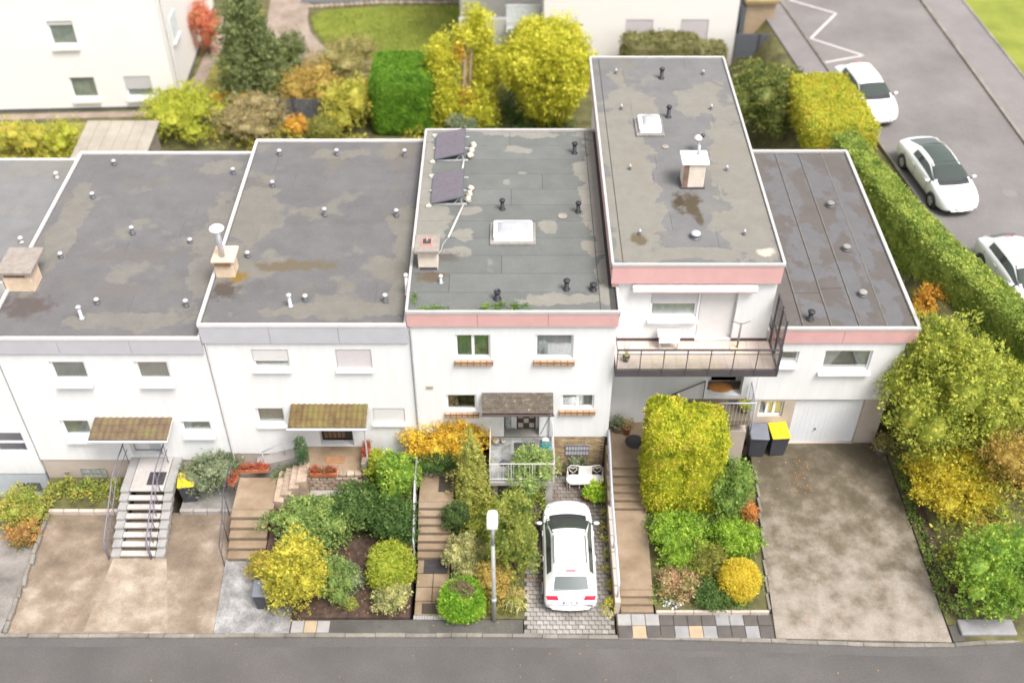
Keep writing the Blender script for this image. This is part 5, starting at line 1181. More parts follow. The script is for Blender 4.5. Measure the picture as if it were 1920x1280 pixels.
# ================================================================== THINGS ON THE ROOFS
def seat(x, y, z0, z1):          # the spot was read off at height z0; the roof stands at z1
    k = (31 - z1) / (31 - z0); return x * k, -27 + (y + 27) * k
def vent(label, x, y, z, h, r, mat, capmat=None, cap='flat', group=None):
    t = thing('roof_vent', label, 'roof vent', (x, y, z), group=group)
    MB().lathe([(r * 1.7, 0), (r * 1.6, .015), (r, .035), (r, h)], (x, y, z + .02), 12).build('pipe', mat, t, True)
    if cap == 'flat': MB().lathe([(r * .6, 0), (r * 1.5, .01), (r * 1.55, .06), (r * 1.1, .09), (.01, .1)], (x, y, z + h), 12).build('cap', capmat or mat, t, True)
    elif cap == 'open': MB().lathe([(r, 0), (r * 1.35, .05), (r * 1.35, .12), (r * 1.1, .12), (r * .9, .03)], (x, y, z + h - .04), 14).build('cap', capmat or mat, t, True)
    else: MB().lathe([(r * 1.5, 0), (r * 1.3, .05), (r * .5, .1), (.005, .12)], (x, y, z + h - .02), 12).build('cap', capmat or mat, t, True)
    return t
zr = 7.93
G1 = 'black vent pipes on the solar panel roof'
vent('black vent pipe near the far right corner of the solar panel roof', 2.41, 9.37, zr, .4, .075, 'black', group=G1)
vent('black vent pipe behind the skylight of the solar panel roof', -0.35, 5.64, zr, .36, .07, 'black', group=G1)
vent('black vent pipe at the right of the skylight near the small round drain', 2.38, 5.47, zr, .36, .07, 'black', group=G1)
vent('black ribbed vent with open top at the front of the solar panel roof', -0.48, 0.59, zr, .28, .085, 'black', cap='open', group=G1)
vent('black vent pipe on the front right, left of the shorter one', 1.80, 1.09, zr, .34, .075, 'black', group=G1)
vent('short black vent beside the pink wall at the front right corner', 2.68, 1.06, zr, .2, .08, 'black', group=G1)
vent('small white-topped vent in front of the middle chimney', -2.36, 1.42, zr, .26, .045, 'zinc', 'trimw')
tag(MB().lathe([(.17, 0), (.17, .02), (.13, .025), (.12, .012), (.02, .01)], (1.81, 5.2, zr + .02), 16).build('roof_drain', 'chimcap', None, loc=(1.81, 5.2, zr)), 'small round roof drain right of the skylight', 'roof drain')
def skylight(label, x0, x1, y0, y1, z, kerb='concrete'):
    t = thing('skylight', label, 'skylight', ((x0 + x1) / 2, (y0 + y1) / 2, z))
    MB().bbox(x0 - .12, x1 + .12, y0 - .14, y1 + .12, z + .01, z + .1, .02).build('upstand', kerb, t)
    fr = MB().bbox(x0, x1, y0, y1, z + .1, z + .3, .04).build('frame', 'skyframe', t)
    n = 10; vs = []; fs = []; a, b, c, d = x0 + .14, x1 - .14, y0 + .2, y1 - .12
    for j in range(n + 1):
        for i in range(n + 1):
            u, v = i / n, j / n; vs.append((a + (b - a) * u, c + (d - c) * v, z + .302 + .14 * (16 * u * (1 - u) * v * (1 - v)) ** .5))
    for j in range(n):
        for i in range(n): k = j * (n + 1) + i; fs.append((k, k + 1, k + n + 2, k + n + 1))
    MB().add(vs, fs).build('dome', 'skyl2', t, True)
    return t
MT['skyl2'] = plain('milky_dome', (.33, .33, .35), .2)
skylight('white skylight dome in the middle of the solar panel roof', -.65, .71, 3.6, 4.6, zr)
MT['skyl3'] = MT['skyl2']
skylight('white skylight on the tall grey roof', 4.8, 5.63, 8.95, 10.0, 8.99)
# solar panels on sloping frames, ballast stones and cable duct
def solar(label, x0, x1, y0, y1, z, seed):
    t = thing('solar_panel', label, 'solar panel', ((x0 + x1) / 2, (y0 + y1) / 2, z), group='solar panels')
    za, zb = z + .07, z + .38
    P = lambda u, v, h: (x0 + (x1 - x0) * u + h * -.33, y0 + (y1 - y0) * v, za + (zb - za) * u + h)
    b = MB(); b.add([P(0, 0, 0), P(1, 0, 0), P(1, 1, 0), P(0, 1, 0), P(0, 0, .04), P(1, 0, .04), P(1, 1, .04), P(0, 1, .04)], [(0, 3, 2, 1), (4, 5, 6, 7), (0, 1, 5, 4), (1, 2, 6, 5), (2, 3, 7, 6), (3, 0, 4, 7)]).build('panel_frame', 'anthracite', t)
    for i in range(5):
        for j in range(6):
            e = .003; gap = .014 if j == 3 else 0
            u0, u1 = .03 + .94 * i / 5 + e * .4, .03 + .94 * (i + 1) / 5 - e * .4; v0, v1 = .02 + .96 * j / 6 + e * .3 + gap, .02 + .96 * (j + 1) / 6 - e * .3
            MB().add([P(u0, v0, .043), P(u1, v0, .043), P(u1, v1, .043), P(u0, v1, .043)], [(0, 1, 2, 3)]).build('solar_cell', 'panel', t)
    for v in (.04, .5, .96):
        y = y0 + (y1 - y0) * v; MB().box(x0 - .1, x1 + .12, y - .03, y + .03, z + .02, z + .065).build('foot_rail', 'alu', t)
        MB().tube([(x1 - .06, y, z + .06), (x1 - .1, y, zb - .04)], .02, 6).tube([(x1 - .35, y, z + .06), (x1 - .12, y, zb - .05)], .015, 6).build('strut', 'alu', t)
    for v in (-.04, 1.02): MB().box(x0 - .16, x0 + .02, y0 + (y1 - y0) * v - .07, y0 + (y1 - y0) * v + .07, z + .02, z + .08).build('foot_block', 'ballast', t)
    return t
solar('upper solar panel at the far left corner of the roof, nearer the back edge', -2.96, -1.8, 8.75, 10.55, zr, 1)
solar('lower solar panel on the left of the roof, nearer the chimney', -2.94, -1.76, 5.85, 7.7, zr, 2)
for q, (yy, lab) in enumerate(((9.05, 'upper'), (6.1, 'lower'))):
    for i in range(3):
        y = yy + i * .36; x = -1.6 + .04 * i
        tag(MB().blob((x, y, zr + .12), (.13, .15, .12), 8, 6, jit=.35, seed=q * 5 + i).build('ballast_stone', 'ballast', None, False, loc=(x, y, zr)), ('pale ballast stone beside the ' + lab + ' solar panel, ' + ('nearest the street', 'middle one', 'farthest back')[i]), 'stone', 'ballast stones')
cd = thing('cable_duct', 'pale cable duct running from the solar panels to the chimney', 'cable', (-2.0, 6, zr))
MB().tube([(-1.84, 8.85, zr + .06), (-1.9, 7.75, zr + .06)], .035, 8).build('duct', 'trimw', cd, True)
MB().tube([(-1.74, 5.95, zr + .06), (-2.22, 3.9, zr + .06)], .035, 8).build('duct', 'trimw', cd, True)
MB().tube([(-2.22, 3.9, zr + .05), (-2.4, 3.5, zr + .04), (-2.44, 3.1, zr + .08), (-2.5, 2.6, zr + .3)], .014, 6).build('cable', 'trim', cd, True)
# chimneys
cm = thing('chimney', 'rendered chimney with dark slab cap and clay flue beside the solar panel roof cable', 'chimney', (-2.83, 2.7, zr))
MB().bbox(-3.16, -2.5, 2.15, 2.75, zr - .05, 8.72, .02).build('stack', 'chim', cm); MB().box(-3.12, -2.52, 2.12, 2.78, zr, zr + .1).build('flashing', 'dark', cm)
cp = MB().bbox(-3.26, -2.42, 1.98, 2.92, 8.72, 8.84, .025).build('cap_slab', 'chimcap', cm)
MB().box(-3.02, -2.66, 2.28, 2.65, 8.841, 8.88).build('flue_rim', 'flue_clay', cm); MB().box(-2.98, -2.7, 2.32, 2.61, 8.876, 8.886).build('flue_hole', 'core', cm)
MB().tube([(-2.84, 2.5, 8.86), (-2.84, 2.55, 9.0)], .03, 8).build('probe', 'zinc', cm)
cb = thing('chimney', 'tan chimney with a tall steel flue between the two left houses', 'chimney', (-9.8, 2.7, 7.3))
MB().bbox(-10.16, -9.5, 2.45, 3.1, 7.2, 8.0, .02).build('stack', 'chim_tan', cb); MB().bbox(-10.22, -9.42, 2.4, 3.3, 8.0, 8.08, .02).build('cap_slab', 'chim_tan', cb); MB().box(-10.1, -9.55, 2.36, 2.42, 7.9, 8.02).build('cap_edge', 'wood_mid', cb)
MB().tube([(-9.86, 2.7, 8.08), (-9.86, 2.7, 9.2)], .095, 12).build('steel_flue', 'zinc', cb, True); MB().lathe([(.24, 0), (.26, .04), (.2, .1), (.02, .13)], (-9.86, 2.7, 9.2), 16).build('flue_cowl', 'lampwhite', cb, True)
cz = thing('chimney', 'broad tan chimney with a grey slab cap at the far left', 'chimney', (-16.9, 2.8, 6.7))
MB().bbox(-17.5, -16.52, 2.4, 3.2, 6.4, 7.55, .02).build('stack', 'chim_tan', cz); MB().bbox(-17.62, -16.4, 2.3, 3.75, 7.55, 7.68, .03).build('cap_slab', 'chimcap', cz)
MB().bbox(-17.85, -17.52, 2.35, 3.1, 6.3, 7.2, .02).build('side_stack', 'trim', cz); MB().box(-17.4, -16.7, 2.37, 2.42, 7.4, 7.5).build('shadow_strip', 'wood_mid', cz)  # brown strip painted as the shadow under the cap slab
ct = thing('chimney', 'chimney with a bright white slab cap on the tall grey roof', 'chimney', (6.4, 6.1, 8.8))
MB().bbox(6.0, 6.75, 5.4, 6.05, 8.95, 10.0, .02).build('stack', 'chim', ct); MB().box(5.995, 6.18, 5.385, 5.402, 9.05, 9.95).build('soot_streak', 'chim_brown', ct)
MB().bbox(5.9, 6.85, 5.34, 6.15, 10.0, 10.1, .015).build('cap_slab', 'lampwhite', ct); MB().box(5.94, 6.8, 5.36, 6.1, 8.98, 9.06).build('flashing', 'dark', ct)
MB().tube([(6.52, 5.9, 10.1), (6.52, 5.9, 10.45)], .05, 8).build('flue', 'greyblue', ct, True)
an = thing('roof_cowl', 'small silver double cowl behind the white-capped chimney', 'roof vent', (6.85, 7.8, 8.99))
MB().tube([(6.85, 7.8, 9.0), (6.85, 7.8, 9.5)], .05, 8).build('pipe', 'alu', an, True); MB().lathe([(.15, 0), (.16, .1), (.05, .2)], (6.81, 7.8, 9.5), 12).build('cowl', 'trimw', an, True); MB().lathe([(.07, 0), (.08, .1), (.02, .16)], (7.0, 7.93, 9.55), 10).build('side_cowl', 'dark', an, True)
zt_ = 8.99; G2 = 'small pale vents on the tall grey roof'
for (x, y, lab) in ((4.3, 14.15, 'in the far left corner'), (7.89, 14.06, 'in the far right corner'), (4.31, 11.27, 'left, behind the skylight'), (7.85, 11.27, 'right, level with the second black pipe'), (4.31, 6.99, 'left of the white-capped chimney'), (7.83, 6.92, 'right of the white-capped chimney'), (4.32, 3.01, 'near the front left'), (7.86, 3.01, 'near the front right')):
    vent('small pale vent on the tall grey roof, ' + lab, *seat(x, y, 8.75, 9.0), zt_, .15, .04, 'anthracite', 'vent_cap', cap='cone', group=G2)
vent('black vent pipe at the back of the tall grey roof', 6.07, 13.29, zt_, .42, .075, 'black', cap='')
vent('black vent pipe just behind the skylight of the tall grey roof', 6.03, 10.25, zt_, .46, .075, 'black', cap='')
vent('short dark grey vent at the front of the tall grey roof', 6.12, 2.52, zt_, .14, .11, 'anthracite', 'zinc')
tag(MB().lathe([(.13, 0), (.13, .02), (.02, .02)], (5.7, 8.1, zt_ + .02), 14).build('roof_drain', 'chimcap', None, loc=(5.7, 8.1, zt_)), 'round drain in front of the tall roof skylight', 'roof drain')
zb_ = 7.36; G3 = 'grey capped vents on the grey fascia house roof'
for (x, y, h, lab) in ((-9.18, 10.15, .16, 'back row left'), (-6.92, 10.15, .18, 'back row middle'), (-4.23, 10.04, .24, 'back row right'), (-9.1, 7.96, .16, 'left, second row from the back'), (-6.87, 6.05, .26, 'in the centre of the roof'), (-4.24, 6.02, .22, 'right of the centre one'), (-6.92, 1.23, .14, 'front middle, low one'), (-4.23, 1.15, .24, 'front right'), (-9.27, 3.6, .14, 'right of the steel flue chimney')):
    vent('grey roof vent, ' + lab + ', on the grey fascia house', x, y, zb_, h, .06, 'anthracite', 'vent_cap', group=G3)
vent('tall zinc vent pipe at the front of the grey fascia house roof', -7.37, .9, zb_, .44, .06, 'zinc', 'vent_cap')
vent('white pipe at the front edge between the solar panel roof and its left neighbour', -3.53, 1.51, zb_, .8, .05, 'trimw')
za_ = 6.78; G4 = 'pale capped vents on the left house roof'
for (x, y, h, lab) in ((-15.91, 10.35, .14, 'far left corner'), (-16.11, 8.04, .16, 'left side'), (-13.98, 5.71, .26, 'in the centre'), (-16.2, 4.3, .14, 'left, behind the broad chimney'), (-14.18, 1.74, .14, 'front middle, low one'), (-11.1, 1.6, .2, 'front right'), (-11.02, 9.7, .18, 'far right corner'), (-11.75, 5.19, .1, 'right of the centre one')):
    vent('pale roof vent, ' + lab + ', on the left house', x, y, za_, h, .06, 'anthracite', 'vent_cap', group=G4)
vent('tall zinc vent pipe leaning at the front of the left house roof', -14.48, .95, za_, .46, .06, 'zinc', 'vent_cap')
for (x, y, h, lab) in ((-18.3, 10.2, .2, 'near the back'), (-18.3, 5.9, .18, 'behind the broad chimney')): vent('pale vent on the far left roof, ' + lab, x, y, 6.24, h, .06, 'trim', 'trimw')
z5_ = 6.15
for (x, y, lab) in ((12.43, 8.4, 'farthest back'), (12.43, 5.6, 'in the middle'), (12.4, 2.95, 'nearest the street')):
    vent('dark low roof vent in the brown-grey roof, ' + lab, x, y, z5_, .1, .1, 'anthracite', 'concrete', group='dark vents on the brown-grey roof')
vent('black vent pipe at the front left of the brown-grey roof', 10.29, 1.65, z5_, .3, .085, 'black')
wd = bpy.data.objects.new('tmp', None)
wo_ = foliage('roof_weeds', 'weed', None, [(-.75, .12, 7.98, .35, .1, .08), (-.15, .14, 8.0, .4, .12, .12), (.25, .12, 7.98, .35, .1, .08), (-2.5, .1, 7.96, .5, .06, .05), (-3.2, .5, 7.98, .08, .25, .08)], 900, .06, 77, zfloor=7.93, core=0)
wo_['kind'] = 'stuff'; tag(wo_, 'weeds growing in the gutter along the front edge of the solar panel roof', 'weeds')
bpy.data.objects.remove(wd)
# balcony furniture
bt = thing('balcony_table', 'folded cream table under the balcony window', 'table', (5.35, .95, 5.58))
MB().bbox(4.95, 5.75, .7, 1.1, 6.15, 6.2, .015).build('table_top', 'render_warm', bt); MB().box(5.0, 5.7, .68, .7, 5.9, 6.15).build('drape', 'render_warm', bt)
for x in (5.05, 5.65):
    for y in (.75, 1.05): MB().box(x - .02, x + .02, y - .02, y + .02, 5.58, 6.15).build('leg', 'trim', bt)
bs = thing('parasol_stand', 'pale parasol stand with cross arms on the balcony', 'stand', (7.7, .75, 5.58))
MB().lathe([(.26, 0), (.24, .05), (.05, .08)], (7.7, .75, 5.58), 16).build('base', 'chim_tan', bs); MB().tube([(7.7, .75, 5.6), (7.7, .75, 6.75)], .035, 8).build('pole', 'concrete', bs, True); MB().tube([(7.4, .75, 6.85), (7.7, .75, 6.7), (8.0, .75, 6.85)], .02, 6).build('arm', 'concrete', bs, True)
bpnt = pot('bare twiggy plant in a small pot at the left end of the balcony', 3.85, .15, 5.58, .12, .2, 'anthracite', 'wiry', .16, 15, .05, 60)
stems(bpnt, 3.85, .15, 5.75, 6.6, .25, 4, .01, 5, name='twig')

# ================================================================== CARS
def car(name, label, loc, rot, style, group=None):
    t = thing(name, label, 'car', loc, rot, group, True)
    H = style.get('H', 1.42); ks = H / 1.42; Ls = style.get('L', 4.29) / 4.29; fast = style.get('fast', False); ws_ = style.get('W', 1.78) / 1.78
    # y, zb, ws, wm, zsh, wsh, zbelt, wbelt, zc, wc, zt
    ST = [(-2.13, .34, .66, .72, .60, .70, .63, .64, .65, .50, .66),
          (-2.10, .26, .76, .84, .70, .82, .77, .78, .83, .44, .85),
          (-2.00, .22, .82, .875, .78, .865, .90, .82, .96, .52, .985),
          (-1.93, .21, .83, .88, .80, .87, .925, .82, 1.0, .70, 1.03),
          (-1.42, .2, .84, .885, .82, .88, .94, .825, 1.24, .575, 1.33),
          (-1.3, .2, .84, .885, .82, .885, .945, .83, 1.29, .57, 1.385),
          (-1.1, .2, .84, .885, .82, .885, .945, .83, 1.315, .565, 1.405),
          (-.40, .19, .84, .885, .81, .885, .94, .835, 1.335, .565, 1.425),
          (-.30, .19, .84, .885, .81, .885, .94, .835, 1.335, .565, 1.427),
          (.08, .19, .84, .885, .80, .885, .93, .835, 1.31, .555, 1.405),
          (.22, .19, .84, .885, .80, .885, .93, .835, 1.285, .56, 1.38),
          (1.0, .19, .84, .885, .79, .88, .92, .83, .985, .745, 1.03),
          (1.08, .2, .84, .885, .785, .88, .91, .82, .94, .73, .975),
          (1.62, .21, .83, .88, .75, .86, .845, .78, .865, .64, .895),
          (1.98, .23, .75, .80, .66, .75, .735, .66, .755, .5, .785),
          (2.12, .28, .56, .62, .54, .57, .60, .5, .63, .38, .65),
          (2.15, .36, .5, .55, .46, .5, .49, .45, .50, .34, .51)]
    if fast:
        rep = {3: (-1.9, .21, .83, .88, .80, .87, .93, .80, .985, .68, 1.02), 4: (-.98, .2, .84, .885, .82, .88, .945, .83, 1.28, .57, 1.365), 5: (-.88, .2, .84, .885, .82, .885, .945, .83, 1.3, .57, 1.39), 6: (-.72, .2, .84, .885, .82, .885, .945, .83, 1.315, .565, 1.405)}
        for k, v in rep.items(): ST[k] = v
    ring = []
    def bow(x, y):        # noses, tails and screens are curved in plan
        q = 1 - min(1, abs(x) / .88) ** 2
        return y + (.15 * q * min(1, (y + .1) / 1.0) if y > -.1 else (-.1 * q * min(1, (-.9 - y) / .8) if y < -.9 else 0))
    for (y, zb, ws, wm, zsh, wsh, zbt, wbt, zc, wc, zt) in ST:
        h = [(0, zb), (ws * .9, zb), (ws, zb + .1), (wm, (zb + zsh) / 2), (wsh, zsh), (wbt, zbt), (wbt + (wc - wbt) * .08, zbt + (zc - zbt) * .08), (wbt + (wc - wbt) * .93, zbt + (zc - zbt) * .93), (wc, zc), (wc * .93, zc + (zt - zc) * .5), (wc * .5, zt - .012 * (zt > 1.2)), (0, zt)]
        full = [(-x, z) for x, z in h[:0:-1]][:-0 or None]
        full = [(-h[i][0], h[i][1]) for i in range(10, 0, -1)]          # left side, top to bottom
        ring.append([(x * ws_, bow(x, y) * Ls - (.13 if y > 2 else .08 * (y > 1.5)), z * (ks if z > .5 else 1)) for x, z in ([h[11]] + full + [h[0]] + h[1:11])])
    n = 22; V = [p for r in ring for p in r]; F = []; MI = []
    MATS = ['carpaint', 'screen', 'rearglass', 'carglass', 'carglass', 'black', style.get('roofmat', 'carpaint'), 'taillight', 'headlight']
    side = lambda k: ('L' if k < 11 else 'R')
    for s in range(len(ring) - 1):
        for k in range(n):
            k2 = (k + 1) % n; F.append((s * n + k, s * n + k2, (s + 1) * n + k2, (s + 1) * n + k))
            kk = k if k < 11 else 21 - k        # symmetric ring interval: 0 roof centre .. 10 bottom
            mi = 0
            if kk in (0, 1, 2):
                if s == 10 and kk <= 2: mi = 1
                if s == 3 and kk <= 1: mi = 2
                if 4 <= s <= 9 and kk <= 1 and style.get('roofmat'): mi = 6
                if s == 11: mi = 5 if kk <= 1 else 0
            if kk == 4 and s in (6, 8): mi = 3 if k < 11 else 4
            if kk == 4 and s in (9, 10): mi = 3 if k < 11 else 4
            if kk == 4 and s in (5,): mi = 3 if k < 11 else 4
            if kk == 4 and s == 7: mi = 5
            if kk in (9, 10): mi = 5
            if s == 1 and kk in (2, 3, 4, 5): mi = 7
            if s == 14 and kk in (3, 4, 5): mi = 8
            MI.append(mi)
    for e, flip in ((0, False), (len(ring) - 1, True)):
        for k in range(11):
            a, b, c, d = e * n + k, e * n + (k + 1), e * n + (n - k - 1) % n, e * n + (n - k) % n
            f = (a, b, c, d) if not flip else (d, c, b, a)
            f2 = []
            [f2.append(i) for i in f if i not in f2]
            if len(f2) > 2: F.append(tuple(f2)); MI.append(0)
    me = bpy.data.meshes.new('cage'); me.from_pydata(V, [], F)
    for i in range(9): me.materials.append(MT[MATS[i]])
    me.polygons.foreach_set('material_index', MI); me.update()
    o = bpy.data.objects.new('cage', me); COL.objects.link(o)
    md = o.modifiers.new('s', 'SUBSURF'); md.levels = 2; md.render_levels = 2
    bpy.context.view_layer.update()
    ev = o.evaluated_get(bpy.context.evaluated_depsgraph_get()); m2 = bpy.data.meshes.new_from_object(ev)
    co = np.empty(len(m2.vertices) * 3); m2.vertices.foreach_get('co', co); co = co.reshape(-1, 3)
    polys = [(tuple(p.vertices), p.material_index) for p in m2.polygons]
    bpy.data.objects.remove(o); bpy.data.meshes.remove(me); bpy.data.meshes.remove(m2)
    groups = {}
    for vs, mi in polys:
        key = mi
        if mi in (7, 8): key = (mi, 'L' if co[vs[0]][0] < 0 else 'R')
        groups.setdefault(key, []).append(vs)
    NM = {0: 'body', 1: 'windscreen', 2: 'rear_window', 3: 'side_window', 4: 'side_window', 5: 'trim', 6: 'roof_panel'}
    for key, fl in groups.items():
        used = sorted({i for f in fl for i in f}); ix = {v: i for i, v in enumerate(used)}
        mi = key if not isinstance(key, tuple) else key[0]
        nm = NM.get(mi) or ('tail_light' if mi == 7 else 'headlight')
        mb = MB(); mb.add([co[i] for i in used], [tuple(ix[i] for i in f) for f in fl]); mb.build(nm, MATS[mi], t, True)
    W2 = .885 * ws_
    from mathutils.bvhtree import BVHTree
    bvh = BVHTree.FromPolygons([Vector(c) for c in co], [p for p, _ in polys])
    def drape(nm, pts, r, mat):
        q = []
        for (x, y) in pts:
            hit = bvh.ray_cast(Vector((x * ws_, y * Ls, 3)), Vector((0, 0, -1)))
            if hit[0]: q.append(hit[0] + Vector((0, 0, .001)))
        if len(q) > 1: MB().tube(q, r, 5).build(nm, mat, t, True)
    arc = lambda x0, x1, y, b, n_=12: [(x0 + (x1 - x0) * i / n_, y + b * (1 - ((x0 + (x1 - x0) * i / n_) / max(abs(x0), abs(x1))) ** 2)) for i in range(n_ + 1)]
    for sx in (-1, 1):
        drape('bonnet_seam', [(sx * (.74 - .12 * i / 8), 1.12 + .72 * i / 8) for i in range(9)], .006, 'dark')
        drape('roof_seam', [(sx * .47, -1.2 + 1.25 * i / 8) for i in range(9)], .005, 'anthracite')
        if not fast: drape('hatch_seam', [(sx * (.5 + .2 * i / 8), -1.3 - .72 * i / 8) for i in range(9)], .006, 'dark')
        drape('screen_edge', [(sx * (.54 + .2 * i / 8), .2 + .78 * i / 8) for i in range(9)], .016, 'black')
    drape('screen_edge', arc(-.74, .74, 1.0, .12), .02, 'black'); drape('screen_edge', arc(-.53, .53, .2, .05), .012, 'black')
    drape('bonnet_front_seam', arc(-.6, .6, 1.86, .1), .006, 'dark')
    if not fast: drape('hatch_seam', arc(-.68, .68, -2.05, -.06), .006, 'dark'); drape('window_edge', arc(-.48, .48, -1.44, -.02), .014, 'black'); drape('window_edge', arc(-.62, .62, -1.92, -.05), .014, 'black')
    for sx in (-1, 1):
        for y in (-1.32 * Ls, 1.3 * Ls):
            x = sx * (W2 - .1)
            MB().tube([(sx * (W2 - .3), y, .34), (sx * (W2 + .004), y, .34)], .375, 22).build('wheel_arch', 'black', t, True)
            wh = MB().tube([(sx * (W2 - .2), y, .315), (sx * (W2 - .02), y, .315), (sx * (W2 + .008), y, .315)], [.315, .315, .285], 24).build('wheel', 'tyre', t, True)
            MB().tube([(sx * (W2 - .02), y, .315), (sx * (W2 + .014), y, .315)], .215, 20).build('rim', 'rim', wh)
            for k in range(5):
                a = k * 2 * math.pi / 5 + .3; q = MB(); c, s_ = math.cos(a), math.sin(a)
                q.tube([(sx * (W2 + .016), y + c * .05, .315 + s_ * .05), (sx * (W2 + .016), y + c * .2, .315 + s_ * .2)], .022, 6); q.build('spoke', 'zinc', wh)
        yM = .86 * Ls; mr = MB().blob((sx * (W2 + .1), yM, .99 * ks), (.105, .06, .07), 12, 8).build('mirror', 'carpaint', t, True)
        MB().tube([(sx * (W2 - .06), yM + .02, .93 * ks), (sx * (W2 + .02), yM, .97 * ks)], .03, 6).build('mirror_arm', 'black', mr)
        for y in (-.5, .55): MB().box(sx * (W2 - .012) - .01, sx * (W2 - .012) + .01, y * Ls - .11, y * Ls + .11, .8 * ks, .83 * ks).build('door_handle', 'carpaint', t)
        if style.get('rails'):
            MB().tube([(sx * .53, -1.1, 1.385), (sx * .535, -.8, 1.42), (sx * .535, -.3, 1.43), (sx * .53, .02, 1.405)], .016, 6).build('roof_rail', 'dark', t, True)
    # plates, wipers, third brake light
    yr = -2.13 * Ls - .13
    pz = .82 * ks if not fast else .7
    if style.get('rear', True):
        p = MB().add([(-.26, yr + .005, .735), (.26, yr + .005, .735), (.26, yr + .055, .835), (-.26, yr + .055, .835), (-.26, yr + .04, .735), (.26, yr + .04, .735), (.26, yr + .09, .83), (-.26, yr + .09, .83)], [(0, 1, 2, 3), (4, 7, 6, 5), (0, 4, 5, 1), (3, 2, 6, 7), (0, 3, 7, 4), (1, 5, 6, 2)]).build('number_plate', 'plate', t)
        f_ = lambda x0, x1, a, b, mt, nm: MB().add([(x0, yr + .002 + .5 * a, .735 + a), (x1, yr + .002 + .5 * a, .735 + a), (x1, yr + .002 + .5 * b, .735 + b), (x0, yr + .002 + .5 * b, .735 + b)], [(0, 1, 2, 3)]).build(nm, mt, p)
        f_(-.26, -.21, .004, .096, 'euband', 'blue_band')
        for x in (-.18, -.1, -.02, .03, .1, .14, .19): f_(x, x + (.045 if x not in (.03, .1) else .018), .022, .078, 'anthracite', 'plate_character')
    else: pass
    if not fast: MB().bbox(-.17, .17, -1.42 * Ls, -1.37 * Ls, 1.35 * ks, 1.385 * ks, .008).build('brake_light', 'taillight', t)
    fp = MB().bbox(-.26, .26, 2.1 * Ls, 2.15 * Ls + .03, .42, .52, .006).build('front_plate', 'plate', t)
    gr_ = MB()
    for i in range(3): gr_.box(-.42, .42, 2.1 * Ls, 2.135 * Ls + .012, .3 + i * .04, .32 + i * .04)
    gr_.build('grille', 'black', t)
    for x in (-.42, .12): MB().tube([(x, 1.06 * Ls, 1.0 * ks), (x + .5, .96 * Ls, 1.06 * ks)], .009, 5).build('wiper', 'black', t)
    MB().tube([(0, -1.98 * Ls, 1.02 * ks), (.32, -1.92 * Ls, 1.06 * ks)], .008, 5).build('rear_wiper', 'black', t) if not fast else None
    # shut lines as fine dark strips
    for sx in (-1, 1):
        for y in (-1.3, -.34, .72): MB().box(sx * (W2 - .004) - .004, sx * (W2 - .004) + .006, y * Ls - .005, y * Ls + .005, .35, .86 * ks).build('shut_line', 'dark', t)
    return t
car('parked_car', 'white five door hatchback parked on the block paved drive seen from behind', (1.92, -4.02, .06), R(0), dict(rails=True))
GC = 'white cars parked on the back road'
def hd_(a, b): return math.atan2(-(b[0] - a[0]), b[1] - a[1])
car('parked_car', 'white hatchback farthest up the back road beside the golden orange hedge', (17.1, 20.4, 3.7), R(180 + 8), dict(H=1.53, L=4.55, W=1.86), GC)
car('parked_car', 'white fastback with dark glass roof between the other two parked cars', (18.6, 13.45, 3.7), R(180 + 8), dict(H=1.47, L=4.95, W=1.93, fast=True, roofmat='carglass', rear=False), GC)
car('parked_car', 'white car at the right picture edge below the manhole cover', (19.75, 6.3, 3.7), R(180 + 8), dict(H=1.5, L=4.55, W=1.85), GC)

# ================================================================== BINS
def wheelie(label, x, y, z, rot, lid, sc=1., group='wheelie bins'):
    t = thing('wheelie_bin', label, 'bin', (x, y, z), rot, group, True)
    w, d, h = .29 * sc, .34 * sc, .95 * sc
    m = MB(); m.add([(-w * .82, -d * .75, .04), (w * .82, -d * .75, .04), (w * .82, d * .7, .04), (-w * .82, d * .7, .04), (-w, -d, h), (w, -d, h), (w, d, h), (-w, d, h)], [(0, 3, 2, 1), (4, 5, 6, 7), (0, 1, 5, 4), (1, 2, 6, 5), (2, 3, 7, 6), (3, 0, 4, 7)]); m.build('body', 'bin', t)
    l = MB().bbox(-w * 1.06, w * 1.06, -d * 1.12, d * 1.0, h + .005, h + .075, .025).build('lid', lid, t)
    MB().tube([(-w * .8, d * 1.15, h - .02), (w * .8, d * 1.15, h - .02)], .018, 6).build('handle', 'bin', t)
    for s in (-1, 1): MB().tube([(s * w * .98, d * .75, .1), (s * w * 1.1, d * .75, .1)], .1, 12).build('wheel', 'tyre', t)
    return t
wheelie('charcoal bin with a yellow lid beside the garage door', 9.85, .85, .34, R(4), 'yellowlid', 1.12)
wheelie('charcoal bin with a grey lid left of the yellow-lidded one by the garage', 9.1, .8, .34, R(-3), 'binlid', 1.12)
wheelie('dark bin with a yellow lid half hidden by the grey-green bush', -11.72, -1.0, -.15, R(8), 'yellowlid', 1.0)
wheelie('dark bin on the grey paving, left one beside the yellow-green bush', -8.2, -5.75, .06, R(2), 'binlid', .9)
wheelie('dark bin tucked against the yellow-green bush, right one of two', -7.6, -5.72, .06, R(-2), 'binlid', .9)
# timber edging right of the stained drive
tm = thing('timber_edging', 'dark brown timber edging on the right of the stained driveway', 'edging', (14.6, -4, .3))
for i in range(6): MB().bbox(14.36, 14.92, -6.15 + i * .72, -5.45 + i * .72, -.3, .3 + i * .035, .02).build('board', 'timber', tm)

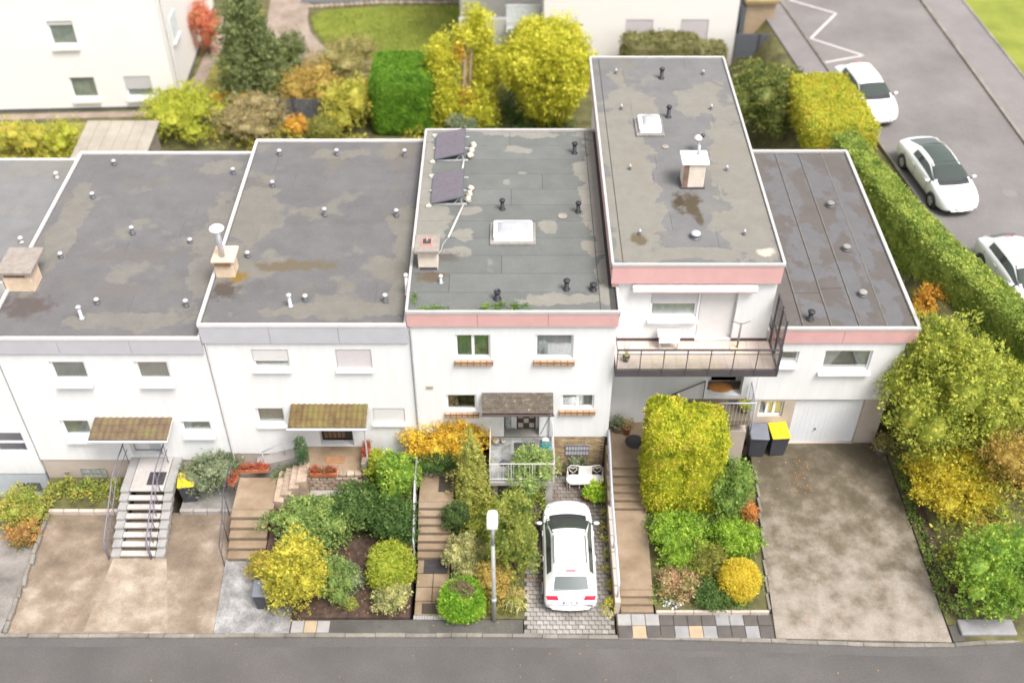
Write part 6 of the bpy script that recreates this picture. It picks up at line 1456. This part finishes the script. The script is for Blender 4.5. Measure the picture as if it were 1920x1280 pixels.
# ================================================================== BACKGROUND BUILDINGS
def frame_obj(o, ox, oy, rot): o.location = (ox, oy, 1.2); o.rotation_euler = (0, 0, rot)
lb = thing('apartment_house', 'large white apartment house in the upper left corner', 'house', (-17.62, 24.3, 1.2), R(2.5))
def lwin(x0, x1, z0, z1, **k): window(lb, x0, x1, z0, z1, 0, **k); sill_box(lb, x0 - .06, x1 + .06, z0 - .01, 0, 'lampwhite', .16)
LW = [(-5.5, -4.25, 3.75, 5.05), (-5.25, -3.95, .75, 1.95), (-2.45, -1.1, .75, 1.95)]
wl_ = wall_mesh(MB(), -14, 0, .2, 9, 0, LW); wl_.box(-.3, 0, .3, 12, .2, 9).box(-14, -.3, 11.7, 12, .2, 9).box(-13.9, -.35, .8, .85, .2, 8.9); wl_.build('wall', 'render_warm', lb)
MB().box(-14, .0, .03, 12, -.6, .198).build('plinth', 'anthracite', lb); MB().box(-14.2, .3, -.3, 12.3, 9, 9.2).build('roof', 'greyblue', lb)
lwin(*LW[0], fill='dim_curtain', shutter=.18, shmat='shutter'); lwin(*LW[1], fill='dim_curtain'); lwin(*LW[2], fill='grey_curtain', shutter=.62, shmat='shutter')
for z in (2.9,): MB().box(-.02, .06, 1.8, 3.0, z, z + 1.3).build('side_window', 'grey_curtain', lb); MB().box(0, .14, 1.7, 3.1, z - .15, z - .02).build('window_sill', 'lampwhite', lb)
MB().tube([(.08, .8, .2), (.08, .8, 9)], .05, 8).build('downpipe', 'trimw', lb)
gvl = thing('gravel_strip', 'brown gravel strip along the foot of the upper left white house', 'gravel', (-24, 23.2, 1.2))
MB().prism([(-31, 22.9), (-17.0, 23.6), (-16.4, 35), (-17.4, 35), (-17.55, 24.1), (-31, 23.5)], 1.0, 1.23).build('bed', 'gravel', gvl)
rbd = thing('apartment_house', 'white house with two shuttered windows and a glazed balcony at the top', 'house', (7, 29, 1.2))
RW = [(6.2, 7.68, 2.45, 3.95), (9.2, 10.72, 2.45, 3.95)]
w_ = wall_mesh(MB(), 1.72, 12.25, 1.0, 9, 29, RW); w_.box(1.72, 2.02, 29.3, 40, 1, 9).box(11.95, 12.25, 29.3, 40, 1, 9).box(2.02, 11.95, 29.8, 29.85, 1, 8.9).box(-3, 1.7, 31.2, 31.5, 1.0, 2.9).box(-3, 1.7, 32.8, 33.1, 1, 9); w_.build('wall', 'render_warm', rbd)
MB().box(-3.2, 12.4, 28.8, 40, 9, 9.2).build('roof', 'greyblue', rbd)
for a in RW:
    w = window(rbd, *a, 29, 1, 'core', 1, 'shutter2')
MB().box(-.3, 1.7, 30.0, 31.19, 2.7, 2.88).build('balcony_floor', 'pale_conc', rbd)
bf = MB()
for z in (2.95, 3.35, 4.3): bf.box(-.3, 1.68, 29.97, 30.02, z - .03, z + .03)
for x in (-.28, .55, 1.45): bf.box(x - .03, x + .03, 29.965, 30.025, 2.7, 4.3)
bq = bf.build('balcony_railing', 'lampwhite', rbd)
for a, b in ((-.24, .5), (.6, 1.4)): MB().box(a, b, 29.99, 30.0, 3.4, 4.26).build('glass_panel', 'grey_curtain', bq); MB().box(a, b, 29.99, 30.0, 2.98, 3.31).build('glass_panel', 'grey_curtain', bq)
for x in (.2, .75, 1.25):
    tr_ = thing('column_cypress', 'small dark column shrub below the glazed balcony, ' + {.2: 'left', .75: 'middle', 1.25: 'right'}[x] + ' of three', 'shrub', (x, 29.2, 1.2), group='small column shrubs below the balcony')
    foliage('foliage', 'cypress', tr_, [(x, 29.2, 2.2, .22, .22, 1.0)], 700, .09, int(x * 100)); stems(tr_, x, 29.2, 1.2, 2.4, 0, 1, .04, 1, 'trunk')
ob = thing('bin_shelter', 'olive and tan box shelter beside the upper right road', 'shelter', (13.5, 30.5, 2.6))
MB().box(12.8, 14.4, 29.7, 31.5, 1.8, 4.6).build('wall', 'tanbox', ob); MB().bbox(12.68, 14.52, 29.5, 31.7, 4.6, 4.8, .03).build('roof', 'olivebox', ob); MB().box(12.55, 12.8, 29.6, 31.2, 1.8, 4.4).build('side_screen', 'anthracite', ob)
gb_ = thing('privacy_fence', 'anthracite panel fence below the olive box shelter', 'fence', (13.4, 28.0, 2.4))
for i in range(6): MB().box(12.1, 14.66, 28.0, 28.04, 2.2 + i * .235, 2.428 + i * .235).build('board', 'anthracite', gb_)
for x in (12.08, 13.38, 14.68): MB().box(x - .04, x + .04, 27.95, 27.999, 1.2, 3.65).build('post', 'dark', gb_)
sd = thing('garden_shed', 'garden shed with a pale felt roof behind the left grey roof', 'shed', (-18.9, 17.8, 1.2))
MB().box(-20.2, -17.2, 16.6, 19.3, 1.1, 3.0).build('wall', 'fence_wood', sd)
for i in range(6): MB().prism([(-20.55 + i * .58, 16.3), (-19.985 + i * .58, 16.3), (-19.985 + i * .58, 19.65), (-20.55 + i * .58, 19.65)], lambda x, y: 2.98 + (y - 16.3) * .06, lambda x, y: 3.06 + (y - 16.3) * .06).build('roof_sheet', 'shedroof', sd)
MB().box(-20.6, -20.3, 16.25, 16.29, 2.7, 3.04).build('barge_board', 'greyblue', sd)
fz = thing('garden_fence', 'grey garden fence between the shrubs behind the middle grey roof', 'fence', (-10.5, 22.9, 1.2))
for i in range(14): MB().box(-12.6 + i * .3, -12.33 + i * .3, 23.0, 23.03, 1.2, 2.5).build('board', 'anthracite', fz)
for i in range(4): MB().box(-12.65 + i * 1.4, -12.57 + i * 1.4, 22.95, 22.999, 1.1, 2.6).build('post', 'dark', fz)
# long clipped hedge beside the back road
lh = thing('clipped_hedge', 'long clipped green hedge running beside the back road', 'hedge', (16.4, 8, 2.5))
cl = [(14.85, 15.3), (15.95, 10.6), (16.95, 7.1), (17.85, 4.8), (18.7, 2.4), (19.4, -.4)]
bx_ = []
for (ax, ay), (bx, by) in zip(cl, cl[1:]):
    L_ = math.hypot(bx - ax, by - ay); bx_.append(((ax + bx) / 2, (ay + by) / 2, 3.8, .6, L_ / 2 + .22, 1.38, math.atan2(-(bx - ax), by - ay)))
box_foliage('foliage', 'hedgelong', lh, bx_, 90000, .075, 41, rad=.22, jit=.035)
for (ax, ay) in cl: stems(lh, ax, ay, 2.2, 4.2, .4, 4, .04, int(ay * 7))

# ================================================================== PLANTS
PL = [
('shrub','shrub','golden yellow autumn shrub against the white wall beside the mossy door canopy',-2.39,-0.10,1.30,2.00,1.38,0.91,0.76,'yellow',0.085,9000,2,0.2),
('shrub','shrub','dark green shrub under the golden yellow shrub behind the stair landing',-2.75,-0.97,1.20,1.66,0.91,0.49,0.50,'darkgreen',0.07,4000,2,0.15),
('conifer','conifer','pale yellow-green feathery conifer beside the stairs in front of the terrace',-1.41,-2.04,0.50,2.49,0.77,0.77,2.16,'palegreen',0.075,9000,2,0.2),
('small_tree','tree','light green delicate leaved small tree in front of the terrace railing',0.76,-1.71,0.50,1.79,0.84,0.84,1.40,'lightgreen',0.07,5000,2,0.3),
('shrub','shrub','dark green juniper at the right edge of the brown steps',-1.91,-3.08,0.40,1.10,0.44,0.44,0.76,'juniper',0.06,3000,2,0.15),
('shrub','shrub','yellow-green mottled shrub right behind the street lamp head',-0.83,-3.17,0.30,0.92,0.83,0.83,0.67,'olive',0.075,5500,2,0.2),
('shrub','shrub','large green shrub left of the white car on the drive',0.03,-4.84,0.30,2.07,0.73,0.73,1.92,'midolive',0.075,9000,2,0.2),
('shrub','shrub','cream variegated shrub beside the dark doormat on the path',-1.44,-4.36,0.30,0.79,0.76,0.76,0.53,'cream',0.07,4500,2,0.2),
('box_bush','shrub','bright green clipped bush with a dry brown top by the pavement',-1.63,-6.11,0.15,0.77,0.66,0.56,0.68,'bright',0.06,6500,3.2,0.06),
('shrub','shrub','orange-yellow autumn shrub behind the lamp post foot',-0.56,-5.43,0.20,0.78,0.63,0.63,0.63,'orangeyellow',0.06,4000,2,0.25),
('rosemary_bush','shrub','grey-green upright bush beside the yellow-lidded bin below the stairs',-10.94,-0.54,0.10,0.72,0.97,0.97,0.67,'greygreen',0.08,5000,2,0.2),
('column_cypress','conifer','narrow dark green column cypress beside the brown front door',-7.42,-0.89,1.55,2.19,0.21,0.21,0.69,'cypress',0.05,1800,2,0.05),
('shrub','shrub','broad soft green shrub below the stone terrace with orange planter',-6.81,-3.28,0.30,1.06,1.50,0.91,0.83,'softgreen',0.08,9500,2,0.2),
('shrub','shrub','dark green rhododendron right of the broad soft green shrub',-5.39,-2.78,0.30,1.16,0.85,0.85,0.94,'darkgreen',0.09,5000,2,0.15),
('shrub','shrub','bright lime shrub beside the terrace post with red flowers',-4.72,-1.01,0.80,1.37,0.53,0.53,0.62,'lime',0.08,2600,2,0.2),
('shrub','shrub','fresh green tall shrub left of the silver handrail',-4.00,-1.89,0.60,1.67,0.71,0.71,1.17,'fresh',0.085,5000,2,0.2),
('shrub','shrub','deep green shrub at the foot of the silver handrail',-3.96,-3.48,0.40,1.31,0.69,0.69,0.99,'darkgreen',0.08,4500,2,0.2),
('shrub','shrub','yellow-green bushy shrub next to the dark wheelie bins by the gravel',-6.94,-5.71,0.20,1.52,0.95,0.95,1.44,'yellowgreen',0.085,8500,2,0.22),
('shrub','shrub','small gold-green bush between the lower steps and the gravel pad',-8.37,-4.69,0.10,0.53,0.47,0.47,0.47,'gold',0.07,2200,2,0.2),
('shrub','shrub','blue-green mound shrub right of the yellow-green bush',-5.73,-5.60,0.20,1.07,0.59,0.59,0.95,'softgreen',0.07,3800,2,0.2),
('shrub','shrub','small round grey-green shrub on the bark mulch',-5.37,-5.43,0.20,0.83,0.42,0.42,0.69,'greygreen',0.06,2400,2.4,0.08),
('topiary_ball','shrub','round clipped yellow-green topiary on the bark mulch beside the path',-4.01,-5.04,0.30,1.07,0.74,0.74,0.84,'topiary',0.055,6000,2.3,0.06),
('shrub','shrub','yellow edged variegated shrub in front of the round topiary',-3.94,-5.89,0.20,0.61,0.56,0.56,0.44,'cream',0.07,2800,2,0.2),
('shrub','shrub','tiny pale green cushion plant at the front edge of the bark mulch',-5.33,-5.99,0.20,0.38,0.25,0.19,0.20,'palegreen',0.05,700,2,0.1),
('clipped_hedge','hedge','tall golden clipped hedge block beside the right hand brown steps',5.93,-1.45,0.60,2.50,1.37,1.37,2.07,'golden',0.085,20000,5,0.07),
('shrub','shrub','mixed green shrub below the beige platform wall',7.57,-2.17,0.30,1.52,0.78,0.78,1.32,'fresh2',0.08,5000,2,0.18),
('shrub','shrub','fresh green shrub in front of the golden hedge by the ramp',5.67,-3.77,0.30,0.90,0.98,0.98,0.65,'bright2',0.08,6500,2,0.18),
('shrub','shrub','rounded green shrub beside the stained driveway',7.61,-3.72,0.30,0.84,0.80,0.80,0.59,'bright2',0.075,5000,2,0.12),
('shrub','shrub','olive shrub between the two rounded green shrubs',6.55,-4.51,0.20,0.76,0.61,0.61,0.61,'olive2',0.07,3200,2,0.15),
('topiary_ball','shrub','smooth round golden yellow ball bush at the corner of the driveway',7.52,-5.32,0.20,0.80,0.65,0.65,0.65,'ball',0.045,7500,2.2,0.03),
('hydrangea','shrub','fading pink hydrangea with brown stems near the coloured slabs',5.53,-5.34,0.20,0.54,0.67,0.64,0.37,'pinkish',0.07,3000,2,0.25),
('shrub','shrub','low dark green shrub left of the round golden ball bush',6.61,-5.67,0.15,0.44,0.56,0.56,0.31,'darkgreen',0.07,2600,2,0.2),
('shrub','shrub','small orange-red shrub on the driveway edge beside the beige wall',8.25,-2.71,0.25,0.84,0.24,0.24,0.64,'orange',0.06,900,2,0.25),
('shrub','shrub','huge light green laurel at the corner of the garage house',15.14,0.41,1.00,3.57,1.80,1.80,2.79,'laurel',0.11,17000,2,0.22),
('shrub','shrub','light green laurel at the right picture edge above the yellow mound',16.76,0.20,1.60,3.25,1.17,1.17,1.79,'laurel',0.11,6500,2,0.22),
('shrub','shrub','mustard green bush on the slope behind the timber edging',15.46,-1.69,0.70,1.44,1.46,1.37,0.80,'mustard',0.09,8500,2,0.16),
('shrub','shrub','autumn brown-orange shrub at the far right above the orange mound',17.35,-1.52,1.20,2.22,1.11,1.11,1.11,'autumn',0.09,4500,2,0.25),
('shrub','shrub','orange-yellow mound shrub behind the green corner bush',16.45,-3.15,0.30,0.75,0.89,0.59,0.49,'orangeyellow',0.07,3800,2,0.2),
('shrub','shrub','large fresh green bush on the street corner behind the grey stone slab',15.80,-5.59,0.20,1.50,1.32,1.32,1.42,'fresh',0.09,9500,2,0.2),
('shrub','shrub','orange autumn shrub between the roof edge and the long hedge',16.54,5.95,2.20,2.98,0.71,0.71,0.85,'orange2',0.09,2600,2,0.28),
('shrub','shrub','bright green bush below the long roadside hedge near the picture edge',18.23,3.61,2.40,3.20,0.80,0.80,0.87,'fresh2',0.09,3600,2,0.2),
('shrub','shrub','small dark green shrub beside the orange autumn shrub',18.20,5.53,2.20,2.74,0.59,0.59,0.59,'darkgreen',0.08,1800,2,0.2),
('shrub','shrub','mixed dark green hedge bush behind the tall grey roof',12.53,21.56,1.80,3.22,2.07,2.07,1.55,'hedgemix',0.12,11000,3,0.15),
('clipped_hedge','hedge','golden orange clipped hedge block beside the parked white cars',15.07,18.84,3.30,4.07,1.67,2.64,0.84,'goldorange',0.1,9000,3.5,0.08),
('clipped_hedge','hedge','brown-green clipped hedge in front of the two shuttered windows',8.74,28.07,1.20,2.51,2.86,1.86,1.43,'brownhedge',0.12,7000,4,0.06),
('golden_conifer','conifer','big round golden conifer just behind the solar panel roof',1.74,22.86,1.20,3.93,2.35,2.35,2.96,'thuja',0.16,26000,2.3,0.1),
('clipped_hedge','hedge','dense dark green clipped hedge block left of the golden conifers',-5.45,23.14,1.20,2.78,1.69,1.69,1.72,'hedgegreen',0.075,22000,5,0.04),
('topiary_ball','shrub','small round olive ball bush behind the middle grey roof',-9.41,21.23,1.20,1.80,0.81,0.81,0.66,'olive2',0.07,3000,2.2,0.04),
('shrub','shrub','yellow and green spreading shrub left of the dark green hedge block',-8.28,22.49,1.20,2.38,1.36,1.36,1.28,'yellowgreen2',0.1,5000,2,0.22),
('shrub','shrub','orange-brown autumn shrub below the curved gravel path',-10.69,25.02,1.20,2.19,1.46,1.46,1.08,'autumn',0.1,4500,2,0.28),
('shrub','shrub','tall dull olive shrub between the gravel path and the lawn hedge',-8.83,27.34,1.20,2.20,1.79,1.79,1.08,'dullgreen',0.1,5000,2,0.28),
('conifer','conifer','tall dark green conifer beside the curved gravel path',-13.77,25.50,1.20,4.53,2.04,2.04,3.62,'spruce',0.15,18000,2,0.2),
('shrub','shrub','red autumn bush at the corner of the left white building',-17.14,30.09,1.20,2.63,0.72,0.72,1.56,'red',0.1,2600,2,0.25),
('shrub','shrub','yellow-green spreading bush beside the pale shed roof',-16.65,22.03,1.20,2.10,1.95,1.96,0.98,'lime2',0.1,7500,2,0.2),
('shrub','shrub','brown thinning shrub between the lime bush and the grey roof',-12.94,21.70,1.20,2.08,1.67,1.67,0.96,'brownish',0.1,4500,2,0.3),
('shrub','shrub','small orange shrub behind the dark conifer foot',-14.62,24.32,1.20,1.77,1.12,0.68,0.62,'orange2',0.09,1800,2,0.25),
('shrub','shrub','dark green low bush at the foot of the tall conifer',-12.13,28.12,1.20,2.26,0.94,0.94,1.15,'spruce',0.1,2600,2,0.2),
('shrub','shrub','yellow low shrub at the left picture edge below the white building',-24.29,20.04,1.20,1.95,1.64,0.94,0.82,'yellowgreen2',0.09,3000,2,0.3),
('shrub','shrub','small green and yellow shrub left of the pale shed roof',-22.28,20.14,1.20,1.89,0.90,0.90,0.75,'lime2',0.08,1700,2,0.3),
('shrub','shrub','orange flowering shrub behind the middle roof edge',-11.00,21.82,1.20,1.61,0.60,0.60,0.44,'orange2',0.08,1000,2,0.25),
('shrub','shrub','mixed green bed shrub below the left grey-blue wall',-17.64,-1.82,-0.70,-0.02,0.84,0.84,0.74,'mixed',0.08,3800,2,0.25),
('shrub','shrub','reddish autumn shrub beside the low stone edging of the left drive',-17.31,-2.66,-0.50,-0.17,0.64,0.56,0.35,'redgreen',0.07,2200,2,0.25),
]
def plant(row, i):
    (n, c, lab, x, y, g0, z, rx, ry, rz, mat, ls, num, p, lump) = row
    t = thing(n, lab, c, (x, y, g0)); seed = 100 + i; ls *= .82; num = int(num * 1.55)
    if n == 'conifer' and rz > 1.5:
        lob = []; H = z + rz - g0
        for k in range(9):
            f = k / 8; rr = (1 - f) ** .8 * 1.0 + .1; zz = g0 + .35 + (H - .5) * f
            for q in range(3 if f < .8 else 1):
                a = k * 2.1 + q * 2.1; e = rx * rr * .45 if f < .8 else 0
                lob.append((x + math.cos(a) * e, y + math.sin(a) * e, zz, rx * rr * .62, rx * rr * .62, H * .11))
        foliage('crown', mat, t, lob, num, ls, seed, lump=.25, up=.1, clump=8); MB().tube([(x, y, g0 - .1), (x, y, g0 + H * .9)], [.11, .02], 8).build('trunk', 'trunk', t, True); return
    if n in ('clipped_hedge', 'box_bush', 'topiary_ball'):
        if n == 'clipped_hedge':
            bx_ = [(x, y, z, rx, ry, rz, 0)]
            if mat == 'golden': bx_ = [(x - .6, y, z + .08, .72, 1.05, rz, .05), (x + .55, y - .05, z - .1, .76, 1.0, rz - .1, -.06)]
            if mat == 'brownhedge': bx_ = [(8.0, 27.5, 2.46, 2.1, .7, 1.3, 0), (10.6, 27.5, 2.3, 1.0, .65, 1.1, 0)]
            box_foliage('foliage', mat, t, bx_, int(num * 1.9), ls * .9, seed, rad=.5 if mat != 'hedgegreen' else .65, jit=.02 if mat == 'hedgegreen' else .1); stems(t, x, y, g0, z, rx * .5, 5, .04, seed); return
        lb_ = [(x, y, z, rx, ry, rz)]
        foliage('foliage', mat, t, lb_, int(num * (2.2 if n == 'clipped_hedge' else 1.7)), ls, seed, p=p, lump=lump, shell=(.72, 1.03), zmin=-1, core=.66, aspect=.34)
        if n == 'box_bush': foliage('dry_top', 'deadleaf', t, [(x - .02, y + .05, z + rz * 1.02, rx * .5, ry * .5, .07), (x + .2, y - .15, z + rz * .98, rx * .4, ry * .35, .1)], 1300, ls, seed + 1, core=0)
        stems(t, x, y, g0, z + rz * .4, rx * .5, 5, .04, seed); return
    if n == 'column_cypress':
        foliage('foliage', mat, t, [(x, y, z, rx, ry, rz)], num, ls, seed, p=2.6, lump=lump); stems(t, x, y, g0, z, .02, 1, .03, seed, 'trunk'); return
    if n == 'golden_conifer':
        lob = lobes_for((x, y, z), (rx, ry, rz), seed, 11, .34)
        foliage('crown', mat, t, lob, num * 2, ls, seed, lump=.2, up=.25, clump=9, spreadc=1.5, aspect=.2, zmin=-1); stems(t, x, y, g0, z, rx * .5, 5, .1, seed, 'trunk'); return
    if n == 'small_tree':
        lob = lobes_for((x, y, z + .2), (rx * 1.1, ry * 1.1, rz * .85), seed, 7, .4)
        foliage('crown', mat, t, lob, int(num * 1.6), ls, seed, lump=.35, clump=7, core=.35); stems(t, x, y, g0, z + .4, rx * .7, 6, .035, seed, 'trunk'); return
    k_ = 1.2 if y > 16 else 1.17; num = int(num * (1.35 if y > 16 else 1.25)); rx, ry, rz = rx * k_, ry * k_, rz * k_
    lob = lobes_for((x, y, z), (rx, ry, rz), seed, 9, .42)
    foliage('foliage', mat, t, lob, num, ls, seed, p=2, lump=lump * 1.3, clump=6, zfloor=g0 - .3)
    stems(t, x, y, g0, z + rz * .3, rx * .6, 5, .03 + .01 * rx, seed)
for i, row in enumerate(PL): plant(row, i)
# golden conifer with the bare dead trunk
gc = thing('golden_conifer', 'golden conifer split by a bare dead trunk beside the dark green hedge block', 'conifer', (-2.4, 22.6, 1.2))
foliage('crown', 'thuja', gc, [(-3.35, 22.6, 3.4, .85, .9, 2.5), (-3.2, 22.3, 2.3, 1.0, .9, 1.3), (-3.5, 22.6, 5.0, .6, .6, 1.1), (-1.35, 23.2, 4.2, .75, .8, 2.2), (-1.5, 23.2, 6.0, .5, .5, 1.4), (-1.9, 23.0, 6.6, .4, .4, .9), (-1.7, 22.3, 2.3, .9, .8, 1.2), (-2.3, 22.6, 6.2, .5, .5, .5)], 36000, .13, 5, lump=.25, up=.25, clump=9, spreadc=1.5, aspect=.2, zmin=-1)
foliage('dry_foliage', 'orange2', gc, [(-2.3, 22.2, 2.9, .5, .35, .5), (-2.6, 22.3, 5.5, .3, .3, .5)], 900, .1, 6, core=0)
MB().tube([(-2.4, 22.5, 1.0), (-2.42, 22.5, 3.5), (-2.3, 22.5, 5.9)], [.16, .13, .08], 8).tube([(-2.15, 22.6, 1), (-2.1, 22.6, 4), (-2.0, 22.7, 5.6)], [.1, .09, .04], 7).build('trunk', 'deadwood', gc, True)
for i in range(16):
    a = rnd.uniform(0, 6.28); z = rnd.uniform(2.5, 5.6); l = rnd.uniform(.4, .9); MB().tube([(-2.38, 22.5, z), (-2.38 + math.cos(a) * l, 22.5 + math.sin(a) * l, z + rnd.uniform(-.1, .3))], [.03, .006], 5).build('bare_branch', 'deadwood', gc, True)
sh_ = thing('shrub', 'small blue-green shrub in front of the split golden conifer', 'shrub', (-1.95, 20.2, 1.2)); foliage('foliage', 'greygreen', sh_, lobes_for((-2.6, 21.0, 1.9), (.9, .7, .8), 3, 5), 2500, .09, 9); stems(sh_, -2.6, 21, 1.2, 1.9, .4, 4, .03, 2)
# grasses, ferns and low growth of the front gardens
def tuft(label, x, y, z, r, n, mat, seed, name='grass_tuft'):
    t = thing(name, label, 'grass', (x, y, z)); g = np.random.default_rng(seed); pts = []
    vs = []; fs = []
    for i in range(n):
        a = g.uniform(0, 6.28); l = r * g.uniform(.6, 1.1); c, s = math.cos(a), math.sin(a); w = .014
        P = [(0, .02), (l * .35, r * .5), (l * .75, r * .55), (l, r * .25)]; b = len(vs)
        for k, (d, h) in enumerate(P):
            ww = w * (1, 1, .7, .15)[k]; vs += [(x + c * d - s * ww, y + s * d + c * ww, z + h), (x + c * d + s * ww, y + s * d - c * ww, z + h)]
        fs += [(b + 2 * k, b + 2 * k + 1, b + 2 * k + 3, b + 2 * k + 2) for k in range(3)]
    MB().add(vs, fs).build('blades', LEAF[mat], t); return t
tuft('dry yellow strap-leaved grass beside the lamp post and the drive', .02, -5.72, .2, .6, 46, 'wiry', 3)
tuft('small dry grass tuft at the front corner of the paved drive', .28, -5.95, .15, .4, 26, 'wiry', 4)
def bedcover(name, label, lob, mat, n, seed, size=.06, cat='ground cover'):
    o = foliage(name, mat, None, lob, n, size, seed, up=.5, core=0); o['kind'] = 'stuff'; tag(o, label, cat)
rr = random.Random(3)
bedcover('ground_cover', 'low mixed growth filling the middle front garden', [(x, y, zMb(x, y) + .12, .4, .4, .25) for x, y in [(rr.uniform(-1.9, .25), rr.uniform(-6.2, -2.3)) for _ in range(30)]], 'olive', 6500, 3)
bedcover('garden_growth', 'dense green and yellow growth between the lamp post and the conifer', [(-.2, -3.9, .8, .7, .6, .6), (-.9, -4.6, .7, .5, .5, .5), (.1, -3.0, .8, .5, .5, .5), (.1, -6.0, .35, .35, .25, .25), (-.9, -6.0, .3, .3, .25, .2), (-1.2, -3.4, .8, .5, .5, .6), (-.5, -2.9, 1.0, .5, .5, .6), (.25, -2.6, 1.1, .35, .4, .6)], 'midolive', 8500, 8, .065)
bedcover('garden_shade_growth', 'dark green leaves low down in the middle front garden', [(rr.uniform(-1.8, .2), rr.uniform(-5.8, -2.4), .6, .35, .35, .35) for _ in range(18)], 'darkgreen', 4000, 34, .065)
bedcover('terrace_growth', 'green and olive growth in the bed below the slate terrace', [(-.5 + .32 * i, -2.45 - .2 * (i % 2), .85 + .25 * (i % 3), .4, .4, .55) for i in range(5)], 'midolive', 4500, 33, .065)
bedcover('bed_flowers', 'orange and yellow low flowers by the lamp post', [(-.3, -6.05, .3, .22, .2, .14), (.15, -5.6, .4, .3, .25, .2), (-.75, -5.75, .45, .3, .3, .3)], 'orangeyellow', 1100, 9, .06)
bedcover('bed_growth', 'low green growth in the garden bed right of the brown steps', [(x, y, zTb(x, y) + .1, .45, .4, .24) for x, y in [(rr.uniform(4.9, 8.2), rr.uniform(-5.9, -1.0)) for _ in range(46)]], 'fresh2', 14000, 5, .075)
bedcover('small_flowers', 'small white flowers in front of the pink hydrangea', [(5.3, -5.95, .3, .25, .12, .12)], 'pale_curtain', 160, 14, .05)
bedcover('mulch_growth', 'scattered green growth along the back of the bark mulch bed', [(x, y, zB(x, y) + .12, .5, .4, .3) for x, y in [(rr.uniform(-8.2, -3.5), rr.uniform(-3.2, -.3)) for _ in range(22)]], 'darkgreen', 5000, 6, .08)
bedcover('bed_plants', 'yellow and green bedding plants below the left beige plinth', [(-16.8 + i * .42, -.9 + .3 * (i % 2), -.05, .3, .35, .22) for i in range(7)], 'mixed', 3000, 7, .08)
bedcover('bank_plants', 'autumn coloured plants on the left bank beside the stone edging', [(-17.9 + .3 * i, -1.6 - .5 * (i % 3), -.5, .5, .5, .4) for i in range(4)], 'mixed', 2200, 17, .09)
bedcover('drive_weeds', 'weeds along the right edge of the paved car drive', [(3.25, -5.7 + i * .62, .16, .1 + .05 * (i % 3), .22, .13) for i in range(8)] + [(3.2, -6.0, .3, .25, .3, .3)], 'yellowgreen', 1500, 18, .055)
bedcover('embankment_growth', 'rough growth on the bank right of the garage house', [(x, y, ground_z(x, y) + .2, .8, .8, .4) for x, y in [(rr.uniform(15, 19), rr.uniform(-5.8, 3)) for _ in range(40)]], 'laurel', 13000, 19, .1)
bedcover('hedge_foot_growth', 'low growth between the garage house wall and the long hedge', [(x, y, ground_z(x, y) + .12, .5, .7, .3) for x, y in [(14.4 + rr.uniform(0, 1.3), rr.uniform(2, 13)) for _ in range(26)]], 'fresh2', 7000, 20, .09)
bedcover('back_garden_growth', 'mixed low growth of the back gardens', [(rr.uniform(-15, -3), rr.uniform(18.5, 26), 1.35, .9, .7, .4) for _ in range(44)], 'yellowgreen2', 16000, 21, .1)
bedcover('left_garden_growth', 'yellow-green low growth behind the leftmost roof', [(rr.uniform(-27, -21), rr.uniform(17, 21.5), 1.35, .8, .5, .35) for _ in range(24)], 'yellowgreen2', 7000, 23, .1)
bedcover('conifer_foot_growth', 'dark ivy between the golden conifers', [(rr.uniform(-4, 3), rr.uniform(20, 25.5), 1.4, .8, .7, .35) for _ in range(22)], 'darkgreen', 7000, 24, .1)
bedcover('edge_growth', 'green edging plants along the right side of the stained drive', [(14.3, -6.0 + i * .55, .35, .2, .3, .16) for i in range(12)] + [(14.8, -6.2, .4, .4, .3, .25)], 'fresh2', 2600, 25, .07)
# fallen leaves
g = np.random.default_rng(11)
def litter(name, label, boxes, size=.055):
    Ps = []
    for (x0, x1, y0, y1, zf, n) in boxes:
        X = g.uniform(x0, x1, n); Y = g.uniform(y0, y1, n); Ps.append(np.stack([X, Y, np.array([zf(a, b) for a, b in zip(X, Y)]) + .012], 1))
    P = np.concatenate(Ps); n = len(P); a = g.uniform(0, 6.28, n); s = size * g.uniform(.6, 1.3, n)
    A = np.stack([np.cos(a) * s, np.sin(a) * s, g.uniform(0, .3, n) * s], 1); B = np.stack([-np.sin(a) * s * .35, np.cos(a) * s * .35, g.uniform(-.1, .2, n) * s], 1)
    o = leaf_mesh(name, P, A, B, 'leaf_litter', None, (0, 0, 0)); o['kind'] = 'stuff'; tag(o, label, 'fallen leaves')
litter('fallen_leaves', 'fallen orange and brown leaves on the street, drives and footway',
       [(-12, 12, -8.8, -7.1, lambda x, y: .0, 26), (.45, 1.05, -5.6, -.3, lambda x, y: .07, 120), (1.05, 3.3, -1.7, -.4, lambda x, y: .07, 90), (10.1, 11.0, -1.2, 0.3, lambda x, y: z5(x, y), 60), (8.8, 14, -6.8, 1, lambda x, y: z5(x, y), 90), (-7.1, -3.5, -6.3, -4.0, lambda x, y: zB(x, y), 150), (-16.4, -10, -6.7, -1.8, lambda x, y: zA(x, y), 30), (-3.1, .3, -6.85, -6.42, lambda x, y: .08, 14), (21.5, 23.6, 5, 26, lambda x, y: 3.7, 60), (23.0, 24.0, 5, 26, lambda x, y: 3.8, 60)])
